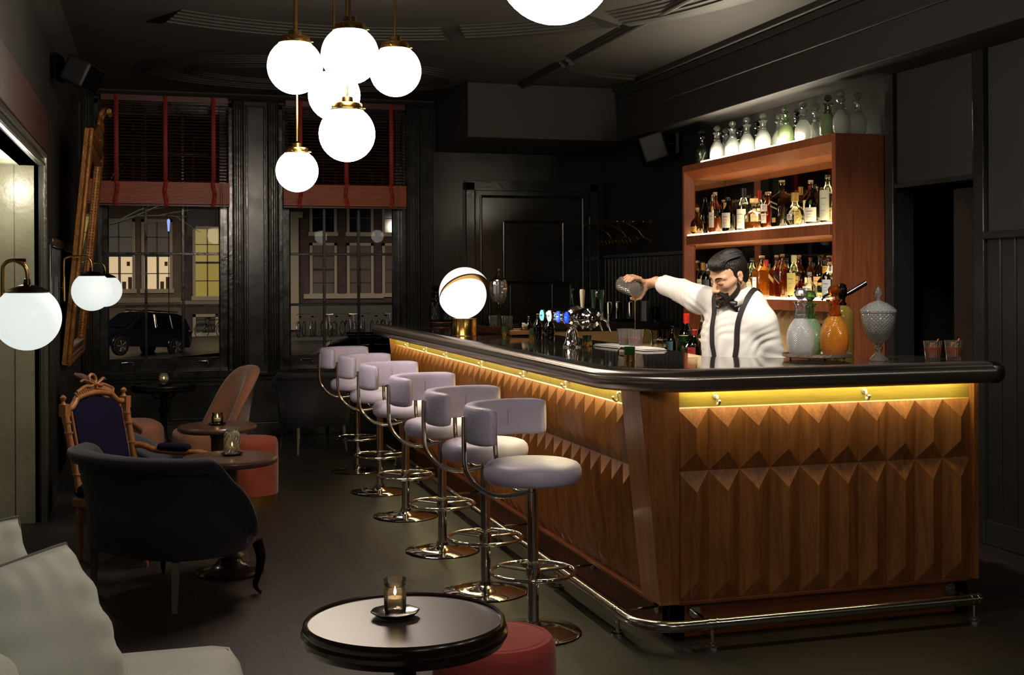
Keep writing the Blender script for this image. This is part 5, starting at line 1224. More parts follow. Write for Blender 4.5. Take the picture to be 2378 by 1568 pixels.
# cocktail tumblers
TUM = glass('tumbler_glass', '#f4f0ea', .92, frost=.04, refl=1.2, pattern='rib')
def tumbler(x, y, label, fill, h=.092, r=.042, ice=False, dz=0, frostm=None, name='cocktail_glass', liq='d0702a', group=None):
    t = thing(name, label, 'drinking glass', (x, y, z + dz), 0, group)
    bm = BM(); lathe(bm, [(0, 0), (r * .76, 0), (r * .80, .012), (r, h), (r * .96, h), (r * .76, .016), (0, .014)], 36); obj('glass', bm, frostm or TUM, t)
    bm = BM(); lathe(bm, [(0, .016), (r * .75, .017), (lerp(r * .76, r * .95, fill), h * fill), (0, h * fill)], 30)
    if fill > 0: obj('drink', bm, glass('drink_orange', '#fc9a44', 1., frost=.85, refl=.6, rough=.05), t)
    else: bm.free()
    if ice:
        bm = BM()
        with grab(bm, Matrix.Translation((.005, 0, h * .72)) @ Matrix.Rotation(.6, 4, 'Z') @ Matrix.Rotation(.3, 4, 'X')): box(bm, -.016, .016, -.016, .016, -.016, .016)
        obj('ice_cube', bm, glass('ice', '#fff4e8', .9, frost=.2, refl=2), t, bevel=.003)
        bm = BM(); tube(bm, smooth_path([(-.02, -.01, h * .8), (.0, -.022, h * .95), (.02, -.008, h * 1.02), (.03, .0, h * 1.08)], 4), .004, 6, flat=.3); obj('orange_peel', bm, mat('peel', '#c8742c', .5), t)
    return t
tumbler(3.425, 4.78, 'orange cocktail in a tumbler, left one at the right end of the bar', .68, ice=True, group='finished cocktails at the right end')
tumbler(3.545, 4.79, 'orange cocktail in a tumbler, right one at the right end of the bar', .66, ice=True, group='finished cocktails at the right end')
FT = glass('frosted_tumbler', '#f6efe8', .82, frost=.16, refl=1.0, pattern='rib')
tumbler(2.525, 6.324, 'frosted cocktail glass on the left of the pair being poured', .42, .090, .048, dz=.0145, frostm=FT, liq='c8701c', group='cocktail glasses being filled')
tumbler(2.540, 6.216, 'frosted cocktail glass under the stream of liquid', .44, .090, .048, dz=.0145, frostm=FT, liq='c8701c', group='cocktail glasses being filled')
for x, y, lb in ((2.43, 8.72, 'empty ribbed tumbler beside the fluted jar, left of two'), (2.50, 8.62, 'empty ribbed tumbler beside the fluted jar, right of two')): tumbler(x, y, lb, 0, .115, .044, name='ribbed_tumbler', group='empty ribbed tumblers')
# folded towel
t = thing('folded_towel', 'white folded bar towel behind the cocktail glasses', 'towel', (2.51, 6.24, z), R(-83))
bm = BM()
for k, (w_, o) in enumerate(((.07, 0), (.062, .004))): rbox(bm, -.29 + o, .29 - o, -w_, w_, .0005 + k * .007, .0065 + k * .007, .003)
for v in bm.verts: v.co.y += .006 * math.sin(v.co.x * 9)
for v in bm.verts: v.co.z = max(v.co.z, .0005)
obj('cloth', bm, mat('white_cotton', '#e8e4da', .9, bump=.3, bscale=200), t)
# green tealight cups and jigger mug
def green_cup(x, y, label, h=.062, mug=False):
    t = thing('green_glass_cup', label, 'glass cup', (x, y, z), R(-100)); r = .027
    bm = BM(); lathe(bm, [(0, .0), (r * .95, .0), (r, .006), (r, h), (r * .92, h), (r * .92, .01), (0, .008)], 28); obj('cup', bm, glass('green_cup_glass', '#5a9a4c', .9, frost=.22, refl=1.4), t)
    bm = BM(); lathe(bm, [(r * 1.02, .0), (r * 1.03, .002), (r * 1.03, h * .42), (r * 1.01, h * .42)], 28); obj('metal_band', bm, BRASS, t)
    if mug: bm = BM(); tube(bm, smooth_path([(0, -r, h * .35), (0, -r - .022, h * .42), (0, -r - .026, h * .75), (0, -r - .010, h * .95), (0, -r, h * .8)], 5), .0032, 8); obj('handle', bm, mat('dark_wire', '#3a2c20', .3, .8), t)
    return t
green_cup(2.12, 5.26, 'green glass cup in a brass holder with wire handle, nearest on the bar', .066, True)
green_cup(2.36, 6.50, 'small green glass cup with brass foot behind the beer tap'); green_cup(2.30, 7.98, 'small green glass cup with brass foot beside the gilt tray'); green_cup(2.335, 7.45, 'small green glass cup with brass foot in front of the corked bottles')
# fluted jar on stand
t = thing('fluted_apothecary_jar', 'tall fluted glass apothecary jar with pewter lid on stem', 'glass jar', (2.40, 8.50, z + .015))
bm = BM(); lathe(bm, [(0, 0), (.05, 0), (.045, .01), (.012, .02), (.009, .14), (.02, .155), (.035, .165), (.02, .18), (.012, .19), (.04, .205), (0, .206)], 24); obj('stem', bm, mat('pewter_stem', '#8a8276', .22, 1.), t)
bm = BM(); lathe(bm, [(0, .206), (.040, .207), (.056, .24), (.063, .30), (.062, .345), (.056, .36), (.052, .36), (.058, .30), (.05, .24), (0, .212)], 48, flute=.06, fk=10); obj('bowl', bm, glass('fluted_glass', '#f0ece4', .75, frost=.12, refl=3.2), t)
bm = BM(); lathe(bm, [(0, .36), (.058, .36), (.056, .37), (.030, .385), (.018, .41), (.012, .425), (.006, .43), (.012, .44), (.012, .45), (0, .462)], 24); obj('lid', bm, mat('pewter_stem', '#8a8276', .22, 1.), t)
# sugar glass
t = thing('sugar_bowl', 'clear glass bowl of white sugar cubes on the gilt tray', 'bowl', (2.44, 7.98, z + .015))
bm = BM(); lathe(bm, [(0, 0), (.025, 0), (.02, .008), (.03, .02), (.046, .06), (.044, .06), (.028, .024), (0, .014)], 28); obj('glass', bm, CLG, t)
bm = BM()
for k in range(24):
    a = random.uniform(0, 6.28); rr_ = random.uniform(0, .028); zz_ = .03 + random.uniform(0, .035)
    with grab(bm, Matrix.Translation((rr_ * math.cos(a), rr_ * math.sin(a), zz_)) @ Matrix.Rotation(a, 4, 'Z')): box(bm, -.007, .007, -.007, .007, -.006, .006)
o = obj('sugar_cubes', bm, mat('sugar', '#d8d0c0', .8), t, smooth=False); o['kind'] = 'stuff'
bottle('small dark corked bottle standing between the gilt trays', 2.52, 8.15, z, .125, .020, 'wine', '1c2418', '0c140c', .5, 'c8b088', [], name='corked_bottle')
bottle('dark green corked bottle standing left of the beer tap', 2.345, 7.38, z, .165, .026, 'wine', '20301c', '0c180c', .5, 'c89c68', [], name='corked_bottle')
bottle('dark tapering bottle without cork right beside the beer tap badges', 2.385, 7.26, z, .16, .030, 'wine', '14120e', '0a0806', .5, '14100e', [], name='corked_bottle')
# ---- beer tap tower
t = thing('beer_tap_tower', 'chrome T-shaped beer tap tower with four lit round badges', 'beer tap', (2.27, 6.50, CZ))
bm = BM(); lathe(bm, [(0, 0), (.055, 0), (.055, .01), (.045, .02), (.036, .05), (.030, .09), (.018, .105), (.018, .12), (.024, .126), (.024, .14), (0, .14)], 32); obj('column', bm, CHROME, t)
bm = BM()
def lathe_y(bm, prof, c, n=32):
    with grab(bm, Matrix.Translation(c) @ Matrix.Rotation(R(90), 4, 'X')): lathe(bm, prof, n)
lathe_y(bm, [(r_ * 1.22, z_) for r_, z_ in [(0, -.38), (.02, -.38), (.034, -.37), (.036, -.35), (.036, -.02), (.05, .0), (.056, .03), (.05, .08), (.036, .10), (.036, .22), (.046, .23), (.050, .27), (.046, .31), (.036, .315), (.034, .33), (.026, .334), (.022, .345), (.012, .345), (.008, .355), (0, .355)]], (0, 0, .172))
obj('crossbar', bm, CHROME, t)
for k, (dy, c1, c2) in enumerate(((.33, '#bfe8f0', '#3a8ca8'), (.19, '#e6f0ea', '#9ab8ac'), (.03, '#6f9cf4', '#e6eefc'), (-.12, '#4a86f0', '#a8ccff'))):
    bm = BM()
    with grab(bm, Matrix.Translation((-.070, dy, .172)) @ Matrix.Rotation(R(10), 4, 'Z') @ Matrix.Rotation(R(90), 4, 'Y') @ Matrix.Scale(.80, 4) @ Matrix.Scale(1.35, 4, (1, 0, 0))): lathe(bm, [(0, -.006), (.033, -.006), (.033, .004), (.031, .012), (.018, .022), (0, .022)], 32)
    o = obj('badge', bm, CHROME, t)
    bm = BM()
    with grab(bm, Matrix.Translation((-.070, dy, .172)) @ Matrix.Rotation(R(10), 4, 'Z') @ Matrix.Translation((-.0085, 0, 0)) @ Matrix.Rotation(R(90), 4, 'Y') @ Matrix.Scale(.80, 4) @ Matrix.Scale(1.35, 4, (1, 0, 0))): lathe(bm, [(0, -.003), (.026, -.003), (.030, 0), (0, 0)], 32)
    obj('lit_lens', bm, emit(f'tap_lens_{k}', lin(c1)[:3], 1.5 if k < 2 else 1.7), o)
    bm = BM(); n_ = 20; xq = -.0125
    with grab(bm, Matrix.Translation((-.070, dy, .172)) @ Matrix.Rotation(R(10), 4, 'Z') @ Matrix.Scale(.82, 4)):
        rg = [(xq, .018 * math.cos(2 * PI * i / n_), .024 * math.sin(2 * PI * i / n_)) for i in range(n_)]; tube(bm, rg, .0016, 4, closed=True)
        box(bm, xq - .001, xq + .001, -.013, .013, -.004, .005); box(bm, xq - .001, xq + .001, -.009, .009, -.014, -.011)
    obj('badge_emblem', bm, emit(f'tap_emblem_{k}', lin(c2)[:3], 1.2), o, smooth=False)
HB = mat('tap_handle_green', '#15301f', .25, coat=.5); HW = mat('tap_handle_bone', '#d8ccae', .4)
for k, dy in enumerate((.33, .19, .0, -.13)):
    bm = BM(); cyl(bm, (.03, dy, .172), (.13, dy, .172), .010, 12); cyl(bm, (.13, dy, .155), (.13, dy, .20), .012, 12); tube(bm, [(.13, dy, .165), (.155, dy - .012, .15), (.175, dy - .022, .085)], [.009, .007, .006], 10); obj('faucet', bm, CHROME, t)
    bm = BM()
    if k == 0: tube(bm, smooth_path([(.13, dy, .20), (.13, dy + .03, .25), (.13, dy + .045, .30), (.13, dy + .03, .325)], 5), [.006] * 8 + [.010] * 8, 8)
    else: lathe(bm, [(0, .20), (.008, .20), (.010, .22), (.016 if k == 1 else .013, .315), (.013, .325), (0, .327)], 16, (.13, dy, 0))
    h = obj('tap_handle', bm, HW if k == 1 else HB, t)
    if k == 3:
        bm = BM()
        with grab(bm, Matrix.Translation((.115, dy - .006, .30)) @ Matrix.Rotation(R(-60), 4, 'Z') @ Matrix.Rotation(R(90), 4, 'Y')): lathe(bm, [(0, -.004), (.026, -.004), (.026, .004), (0, .004)], 24)
        o = obj('round_badge', bm, HB, h)
        bm = BM()
        with grab(bm, Matrix.Translation((.1115, dy - .008, .298)) @ Matrix.Rotation(R(-150), 4, 'Z')):
            for a, b_ in ((-.018, -.009), (-.007, .0), (.002, .009), (.011, .018)): box(bm, a, b_, -.006, -.004, -.004, .004)
            tube(bm, [(-.018, -.005, .011), (0, -.005, .016), (.018, -.005, .011)], .0012, 4)
        obj('white_lettering', bm, mat('white_print', '#d8e0d8', .5), h, smooth=False)

# ================================================================ back station by the door
t = thing('glass_shelf_station', 'dark shelf unit with pale lit recess and worktop behind the beer tap', 'shelf unit', (0, 0, 0))
bm = BM(); box(bm, 2.75, 4.44, 9.95, 10.35, 1.065, 1.13); box(bm, 2.75, 4.44, 9.95, 9.965, 1.05, 1.07); obj('upper_shelf', bm, mat('dark_shelf', '#2a2521', .35, .5), t, smooth=False)
bm = BM(); box(bm, 2.75, 4.44, 10.33, 10.36, .93, 1.065); obj('backsplash', bm, mat('pale_backsplash', '#8c7c60', .4), t, smooth=False)
bm = BM(); box(bm, 2.66, 4.44, 9.45, 10.36, .885, .93); obj('worktop', bm, STEEL, t, smooth=False, bevel=.004)
bm = BM(); box(bm, 2.70, 4.44, 9.50, 10.35, 0, .885); obj('cupboard', bm, mat('dark_cupboard', '#1c1816', .5), t, smooth=False)
bm = BM(); box(bm, 2.80, 4.40, 10.02, 10.035, 1.058, 1.064); obj('light_strip', bm, emit('station_strip', (1., .84, .55), 14), t, smooth=False)
zs = 1.131
def shaker(x, y, label):
    t = thing('cocktail_shaker', label, 'shaker', (x, y, zs), 0, 'steel shakers on the dark shelf'); bm = BM(); lathe(bm, [(0, 0), (.030, 0), (.032, .01), (.044, .165), (.046, .17), (.043, .172), (.030, .015), (0, .01)], 28); obj('tin', bm, CHROME, t)
for x, y, lb in ((3.88, 10.12, 'steel shaker tin leftmost on the dark shelf'), (3.99, 10.20, 'steel shaker tin, second from the left on the dark shelf'), (4.07, 10.08, 'steel shaker tin standing under the pouring hand')): shaker(x, y, lb)
t = thing('mixing_glass', 'tall bubbled mixing glass on the dark shelf right of the shakers', 'glass', (4.23, 10.12, zs)); bm = BM(); lathe(bm, [(0, 0), (.045, 0), (.045, .18), (.042, .18), (.041, .01), (0, .008)], 28); obj('glass', bm, glass('bubble_glass', '#c8c4b8', .8, frost=.1, refl=3, pattern='diamond', pscale=50), t)
t = thing('bar_spoon_holder', 'dark glass tumbler of bar spoons and straws at the end of the shelf', 'holder', (4.35, 10.16, zs)); bm = BM(); lathe(bm, [(0, 0), (.04, 0), (.04, .13), (.037, .13), (.037, .01), (0, .008)], 24); obj('glass', bm, glass('dark_glass', '#6a6258', .7, refl=1.6), t)
for k in range(5):
    bm = BM(); a = k * 1.3; tube(bm, [(.01 * math.cos(a), .01 * math.sin(a), .012), (.045 * math.cos(a), .035 * math.sin(a), .24)], .0025, 6); obj('spoon', bm, STEEL, t)
t = thing('bar_mat', 'rolled black rubber bar mat between the shakers', 'mat', (3.98, 10.00, zs)); bm = BM(); rbox(bm, -.10, .10, -.04, .04, 0, .030, .014); obj('roll', bm, BLACKM, t)
t = thing('sink_tap', 'chrome swan-neck sink tap behind the cocktail glasses', 'tap', (4.18, 9.85, .931)); bm = BM(); cyl(bm, (0, 0, 0), (0, 0, .10), .014, 12); tube(bm, smooth_path([(0, 0, .09), (-.02, -.02, .13), (-.09, -.05, .135), (-.13, -.07, .10), (-.13, -.07, .06)], 5), .010, 10); cyl(bm, (.02, 0, .03), (.08, -.03, .06), .007, 8); obj('spout', bm, CHROME, t)
t = thing('drainer_rack', 'wire draining rack on the steel worktop by the sink tap', 'rack', (4.28, 9.66, .931)); bm = BM()
for k in range(7): tube(bm, [(-.12 + k * .04, -.1, .0), (-.12 + k * .04, -.1, .05), (-.12 + k * .04, .1, .05), (-.12 + k * .04, .1, 0)], .003, 6)
for y_ in (-.1, .1): cyl(bm, (-.12, y_, .05), (.12, y_, .05), .003, 6)
obj('wires', bm, CHROME, t)

# ================================================================ luggage rack on the wall, loudspeakers
t = thing('brass_luggage_rack', 'brass railway luggage rack with coat hooks on the wall above the bar station', 'rack', (XR, 10.95, 1.95))
bm = BM(); RB = mat('dark_brass', '#b89a6a', .3, 1.)
for x in (-.10, -.20, -.30, -.36): cyl(bm, (x, -.38, .10), (x, .50, .10), .009, 8); [ball(bm, (x, s, .10), .014, 8, 6) for s in (-.39, .51)]
for x in (-.04, -.14, -.22): cyl(bm, (x, -.33, -.05), (x, .48, -.05), .007, 8)
obj('rails', bm, RB, t)
for y_ in (-.34, .06, .46):
    bm = BM(); tube(bm, smooth_path([(0, y_, .10), (-.18, y_, .105), (-.36, y_, .10)], 4), .010, 8); tube(bm, smooth_path([(0, y_, -.08), (-.08, y_, -.04), (-.14, y_, .03), (-.26, y_, .09)], 4), .009, 8)
    for zz_ in (-.08, .10): cyl(bm, (-.001, y_, zz_), (-.012, y_, zz_), .022, 12)
    obj('bracket', bm, RB, t)
for k in range(9):
    bm = BM(); y_ = -.28 + k * .09; tube(bm, smooth_path([(-.10, y_, -.05), (-.12, y_, -.085), (-.16, y_, -.10), (-.19, y_, -.08), (-.20, y_, -.055)], 4), .006, 8); ball(bm, (-.20, y_, -.052), .010, 8, 6); obj('coat_hook', bm, BRASSD, t)
def speaker(name, label, loc, rz, tilt, s=1.):
    t = thing(name, label, 'loudspeaker', loc, rz); M = Matrix.Rotation(tilt, 4, 'Y')
    bm = BM()
    with grab(bm, M):
        v = box(bm, 0, .24 * s, -.26 * s, .26 * s, -.13 * s, .13 * s)
    obj('cabinet', bm, mat('speaker_black', '#08080a', .6, bump=.1, bscale=200), t, bevel=.02, seg=3)
    bm = BM()
    with grab(bm, M): box(bm, .238 * s, .25 * s, -.24 * s, .24 * s, -.115 * s, .115 * s)
    obj('grille', bm, mat('speaker_grille', '#0c0a0a', 1., bump=.5, spec=0., bscale=400), t, bevel=.01)
    bm = BM(); cyl(bm, (-.10 * s, 0, .02), (.02, 0, .02), .02, 8); box(bm, -.13 * s, -.10 * s, -.10, .10, -.08, .10); obj('bracket', bm, BLACKM, t)
speaker('wall_loudspeaker', 'black angled loudspeaker under the ceiling beam, left of the cabinet', (4.36, 9.95, 2.70), R(180 - 22), R(18), .92)
speaker('wall_loudspeaker', 'black loudspeaker high in the dark left corner of the ceiling', (XL + .13, 8.9, 2.98), R(-12), R(25), .7)
# ================================================================ the barman
class SDF:
    """signed-distance sculpting on a grid, turned into one smooth mesh by surface nets"""
    def __init__(s, lo, hi, h):
        s.lo, s.h = np.array(lo, float), h; s.n = np.ceil((np.array(hi) - s.lo) / h).astype(int) + 1
        s.F = np.full(s.n, 9., np.float32)
    def reg(s, lo, hi, m):
        a = np.clip(np.floor((np.array(lo) - m - s.lo) / s.h).astype(int), 0, s.n - 1); b = np.clip(np.ceil((np.array(hi) + m - s.lo) / s.h).astype(int) + 1, 1, s.n)
        sl = tuple(slice(a[i], b[i]) for i in range(3)); ax = [s.lo[i] + s.h * np.arange(a[i], b[i]) for i in range(3)]
        return sl, np.meshgrid(*ax, indexing='ij')
    def mix(s, sl, d, k, mode):
        F = s.F[sl]
        if mode == 'add':
            if k <= 0: s.F[sl] = np.minimum(F, d); return
            h = np.clip(.5 + .5 * (F - d) / k, 0, 1); s.F[sl] = F * (1 - h) + d * h - k * h * (1 - h)
        else:
            d = -d; h = np.clip(.5 - .5 * (F - d) / max(k, 1e-4), 0, 1); s.F[sl] = F * (1 - h) + d * h + k * h * (1 - h)
    def cap(s, a, b, ra, rb=None, k=.02, mode='add', flat=None):
        a, b = np.array(a, float), np.array(b, float); rb = ra if rb is None else rb; m = max(ra, rb) + k + 2 * s.h
        sl, (X, Y, Z_) = s.reg(np.minimum(a, b), np.maximum(a, b), m); d = b - a; L = max(d @ d, 1e-9)
        t = np.clip(((X - a[0]) * d[0] + (Y - a[1]) * d[1] + (Z_ - a[2]) * d[2]) / L, 0, 1)
        px, py, pz = X - a[0] - t * d[0], Y - a[1] - t * d[1], Z_ - a[2] - t * d[2]
        if flat is not None:
            f, q = np.array(flat[0], float), flat[1]; f = f / np.linalg.norm(f); c = px * f[0] + py * f[1] + pz * f[2]; e = (1 / q - 1) * c
            px, py, pz = px + e * f[0], py + e * f[1], pz + e * f[2]
        s.mix(sl, np.sqrt(px ** 2 + py ** 2 + pz ** 2) - (ra + (rb - ra) * t), k, mode)
    def ell(s, c, ax, r, k=.02, mode='add'):
        """ax: 3 unit axes (rows), r: 3 radii"""
        c = np.array(c, float); A = np.array(ax, float); R_ = max(r)
        sl, (X, Y, Z_) = s.reg(c, c, R_ + k + 2 * s.h); P = [X - c[0], Y - c[1], Z_ - c[2]]
        q = [A[i][0] * P[0] + A[i][1] * P[1] + A[i][2] * P[2] for i in range(3)]
        k0 = np.sqrt(sum((q[i] / r[i]) ** 2 for i in range(3))); k1 = np.sqrt(sum((q[i] / r[i] ** 2) ** 2 for i in range(3))) + 1e-6
        s.mix(sl, k0 * (k0 - 1) / k1, k, mode)
    def mesh(s, relax=2):
        F, h = s.F, s.h; I = F < 0; n = F.shape
        c = np.zeros((n[0] - 1, n[1] - 1, n[2] - 1), np.int8)
        for dx in (0, 1):
            for dy in (0, 1):
                for dz in (0, 1): c += I[dx:n[0] - 1 + dx, dy:n[1] - 1 + dy, dz:n[2] - 1 + dz]
        act = np.argwhere((c > 0) & (c < 8)); idx = -np.ones(c.shape, np.int32); idx[tuple(act.T)] = np.arange(len(act))
        acc = np.zeros((len(act), 3)); cnt = np.zeros(len(act))
        for ax in range(3):
            o1, o2 = [a for a in range(3) if a != ax]
            for p in (0, 1):
                for q in (0, 1):
                    A = act.copy(); A[:, o1] += p; A[:, o2] += q; B_ = A.copy(); B_[:, ax] += 1
                    fa, fb = F[tuple(A.T)], F[tuple(B_.T)]; mk = (fa < 0) != (fb < 0); t = np.where(mk, fa / np.where(mk, fa - fb, 1), 0)
                    P = A.astype(float); P[:, ax] += t; acc[mk] += P[mk]; cnt[mk] += 1
        V = acc / cnt[:, None] * h + s.lo; faces = []
        for ax in range(3):
            o1, o2 = (ax + 1) % 3, (ax + 2) % 3
            sa = [slice(1, m_ - 1) for m_ in n]; sb = list(sa); sa[ax] = slice(0, n[ax] - 1); sb[ax] = slice(1, n[ax])
            x = I[tuple(sa)] != I[tuple(sb)]; E_ = np.argwhere(x); E_[:, o1] += 1; E_[:, o2] += 1
            ins = I[tuple(E_.T)]; g = []
            for p, q in ((0, 0), (-1, 0), (-1, -1), (0, -1)):
                Q = E_.copy(); Q[:, o1] += p; Q[:, o2] += q; g.append(idx[tuple(Q.T)])
            g = np.stack(g, 1); g[~ins] = g[~ins][:, ::-1]; faces.append(g)
        f = np.concatenate(faces); f = f[(f >= 0).all(1)]
        for _ in range(relax):
            S = np.zeros_like(V); N_ = np.zeros(len(V))
            for a in range(4):
                i, j = f[:, a], f[:, (a + 1) % 4]; np.add.at(S, i, V[j]); np.add.at(S, j, V[i]); np.add.at(N_, i, 1); np.add.at(N_, j, 1)
            V = V * .45 + S / np.maximum(N_, 1)[:, None] * .55
        return V, f
def np_obj(name, V, f, m_, parent=None):
    me = bpy.data.meshes.new(name); me.from_pydata([tuple(v) for v in V], [], [tuple(int(i) for i in q) for q in f]); me.materials.append(m_)
    for p in me.polygons: p.use_smooth = True
    me.update(); o = bpy.data.objects.new(name, me); C.objects.link(o)
    if parent is not None: o.parent = parent
    return o
v3 = lambda *a: np.array(a, float)
SKIN, nt, b = base_mat('skin'); b.inputs['Base Color'].default_value = lin('#dba985'); b.inputs['Roughness'].default_value = .48
b.inputs['Subsurface Weight'].default_value = .12; b.inputs['Subsurface Radius'].default_value = (.6, .25, .12); b.inputs['Subsurface Scale'].default_value = .02
SHIRT = mat('white_shirt_cotton', '#ece6dc', .85, bump=.12, bscale=260, sheen=.1); HAIRM = mat('dark_hair', '#1a110b', .5, bump=.4, bscale=260, stretch=(1, 1, .25))
ELAS = mat('brown_elastic', '#1c1214', .7, bump=.1); BOWM = mat('bow_tie_satin', '#1a1216', .4); TROU = mat('black_trousers', '#121214', .8)

# joints, in the barman's own frame: x to the picture's right, y away from it, z up
RS, LS = v3(-.150, .115, 1.395), v3(.140, -.085, 1.285)
NB = v3(.030, .0, 1.385); CH = v3(.015, .015, 1.22); HP = v3(-.005, .04, .98)
O = v3(-.036, -.085, 1.520)
fwd0 = v3(-.86, -.51, 0); fwd0 /= np.linalg.norm(fwd0); pt = R(24)
Fh = fwd0 * math.cos(pt) - v3(0, 0, 1) * math.sin(pt); Uh = fwd0 * math.sin(pt) + v3(0, 0, 1) * math.cos(pt); Lh = np.cross(Uh, Fh)
ra = R(4); Uh, Lh = Uh * math.cos(ra) + Lh * math.sin(ra), Lh * math.cos(ra) - Uh * math.sin(ra)
hd = lambda f, l, u: O + Fh * f + Lh * l + Uh * u
AX = (Fh, Lh, Uh)
def chestdir():
    s = LS - RS; n_ = v3(s[1], -s[0], 0); n_ /= np.linalg.norm(n_); return (s / np.linalg.norm(s), n_)
SX, CF = chestdir()     # across the shoulders, and out of the chest
if CF[1] > 0: CF = -CF
EL, WR = v3(-.207, .36, 1.438), v3(-.328, .51, 1.488)      # pouring arm
G = v3(-.465, .53, 1.459)                                  # centre of the mixing glass mouth area
gax = v3(.50, -.84, -.20); gax /= np.linalg.norm(gax); gx = v3(.86, .51, .0); gx /= np.linalg.norm(gx); gz = np.cross(gx, gax); gz /= np.linalg.norm(gz)
if gz[2] < 0: gz = -gz
gp = lambda ang, r, s: G + (gx * math.cos(R(ang)) + gz * math.sin(R(ang))) * r + gax * s
LE, LW = v3(.205, -.03, 1.075), v3(.11, -.06, .90)
def torso(S, g=0., cloth=False):
    AXT = (SX, CF, v3(0, 0, 1))
    S.ell(CH + v3(0, 0, .04), AXT, (.150 + g, .108 + g, .20), .05)
    S.ell(CH + v3(-.004, .0, -.12), AXT, (.135 + g, .100 + g, .18), .06)
    S.ell(HP, AXT, (.150 + g, .105 + g, .13), .06)
    S.cap(RS + v3(.03, 0, 0), LS + v3(-.03, 0, .0), .052 + g, .052 + g, .05)
    S.cap(NB + v3(0, 0, -.02), (RS + NB) / 2 + v3(0, 0, .005), .055 + g, .048 + g, .04); S.cap(NB + v3(0, 0, -.02), (LS + NB) / 2 + v3(0, 0, .005), .055 + g, .048 + g, .04)
def arms(S, g=0., to_wrist=1.):
    S.cap(RS, EL, .056 + g, .044 + g, .03); S.cap(EL, EL + (WR - EL) * to_wrist, .042 + g, (.027 if to_wrist == 1 else .036) + g, .02)
    S.cap(LS, LE, .055 + g, .043 + g, .03); S.cap(LE, LE + (LW - LE), .041 + g, .028 + g, .02)
# --- body: one continuous surface
S = SDF((-.62, -.32, -.01), (.32, .74, 1.70), .0046)
torso(S); arms(S)
for s_ in (-1, 1):   # legs
    h_ = HP + SX * .085 * s_ + v3(0, 0, -.03); kn = v3(h_[0] + .01 * s_, h_[1] - .02, .50); an = v3(h_[0] + .02 * s_, h_[1] + .03, .09)
    S.cap(h_, kn, .082, .055, .03); S.cap(kn, an, .052, .036, .02); S.cap(an + v3(0, 0, -.04), an + v3(*(CF[:2] * .15), -.055), .036, .028, .02)
S.cap(NB + v3(0, .01, -.03), hd(-.030, 0, -.055), .060, .055, .02)
# head
S.ell(hd(-.014, 0, .034), AX, (.098, .076, .086), .01); S.ell(hd(.030, 0, -.020), AX, (.060, .062, .092), .025)
S.ell(hd(.030, 0, -.076), AX, (.056, .050, .040), .02); S.cap(hd(-.01, .052, -.05), hd(.062, .018, -.104), .016, .014, .022); S.cap(hd(-.01, -.052, -.05), hd(.062, -.018, -.104), .016, .014, .022)
S.ell(hd(.073, 0, -.104), AX, (.020, .022, .017), .015)
for q in (-1, 1):
    S.cap(hd(.062, .040 * q, -.022), hd(.03, .060 * q, -.012), .018, .014, .02); S.cap(hd(.084, .012 * q, .018), hd(.066, .050 * q, .020), .010, .009, .012)
    S.ell(hd(.098, .031 * q, -.002), AX, (.016, .019, .013), .010, 'cut'); S.ell(hd(.0735, .031 * q, -.004), AX, (.0135, .0165, .0125), .004)
    S.cap(hd(.090, .018 * q, -.003), hd(.076, .046 * q, -.002), .0035, .003, .004)
    S.ell(hd(.102, .0135 * q, -.043), AX, (.012, .008, .008), .006); S.ell(hd(.110, .0085 * q, -.050), AX, (.004, .0035, .004), .003, 'cut')
    # ears
    S.ell(hd(-.010, .077 * q, -.006), (Fh * .95 + Lh * .3 * q, Lh * .95 * q - Fh * .3, Uh), (.019, .008, .032), .006)
    S.ell(hd(-.004, .087 * q, -.004), (Fh, Lh, Uh), (.010, .008, .018), .004, 'cut'); S.cap(hd(-.022, .083 * q, .014), hd(-.022, .083 * q, -.012), .0045, .004, .004)
S.cap(hd(.084, 0, .018), hd(.109, 0, -.026), .0075, .0092, .012); S.ell(hd(.114, 0, -.037), AX, (.0125, .0105, .0105), .008)
S.cap(hd(.098, 0, -.050), hd(.097, 0, -.062), .0075, .008, .008)
S.cap(hd(.088, .017, -.071), hd(.1005, 0, -.0665), .0045, .0055, .005); S.cap(hd(.088, -.017, -.071), hd(.1005, 0, -.0665), .0045, .0055, .005)
S.cap(hd(.086, .014, -.078), hd(.098, 0, -.079), .005, .0065, .005); S.cap(hd(.086, -.014, -.078), hd(.098, 0, -.079), .005, .0065, .005)
S.cap(hd(.100, .020, -.0735), hd(.104, -.020, -.0735), .0022, .0022, .003, 'cut')
# pouring hand: palm at the right of the glass, fingers over the top, thumb below
PM = gp(12, .062, -.005)
S.cap(WR, PM + gx * .030, .027, .030, .02, flat=(gax, .8)); 
for s in (-.028, -.010, .010, .028): S.cap(gp(-5, .080, s * .6), gp(38, .066, s), .017, .0125, .012)
S.cap(gp(-30, .070, -.005), gp(20, .068, 0), .024, .022, .02)
for i, s in enumerate((-.034, -.012, .011, .034)):   # little finger ... index (towards the camera)
    e = (126, 140, 146, 138)[i]; r1 = (.0078, .0088, .0092, .0088)[i]; r0_ = .0595
    pts = [gp(36, .064, s), gp(66, r0_ + .004, s * 1.02), gp((66 + e) / 2 + 6, r0_ + .001, s * 1.0), gp(e, r0_ - .001, s * .96)]
    for a, c_, ra_, rb_ in zip(pts, pts[1:], (r1 * 1.15, r1 * 1.05, r1), (r1 * 1.08, r1, r1 * .86)): S.cap(a, c_, ra_, rb_, .005)
    S.ell(pts[0] + gz * .004, (gx, gax, gz), (.012, .010, .010), .008); S.ell(pts[1], (gx, gax, gz), (.0105, .0098, .0100), .004)
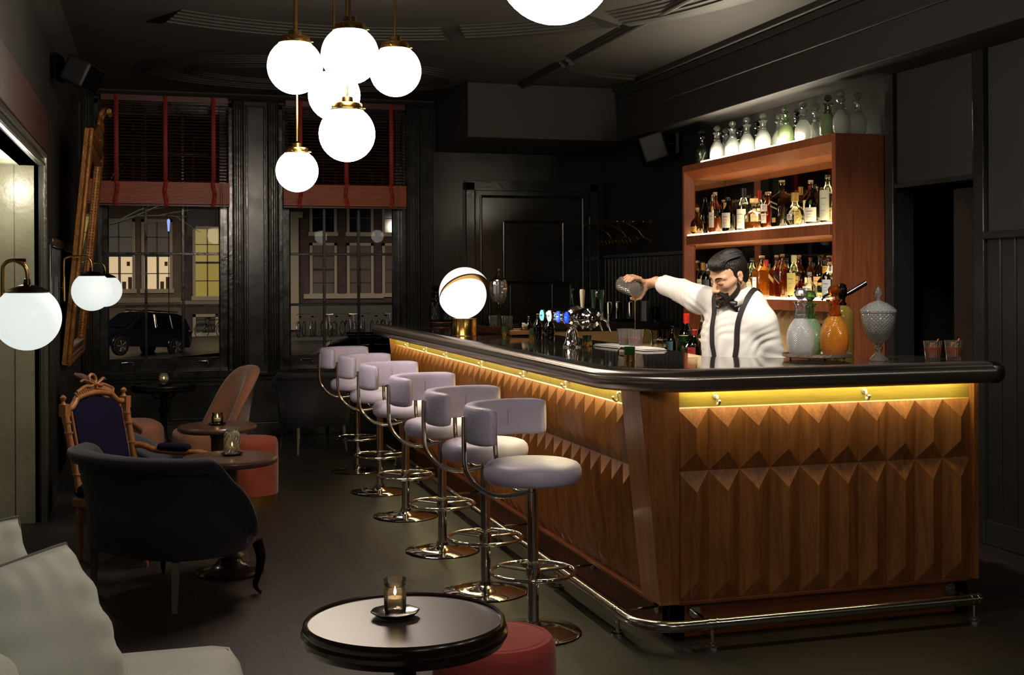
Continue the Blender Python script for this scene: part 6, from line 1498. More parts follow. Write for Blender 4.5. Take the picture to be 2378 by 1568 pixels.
th_ = [gp(-24, .078, .012), gp(-52, .068, .030), gp(-80, .060, .034), gp(-104, .0585, .030)]
for a, c_, ra_, rb_ in zip(th_, th_[1:], (.017, .0125, .0105), (.013, .0108, .0092)): S.cap(a, c_, ra_, rb_, .008)
# resting left hand
dwn = (LW - LE) / np.linalg.norm(LW - LE); S.cap(LW, LW + dwn * .05 + v3(0, 0, -.02), .024, .030, .015, flat=(SX, .7))
for i in range(4):
    a = LW + dwn * .06 + v3(-.01, (i - 1.5) * .021, -.03); m1 = a + v3(-.008, 0, -.038); S.cap(a, m1, .0095, .009, .006); S.cap(m1, m1 + v3(-.018, 0, -.028), .009, .0078, .005)
S.cap(LW + dwn * .02 + v3(-.01, -.03, -.01), LW + dwn * .05 + v3(-.03, -.05, -.05), .012, .009, .01)
V, f = S.mesh(1); print('body', len(V))
RX, RY = 2.836, 5.628
body = np_obj('person', V, f, SKIN); body.location = (RX, RY, 0); body.rotation_euler = (0, 0, -YAW)
tag(body, 'bearded barman in white shirt, bow tie and braces pouring a drink with outstretched arm', 'person')
# --- shirt
S = SDF((-.45, -.33, .86), (.34, .66, 1.52), .0052)
torso(S, .014); arms(S, .019, .66)
S.cap(NB + v3(0, .005, -.03), NB + v3(-.008, -.004, .035), .070, .066, .02)
CUFE = EL + (WR - EL) * .70; dcf = (WR - EL) / np.linalg.norm(WR - EL); S.cap(CUFE - dcf * .045, CUFE, .052, .050, .004)
S.F[:, :, :int((.93 - .86) / .0052)] = 1
sl, (X, Y, Z_) = S.reg(S.lo, S.lo + S.h * S.n, 0)
# creases: pulled from the arm pits and around the elbow, loose blousing at the waist
def gdot(c): return (X - c[0]), (Y - c[1]), (Z_ - c[2])
def fold(c, dirv, wl, amp, rad, ph=0):
    a, b2, c2 = gdot(c); d = np.array(dirv, float); d /= np.linalg.norm(d); dist = np.sqrt(a * a + b2 * b2 + c2 * c2)
    return amp * (np.abs(np.sin((a * d[0] + b2 * d[1] + c2 * d[2]) / wl * PI + ph + 3 * np.sin(dist * 14 + ph))) ** 1.6 - .4) * np.exp(-(dist / rad) ** 2)
W_ = .55 * (fold(RS + v3(-.02, 0, -.08), (1, 0, 1.0), .034, .012, .13) + fold(EL + v3(.03, -.02, -.02), dcf + v3(0, 0, .5), .030, .010, .10, 1) + fold(LS + v3(.01, -.03, -.12), (1, .2, -1.3), .058, .011, .09, 2) + fold(LE + v3(0, 0, .05), (.2, 0, 1), .048, .012, .08, .5) + fold(v3(-.02, -.1, 1.02), (1, 0, .5), .075, .011, .14, 1.2) + fold(CUFE - dcf * .10, dcf, .026, .008, .08) + fold(v3(-.07, -.08, 1.2), (.8, 0, -1), .05, .006, .15, 2.2)) + .5 * fold(RS + v3(-.02, .08, -.02), (.3, -1, .5), .05, .010, .12, .3)
S.F[sl] = S.F[sl] - W_.astype(np.float32)
# open the neck, the cuff and the hem so that skin comes out of cloth
def carve(a, c_, r): S.cap(a, c_, r, r, .002, 'cut')
carve(NB + v3(-.012, -.012, .030), NB + v3(-.06, -.05, .16), .058)
carve(CUFE - dcf * .012, CUFE + dcf * .05, .041)
V, f = S.mesh(2); shirt = np_obj('shirt', V, f, SHIRT, body)
bm = BM(); ca_ = np.cross(dcf, v3(0, 0, 1)); ca_ /= np.linalg.norm(ca_); cb_ = np.cross(dcf, ca_); rg = []
for t_, r_ in ((-.058, .046), (-.056, .0535), (-.03, .0545), (-.002, .0535), (.001, .050), (-.004, .044)):
    rg.append([Vector(CUFE + dcf * t_ + (ca_ * math.cos(2 * PI * k / 32) * 1.0 + cb_ * math.sin(2 * PI * k / 32) * 1.04) * r_ * (1 + .02 * math.sin(k * .9))) for k in range(32)])
loft(bm, rg, cap=False); obj('cuff', bm, SHIRT, body, auto=False)
# --- collar, bow tie, braces, trousers
bm = BM(); n = 40; cN = NB + v3(-.014, -.012, .014); up_ = v3(-.12, -.10, 1); up_ /= np.linalg.norm(up_); e1 = SX - up_ * (SX @ up_); e1 /= np.linalg.norm(e1); e2 = np.cross(up_, e1)
if e2 @ CF < 0: e2 = -e2
rings = []
for k in range(n + 1):
    a = R(-247 + 314 * k / n + 0) ; t_ = abs(k / n * 2 - 1); wing = max(0, (t_ - .62) / .38)
    cx = e1 * math.cos(a) + e2 * math.sin(a)
    hi = .060 - .018 * wing; rb_ = .076 + .006 * wing
    base = cN + cx * rb_; topi = base + up_ * hi; fall = cN + cx * (rb_ + .016 + .020 * wing) + up_ * (hi * .10 - .028 * wing)
    rings.append([base - cx * .004, topi - cx * .004, topi + cx * .004 + up_ * .003, fall + cx * .003, fall - cx * .002, base + cx * .005 + up_ * .02])
loft(bm, [[Vector(p) for p in r_] for r_ in rings]); obj('collar', bm, SHIRT, body, auto=False)
bt = cN + e2 * .100 + up_ * .004 + v3(-.004, 0, -.004)
bm = BM()
for s_ in (-1, 1):
    rg = []
    for k in range(7):
        q = k / 6; hw = lerp(.012, .033, q ** .7) * (1 if q < .9 else .93); c_ = bt + e1 * s_ * (.004 + .056 * q) - e2 * .012 * q ** 2 - up_ * q * (.030 if s_ > 0 else .002)
        th2 = .010 + .004 * math.sin(q * PI); rg.append([Vector(c_ + up_ * hw * math.sin(2 * PI * m_ / 12) + e2 * th2 * math.cos(2 * PI * m_ / 12) * (1 + .3 * math.sin(4 * PI * m_ / 12))) for m_ in range(12)])
    loft(bm, rg)
ball(bm, Vector(bt + e2 * .004), .012, 12, 8, s=(1, 1, 1.1)); obj('bow_tie', bm, BOWM, body, auto=False)
from mathutils.bvhtree import BVHTree
bvh = BVHTree.FromPolygons([Vector(v) for v in V], [tuple(int(i) for i in q) for q in f])
def strap(pts, w_, name):
    bm = BM(); P = smooth_path([Vector(p) for p in pts], 8); L_, N2 = [], []
    for p in P:
        hit = bvh.find_nearest(p); L_.append(hit[0]); N2.append(hit[1])
    for _ in range(3):
        L_ = [L_[0]] + [(L_[i - 1] + L_[i] * 2 + L_[i + 1]) / 4 for i in range(1, len(L_) - 1)] + [L_[-1]]; N2 = [N2[0]] + [(N2[i - 1] + N2[i] + N2[i + 1]).normalized() for i in range(1, len(N2) - 1)] + [N2[-1]]
    rg = []
    for i, p in enumerate(L_):
        t_ = (L_[min(i + 1, len(L_) - 1)] - L_[max(i - 1, 0)]).normalized(); sd = t_.cross(N2[i]).normalized(); q = p + N2[i] * .010
        rg.append([q - sd * w_ / 2, q + sd * w_ / 2, q + sd * w_ / 2 - N2[i] * .004, q - sd * w_ / 2 - N2[i] * .004])
    loft(bm, rg); obj(name, bm, ELAS, body, smooth=False)
def onchest(a, z, o=.16): c_ = v3(CH[0], CH[1], z) + SX * a + CF * o; return c_
strap([NB + SX * .085 - CF * .06 + v3(0, 0, .03), NB + SX * .088 + v3(0, 0, .07), onchest(.088, 1.33), onchest(.080, 1.20), onchest(.070, 1.08), onchest(.060, .94)], .027, 'braces_strap')
strap([NB - SX * .085 - CF * .06 + v3(0, 0, .05), NB - SX * .088 + v3(0, 0, .08), onchest(-.088, 1.35), onchest(-.085, 1.22), onchest(-.075, 1.08), onchest(-.068, .94)], .027, 'braces_strap')
S = SDF((-.30, -.25, .06), (.30, .28, 1.0), .008)
S.ell(HP + v3(0, 0, -.02), (SX, CF, v3(0, 0, 1)), (.165, .122, .13), .03)
for s_ in (-1, 1):
    h_ = HP + SX * .085 * s_ + v3(0, 0, -.03); kn = v3(h_[0] + .01 * s_, h_[1] - .02, .50); an = v3(h_[0] + .02 * s_, h_[1] + .03, .10)
    S.cap(h_, kn, .096, .078, .03); S.cap(kn, an, .076, .062, .03)
S.F[:, :, int((.965 - .06) / .008):] = 1
Vt, ft = S.mesh(2); np_obj('trousers', Vt, ft, TROU, body)
for s_ in (-1, 1):
    h_ = HP + SX * .085 * s_; a0 = v3(h_[0] + .02 * s_, h_[1] + .03, .03)
    bm = BM(); ball(bm, Vector(a0 + CF * .06), .05, 16, 10, s=(1, 1, .8), rot=None)
    for v in bm.verts:
        d = np.array(v.co) - (a0 + CF * .06); v.co = Vector(a0 + CF * .06 + SX * (d @ SX) * .95 + CF * (d @ CF) * 2.7 + v3(0, 0, d[2])); v.co.z = max(v.co.z, .001)
    obj('shoe', bm, BLACKM, body)
# --- hair, beard, brows, lids, lips
def head_field(h, lo, hi): return SDF(lo, hi, h)
def fcoords(S):
    sl, (X, Y, Z_) = S.reg(S.lo, S.lo + S.h * S.n, 0); P = [X - O[0], Y - O[1], Z_ - O[2]]
    return sl, *[A[0] * P[0] + A[1] * P[1] + A[2] * P[2] for A in AX]
S = SDF(O - .16, O + .17, .0030)
S.ell(hd(-.018, 0, .034), AX, (.1045, .0815, .090), .01)
S.ell(hd(.026, .0, .090), AX, (.066, .054, .036), .02); S.ell(hd(.062, .010, .082), AX, (.030, .044, .026), .02); S.ell(hd(-.03, 0, .088), AX, (.078, .058, .034), .02)
S.ell(hd(-.06, 0, -.03), AX, (.050, .062, .05), .02)
sl, fc, lc, uc = fcoords(S)
al = np.abs(lc)
hl = np.where(fc > .03, .062 - .25 * np.maximum(al - .045, 0), np.where(fc > -.005, -.020 + 2.0 * (fc + .005) * 1.1, np.where(fc > -.03, .024, -.075)))   # lower edge of the hair
hl = np.where((fc > .0) & (fc < .022) & (al > .05), -.035, hl)                                     # sideburn
cutf = (hl - uc)
strand = .0014 * np.sin(uc * 300 + 260 * lc + 40 * np.sin(fc * 60)) * (uc > .05) + .0012 * np.sin(lc * 900 + fc * 300)
S.F[sl] = np.maximum(S.F[sl] + strand.astype(np.float32), (cutf * .8).astype(np.float32))
Vh, fh = S.mesh(1); np_obj('hair', Vh, fh, HAIRM, body)
bm = BM()   # loose combed locks
rnd = random.Random(3)
for k in range(90):
    l0 = rnd.uniform(-.055, .055); f0 = rnd.uniform(.02, .078); u0 = .084 + .020 * (1 - (l0 / .06) ** 2)
    p0 = hd(f0 + .012, l0, u0 - .022 - .4 * max(0, f0 - .06)); p1 = hd(f0 - .012, l0 + .01, u0 + .026 - .3 * f0); p2 = hd(f0 - .060, l0 + .022, u0 + .022 - .2 * abs(l0)); p3 = hd(f0 - .10, l0 + .026, u0 + .006)
    P = smooth_path([p0, p1, p2, p3], 4); n = len(P); tube(bm, P, [.0030 * (1 - .6 * abs(i / (n - 1) * 2 - 1)) for i in range(n)], 5, cap=False)
obj('hair_locks', bm, HAIRM, body)
S = SDF(O - v3(.15, .15, .17), O + v3(.13, .12, .06), .0028)
S.ell(hd(.030, 0, -.020), AX, (.0635, .0655, .0955), .02); S.ell(hd(.030, 0, -.076), AX, (.0605, .0550, .045), .02)
for q in (-1, 1): S.cap(hd(-.01, .052 * q, -.05), hd(.062, .018 * q, -.104), .0205, .0195, .02); S.ell(hd(-.014, .0, .034), AX, (.1005, .0785, .088), .01)
S.ell(hd(.075, 0, -.106), AX, (.025, .027, .022), .015); S.cap(hd(.098, .014, -.0595), hd(.100, -.014, -.0595), .0075, .0075, .006); S.cap(hd(.090, .022, -.070), hd(.080, .028, -.09), .006, .007, .008); S.cap(hd(.090, -.022, -.070), hd(.080, -.028, -.09), .006, .007, .008)
sl, fc, lc, uc = fcoords(S); al = np.abs(lc)
line = np.where(fc < .016, .03 + 0 * fc, -.052 - .62 * np.maximum(fc - .016, 0)); line = np.where(fc > .066, -.060 + 0 * fc, line)   # upper edge of the beard
line = np.where((fc > .078) & (al < .028), -.054, line)
cutb = np.maximum(uc - line, -.002 - fc)
mouth = .010 - np.sqrt(((uc + .0735) / .62) ** 2 + (np.maximum(al - .010, 0)) ** 2); mouth = np.where(fc > .07, mouth, -1)
soul = -1
ns = .0012 * np.sin(lc * 1300 + uc * 500) * np.sin(uc * 1200 - fc * 600)
S.F[sl] = np.maximum(np.maximum(S.F[sl] + ns.astype(np.float32) + .0008, (cutb * .9).astype(np.float32)), mouth.astype(np.float32))
Vb, fb = S.mesh(1); np_obj('beard', Vb, fb, mat('beard_hair', '#1c120c', .6, bump=.8, bscale=300), body)
bm = BM()
for q in (-1, 1): tube(bm, smooth_path([hd(.0945, .012 * q, .019), hd(.0905, .028 * q, .0265), hd(.076, .047 * q, .021)], 6), [.003, .0036, .004, .004, .004, .0038, .0036, .0033, .003, .0027, .0024, .002, .0015], 8)
obj('eyebrows', bm, HAIRM, body)
bm = BM()
for q in (-1, 1): tube(bm, smooth_path([hd(.0855, .017 * q, -.0085), hd(.0885, .031 * q, -.0145), hd(.0795, .045 * q, -.0085)], 6), .0013, 6)
obj('eyelashes', bm, HAIRM, body)
bm = BM(); LIP = mat('lips', '#a0584a', .45)
for q in (-1, 1): tube(bm, smooth_path([hd(.1015, 0, -.0795), hd(.0985, .008 * q, -.0795), hd(.0905, .0165 * q, -.0765)], 4), [.0062, .006, .0056, .005, .0045, .0038, .003, .002, .001], 10)
for q in (-1, 1): tube(bm, smooth_path([hd(.1040, 0, -.0675), hd(.1005, .008 * q, -.0675), hd(.0915, .017 * q, -.0725)], 4), [.0048, .0046, .0044, .004, .0036, .003, .0024, .0016, .001], 10)
obj('lips', bm, LIP, body)
# --- the mixing glass in his hand, strainer and the stream
Mr = Matrix.Rotation(-YAW, 4, 'Z'); W = lambda p: Vector((RX, RY, 0)) + Mr @ Vector(tuple(p))
q = Vector((0, 0, 1)).rotation_difference(Mr @ Vector(tuple(gax)))
t = thing('mixing_glass', 'tilted cut-glass mixing glass with strainer held in the barman\'s hand', 'glass', W(G - gax * .10)); t.rotation_mode = 'QUATERNION'; t.rotation_quaternion = q
bm = BM(); lathe(bm, [(0, 0), (.034, .0), (.044, .008), (.0475, .03), (.0475, .135), (.050, .150), (.047, .150), (.0445, .134), (.0445, .032), (.03, .014), (0, .012)], 40); obj('glass', bm, glass('mixing_cut_glass', '#f6f0e4', .86, frost=.24, refl=1.3, pattern='diamond', pscale=22), t)
bm = BM(); lathe(bm, [(0, .130), (.036, .130), (.038, .134), (.036, .137), (0, .137)], 28); 
for k in range(14): a = k * 2 * PI / 14; ball(bm, (.040 * math.cos(a), .040 * math.sin(a), .133), .0035, 6, 4)
obj('strainer', bm, mat('strainer_steel', '#c8c0b4', .38, .9), t)
bm = BM(); dn = (q.inverted() @ Vector((0, 0, -1))); dn.z = 0; dn.normalize()
rg = []
for k in range(24):
    a = 2 * PI * k / 24; d = Vector((math.cos(a), math.sin(a), 0)); rg.append(d * .0435 + dn * 0)
lo_ = [Vector((p.x, p.y, .02)) for p in rg if p.dot(dn) > .006]; 
lo_.sort(key=lambda p: math.atan2(p.cross(dn).z, p.dot(dn)))
bot_ = [p for p in lo_]; top_ = [Vector((p.x, p.y, .134)) for p in lo_]
vs1 = [bm.verts.new(p) for p in bot_]; vs2 = [bm.verts.new(p) for p in top_]
bm.faces.new(vs1); bm.faces.new(vs2)
for i in range(len(vs1)): j = (i + 1) % len(vs1); bm.faces.new((vs1[i], vs1[j], vs2[j], vs2[i]))
obj('drink', bm, glass('drink_gold', '#f4b868', 1., frost=.8), t)
lip = W(G + gax * .05 - gz * .047)
bm = BM(); zs_ = [lip.z + .004, lip.z - .02, lip.z - .06, lip.z - .12, lip.z - .18, 1.165]; px_ = [(lip.x, lip.y), (lip.x - .002, lip.y + .003), (lip.x - .003, lip.y + .004), (lip.x - .003, lip.y + .004), (lip.x - .004, lip.y + .004), (lip.x - .004, lip.y + .004)]
P = smooth_path([(a[0] - lip.x, a[1] - lip.y, z_ - 1.165) for a, z_ in zip(px_, zs_)], 8); n = len(P)
tube(bm, P, [.0050 - .0030 * min(1, i / n * 1.5) + .0008 * math.sin(i * 1.9) for i in range(n)], 8)
st_ = obj('liquid_stream', bm, glass('stream_liquid', '#f4c888', .92, frost=.25, refl=2.5), None, loc=(lip.x, lip.y, 1.165)); tag(st_, 'thin stream of amber liquid falling from the mixing glass', 'liquid stream')
print('stream at', lip)
# ================================================================ the street outside
GZ = -1.2; FY = 58.
STR = mat('wet_asphalt', '#2c2a2c', .35, bump=.3, bscale=2, var=.3, vscale=.4); BRK = mat('dark_brick', '#4a3c3c', .8, bump=.4, bscale=12, var=.2, vscale=3); BRK2 = mat('brown_brick', '#6a5848', .8, bump=.4, bscale=12, var=.2, vscale=3)
WT = mat('white_window_paint', '#a89c88', .6, bump=.1); DG = mat('dark_night_glass', '#1c1c22', .1); CURT = mat('curtain', '#6a5e5a', .8, bump=.3, bscale=9, stretch=(9, 9, .4))
bm = BM(); box(bm, -30, 50, 13, FY + .2, GZ - .2, GZ); struct('street', bm, STR, smooth=False)
bm = BM()
vs = [bm.verts.new(p) for p in ((-14, 40, GZ + .01), (-3, 40, GZ + .01), (5, 45, GZ + .35), (5, 55, GZ + .35), (-14, 55, GZ + .01))]
bm.faces.new(vs); struct('road_ramp', bm, STR, smooth=False)
bm = BM(); box(bm, -30, 50, FY - 2.4, FY, GZ, GZ + .12); struct('pavement', bm, mat('paving', '#5a5654', .7, bump=.3, bscale=6), smooth=False)
def house(name, label, x0, x1, m_, wins, base=None, zt=14):
    t = thing(name, label, 'building', ((x0 + x1) / 2, FY, GZ)); ox = (x0 + x1) / 2
    bm = BM(); box(bm, x0 - ox, x1 - ox, 0, 1, 0, zt); obj('facade', bm, m_, t, smooth=False)
    if base: bm = BM(); box(bm, x0 - ox, x1 - ox, -.06, 0, base[0] - GZ, base[1] - GZ); obj('plinth_band', bm, base[2], t, smooth=False)
    for (a, b_, z0, z1, kind) in wins:
        a, b_, z0, z1 = a - ox, b_ - ox, z0 - GZ, z1 - GZ; fw = .13
        bm = BM()
        for q in ((a, b_, z1 - fw, z1), (a - .06, b_ + .06, z0 - .06, z0 + fw), (a, a + fw, z0, z1), (b_ - fw, b_, z0, z1)): box(bm, q[0], q[1], -.10 if q[0] in (a, b_ - fw) else -.115, 0.02, q[2], q[3])
        wf = obj('window', bm, WT, t, smooth=False)
        bm = BM(); quad(bm, (a + fw, -.02, z0 + fw), (b_ - fw, -.02, z0 + fw), (b_ - fw, -.02, z1 - fw), (a + fw, -.02, z1 - fw)); obj('pane', bm, kind[0], wf, smooth=False)
        if kind[1]:   # bright lower half behind the sash
            zm = lerp(z0, z1, .48); bm = BM(); quad(bm, (a + fw, -.025, z0 + fw), (b_ - fw, -.025, z0 + fw), (b_ - fw, -.025, zm), (a + fw, -.025, zm)); obj('lit_interior', bm, kind[1], wf, smooth=False)
            bm = BM()   # furniture seen against the light
            box(bm, lerp(a, b_, .52), lerp(a, b_, .56), -.032, -.027, z0 + fw, zm); box(bm, lerp(a, b_, .60), lerp(a, b_, .72), -.032, -.027, z0 + fw, z0 + fw + .34); box(bm, lerp(a, b_, .78), lerp(a, b_, .90), -.032, -.027, z0 + fw, z0 + fw + .55); box(bm, lerp(a, b_, .74), lerp(a, b_, .84), -.032, -.027, zm - .42, zm - .22); obj('room_silhouette', bm, mat('room_shade', '#5a4030', .8), wf, smooth=False)
        bm = BM(); mid = (z0 + z1) / 2
        for q in (((a + b_) / 2 - .025, (a + b_) / 2 + .025, z0 + fw, z1 - fw), (a + fw, b_ - fw, mid - .05, mid + .05), (a + fw, b_ - fw, (z0 + mid) / 2 - .02, (z0 + mid) / 2 + .02), (a + fw, b_ - fw, (z1 + mid) / 2 - .02, (z1 + mid) / 2 + .02)): box(bm, q[0], q[1], -.055, -.035, q[2], q[3])
        obj('glazing_bar', bm, mat('dark_bars', '#1e1c1c', .5), wf, smooth=False)
    return t
k = FY / 52
sc_ = lambda x, z: (x * k, 1.5 + (z - 1.5) * k)
LIT = emit('lit_room', (1., .86, .66), .75); YEL = emit('lit_curtain', (.78, .68, .30), .42); GRY = mat('dim_glass', '#5a524c', .3)
def W2_(a, z0, b_, z1, kind): return (a * k, b_ * k, 1.5 + (z0 - 1.5) * k, 1.5 + (z1 - 1.5) * k, kind)
house('brick_house', 'brown brick house across the street with two lit sash windows', -9, .95 * k, BRK2,
      [W2_(-2.15, 1.1, -.86, 4.1, (GRY, LIT)), W2_(-.62, 1.1, .62, 4.1, (GRY, LIT)), W2_(-4.2, 1.1, -3.0, 4.1, (DG, None)), W2_(-2.15, 5.4, -.86, 8.2, (DG, None)), W2_(-.62, 5.4, .62, 8.2, (DG, None))], (.55, .78, mat('stone_band', '#8a7c6a', .7)))
house('brick_house', 'dark brick house with yellow curtained window beyond the parked car', .95 * k, 5.3 * k, BRK,
      [W2_(1.42, .78, 2.62, 3.82, (YEL, None)), W2_(3.4, .78, 4.6, 3.82, (DG, None)), W2_(1.42, -.75, 2.45, .15, (GRY, None)), W2_(1.42, 5.0, 2.62, 7.6, (DG, None))], (.45, .62, mat('stone_band', '#8a7c6a', .7)))
rt = house('brick_house', 'dark house with rows of white framed windows behind the right window', 5.3 * k, 22, BRK,
      [W2_(x, z0, x + 1.16, z1, (DG if z0 > 2 else CURT, None)) for x in (6.27, 7.86, 9.40, 10.95) for z0, z1 in ((3.5, 6.4), (.86, 3.15))], (-1.2, .45, mat('pale_plinth', '#5a554e', .7)))
bm = BM(); ox = (5.3 * k + 22) / 2
box(bm, 5.38 * k - ox, 5.78 * k - ox, -.25, 0, GZ + .4 - GZ, 4.2 * k - GZ + .0); box(bm, 5.30 * k - ox, 5.95 * k - ox, -.35, 0, 4.05 * k - GZ, 4.30 * k - GZ); obj('pilaster', bm, WT, rt, smooth=False)
bm = BM(); box(bm, 6.0 * k - ox, 9.45 * k - ox, -.12, 0, .60 * k - GZ, .80 * k - GZ); obj('sill_band', bm, WT, rt, smooth=False)
# leafless tree
t = thing('bare_tree', 'bare street tree whose dark branches cross the upper left window', 'tree', (-3.2, 40, GZ)); bm = BM()
def branch(p, d, L_, r_, dep):
    pts = [p]; q = Vector(p); dd = Vector(d)
    for i in range(5): dd = (dd + Vector((random.uniform(-.22, .22), random.uniform(-.15, .15), random.uniform(-.12, .14)))).normalized(); q = q + dd * L_ / 5; pts.append(q.copy())
    tube(bm, pts, [r_ * (1 - .11 * i) for i in range(6)], 6, cap=False)
    if dep:
        for i in (2, 3, 4, 5): branch(pts[i], (dd + Vector((random.uniform(-.9, .9), random.uniform(-.4, .4), random.uniform(-.5, .6)))).normalized(), L_ * .62, r_ * .5, dep - 1)
random.seed(21); branch(Vector((0, 0, 0)), (0.05, 0, 1), 5.0, .20, 0); branch(Vector((.1, 0, 4.2)), (.9, 0, .25), 3.2, .07, 2); branch(Vector((.1, 0, 5.0)), (-.3, 0, .9), 3., .10, 2); branch(Vector((0, 0, 5.0)), (.6, 0, .8), 3., .08, 2)
obj('branches', bm, mat('bark', '#0a0806', .8, bump=.4), t)
# street light far up, seen as a bright lantern
t = thing('street_lantern', 'small glowing street lantern seen through the left window', 'street lamp', (.42, 47, 3.4)); t.scale = (.30, .30, .75); bm = BM(); lathe(bm, [(0, 0), (.10, 0), (.20, .55), (.06, .62), (0, .62)], 6); obj('lantern', bm, emit('lantern', (.6, .7, 1.), 1.3), t, smooth=False); bm = BM(); cyl(bm, (0, 0, 0), (0, 0, -6.1), .05, 8); obj('post', bm, IRON, t)
# ---- parked dark car
def car(label, loc, rz, pitch, colour, name='parked_car'):
    t = thing(name, label, 'car', loc, rz); t.rotation_euler = (0, pitch, rz)
    CP = mat('car_paint_' + colour, '#' + colour, .18, .3, coat=.8)
    # side outline of body: (x, z); +x is the front
    low = [(-2.25, .45), (-2.28, .75), (-2.22, 1.02), (-1.9, 1.08), (.85, 1.06), (1.75, .98), (2.18, .86), (2.28, .62), (2.25, .36), (-2.2, .34)]
    bm = BM(); n = 8; rings = []
    for s in (-1, -.97, -.85, 0, .85, .97, 1):
        y = s * .93; sh = 1 if abs(s) < .9 else (.985 if abs(s) < .98 else .95)
        rings.append([(x * sh * (1 - .012 * s * s), y * (1 if z_ > .5 else .96), .34 + (z_ - .34) * (1 - .05 * (abs(s) > .9))) for x, z_ in low])
    loft(bm, rings)
    for x in (-1.38, 1.42):
        for s in (-1, 1):
            tube(bm, [(x + .44 * math.cos(R(a)), s * .925, .37 + .44 * math.sin(R(a))) for a in range(0, 181, 20)], .035, 8)
    obj('body', bm, CP, t, bevel=.03)
    cabn = [(-2.18, 1.04), (-1.95, 1.58), (-1.5, 1.69), (.0, 1.71), (.35, 1.62), (1.05, 1.05)]
    bm = BM(); rings = []
    for s in (-1, -.5, 0, .5, 1): rings.append([(x, s * (.88 - .20 * max(0, (z_ - 1.04)) / .67), z_ + .03 * (1 - s * s) * (z_ > 1.3)) for x, z_ in cabn])
    loft(bm, rings); obj('roof', bm, CP, t, bevel=.04)
    GLS = mat('car_window', '#0e1014', .05)
    for a in ([(.86, 1.09), (.25, 1.58), (-.28, 1.61), (-.28, 1.09)], [(-.36, 1.09), (-.36, 1.61), (-1.1, 1.60), (-1.15, 1.09)], [(-1.24, 1.09), (-1.20, 1.59), (-1.55, 1.57), (-1.95, 1.15)]):
        for s in (-1, 1):
            bm = BM(); quad(bm, *[(x, s * (.895 - .20 * max(0, (z_ - 1.04)) / .67), z_) for x, z_ in a]); obj('side_window', bm, GLS, t, smooth=False)
            if s: bm = BM(); tube(bm, [(x, s * (.905 - .20 * max(0, (z_ - 1.04)) / .67), z_) for x, z_ in a], .016, 5, closed=True); obj('window_trim', bm, mat('dull_chrome', '#b0aca4', .2, 1.), t)
    bm = BM(); quad(bm, (1.07, -.78, 1.09), (1.07, .78, 1.09), (.40, .62, 1.62), (.40, -.62, 1.62)); obj('windscreen', bm, GLS, t, smooth=False)
    for x in (-1.38, 1.42):
        for s in (-1, 1):
            bm = BM()
            with grab(bm, Matrix.Translation((x, s * .86, .37)) @ Matrix.Rotation(R(90 * s), 4, 'X')): lathe(bm, [(.22, -.11), (.34, -.11), (.37, -.08), (.37, .08), (.34, .11), (.22, .11)], 32)
            w_ = obj('wheel', bm, mat('tyre', '#0c0c0c', .8), t)
            bm = BM()
            with grab(bm, Matrix.Translation((x, s * .95, .37)) @ Matrix.Rotation(R(90), 4, 'X')):
                lathe(bm, [(.215, -.02), (.235, -.02), (.235, .02), (.215, .02)], 28); lathe(bm, [(0, -.02), (.05, -.02), (.05, .02), (0, .02)], 12)
                for k_ in range(5): a = k_ * 2 * PI / 5; tube(bm, [(.04 * math.cos(a), .04 * math.sin(a), 0), (.22 * math.cos(a), .22 * math.sin(a), 0)], [.028, .038], 6)
            obj('rim', bm, mat('alloy', '#c8c4bc', .3, .7), w_)
    for s in (-1, 1):
        bm = BM(); ball(bm, (2.16, s * .72, .80), .10, 14, 8, s=(.7, 1.5, .8)); obj('headlight', bm, mat('amber_lens', '#d8b070', .2), t)
        bm = BM(); box(bm, -2.27, -2.18, s * .72 - .12, s * .72 + .12, .82, 1.02); obj('tail_light', bm, mat('red_lens', '#8a1810', .2), t, bevel=.02)
        for x in (-.1, -1.05): bm = BM(); box(bm, x - .10, x + .06, s * .93, s * .955, .93, .965); obj('door_handle', bm, mat('dull_chrome', '#b0aca4', .2, 1.), t)
        bm = BM(); cyl(bm, (-1.7, s * .55, 1.75), (.1, s * .55, 1.77), .02, 8); obj('roof_rail', bm, mat('dull_chrome', '#b0aca4', .2, 1.), t)
    return t
c1 = car('black off-road car parked across the street, seen through the left window', (-.78, 44.6, GZ + .12), R(180 + 40), R(-3.5), '1c1c2a')
c1.scale = (.86, .86, .9)
c2 = car('dark red car parked close outside the right window, only its roof showing', (3.35, 21.5, GZ + .12), R(172), 0, '200808')
c2.scale = (1.0, 1.0, .92)
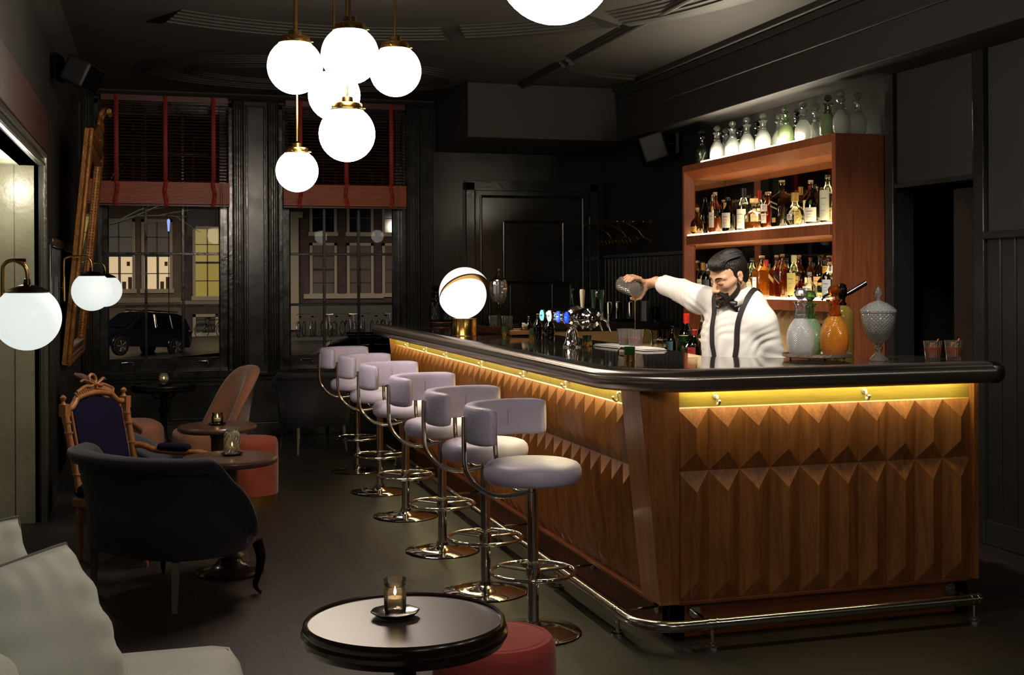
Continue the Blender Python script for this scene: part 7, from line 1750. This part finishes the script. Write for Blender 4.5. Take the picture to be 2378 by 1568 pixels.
# ---- bicycles
def bike(label, loc, rz, col, group):
    t = thing('bicycle', label, 'bicycle', loc, rz, group)
    m_ = mat('bike_frame_' + col, '#' + col, .3, .5); TY = mat('tyre_dark', '#16161a', .7)
    for x in (-.53, .53):
        bm = BM(); tube(bm, [(x + .34 * math.cos(2 * PI * k_ / 24), 0, .34 + .34 * math.sin(2 * PI * k_ / 24)) for k_ in range(24)], .020, 6, closed=True); w_ = obj('wheel', bm, TY, t)
        bm = BM(); [cyl(bm, (x, 0, .34), (x + .33 * math.cos(2 * PI * k_ / 12), 0, .34 + .33 * math.sin(2 * PI * k_ / 12)), .004, 3) for k_ in range(12)]; obj('spokes', bm, STEEL, w_)
    bm = BM(); A, Bq, Cq, D, E = (-.53, 0, .34), (0, 0, .30), (-.15, 0, .82), (.38, 0, .86), (.53, 0, .34)
    for a, b_ in ((A, Bq), (A, Cq), (Bq, Cq), (Bq, D), (Cq, D), (D, E), (D, (.35, 0, 1.02))): cyl(bm, a, b_, .018, 6)
    obj('frame', bm, m_, t)
    bm = BM(); tube(bm, [(.22, -.28, 1.0), (.34, -.2, 1.05), (.35, 0, 1.03), (.34, .2, 1.05), (.22, .28, 1.0)], .014, 6); obj('handlebar', bm, STEEL, t)
    bm = BM(); ball(bm, (-.2, 0, .93), .10, 10, 6, s=(1.3, .7, .4)); obj('saddle', bm, BLACKM, t)
    bm = BM(); tube(bm, [(-.53 + .40 * math.cos(R(a)), 0, .34 + .40 * math.sin(R(a))) for a in range(20, 190, 17)], .03, 5, flat=.3); obj('mudguard', bm, m_, t)
    return t
b0 = bike('dark bicycle leaning by the basement window beyond the parked car', (2.15 * k, FY - 1.9, GZ + .13), R(25), '1a1a1e', None)
cols = ['8a8a90', '2a3a4a', '6a6a6a', '3a2a2a', '9a968c', '24303a']
protos = [bike('bicycle parked in the crowded row below the right window, leftmost', (6.4, FY - 1.6, GZ + .13), R(70), cols[0], 'bicycles in the row across the street')]
for i in range(1, 13):
    x = 6.4 + i * .58
    dup(protos[0], (x, FY - 1.6 + random.uniform(-.25, .25), GZ + .13), R(random.choice([60, 75, 95, 110, 250, 280])), 'bicycle standing packed in the row in front of the dark house')
protos[0]['label'] = 'bicycle standing packed in the row in front of the dark house'
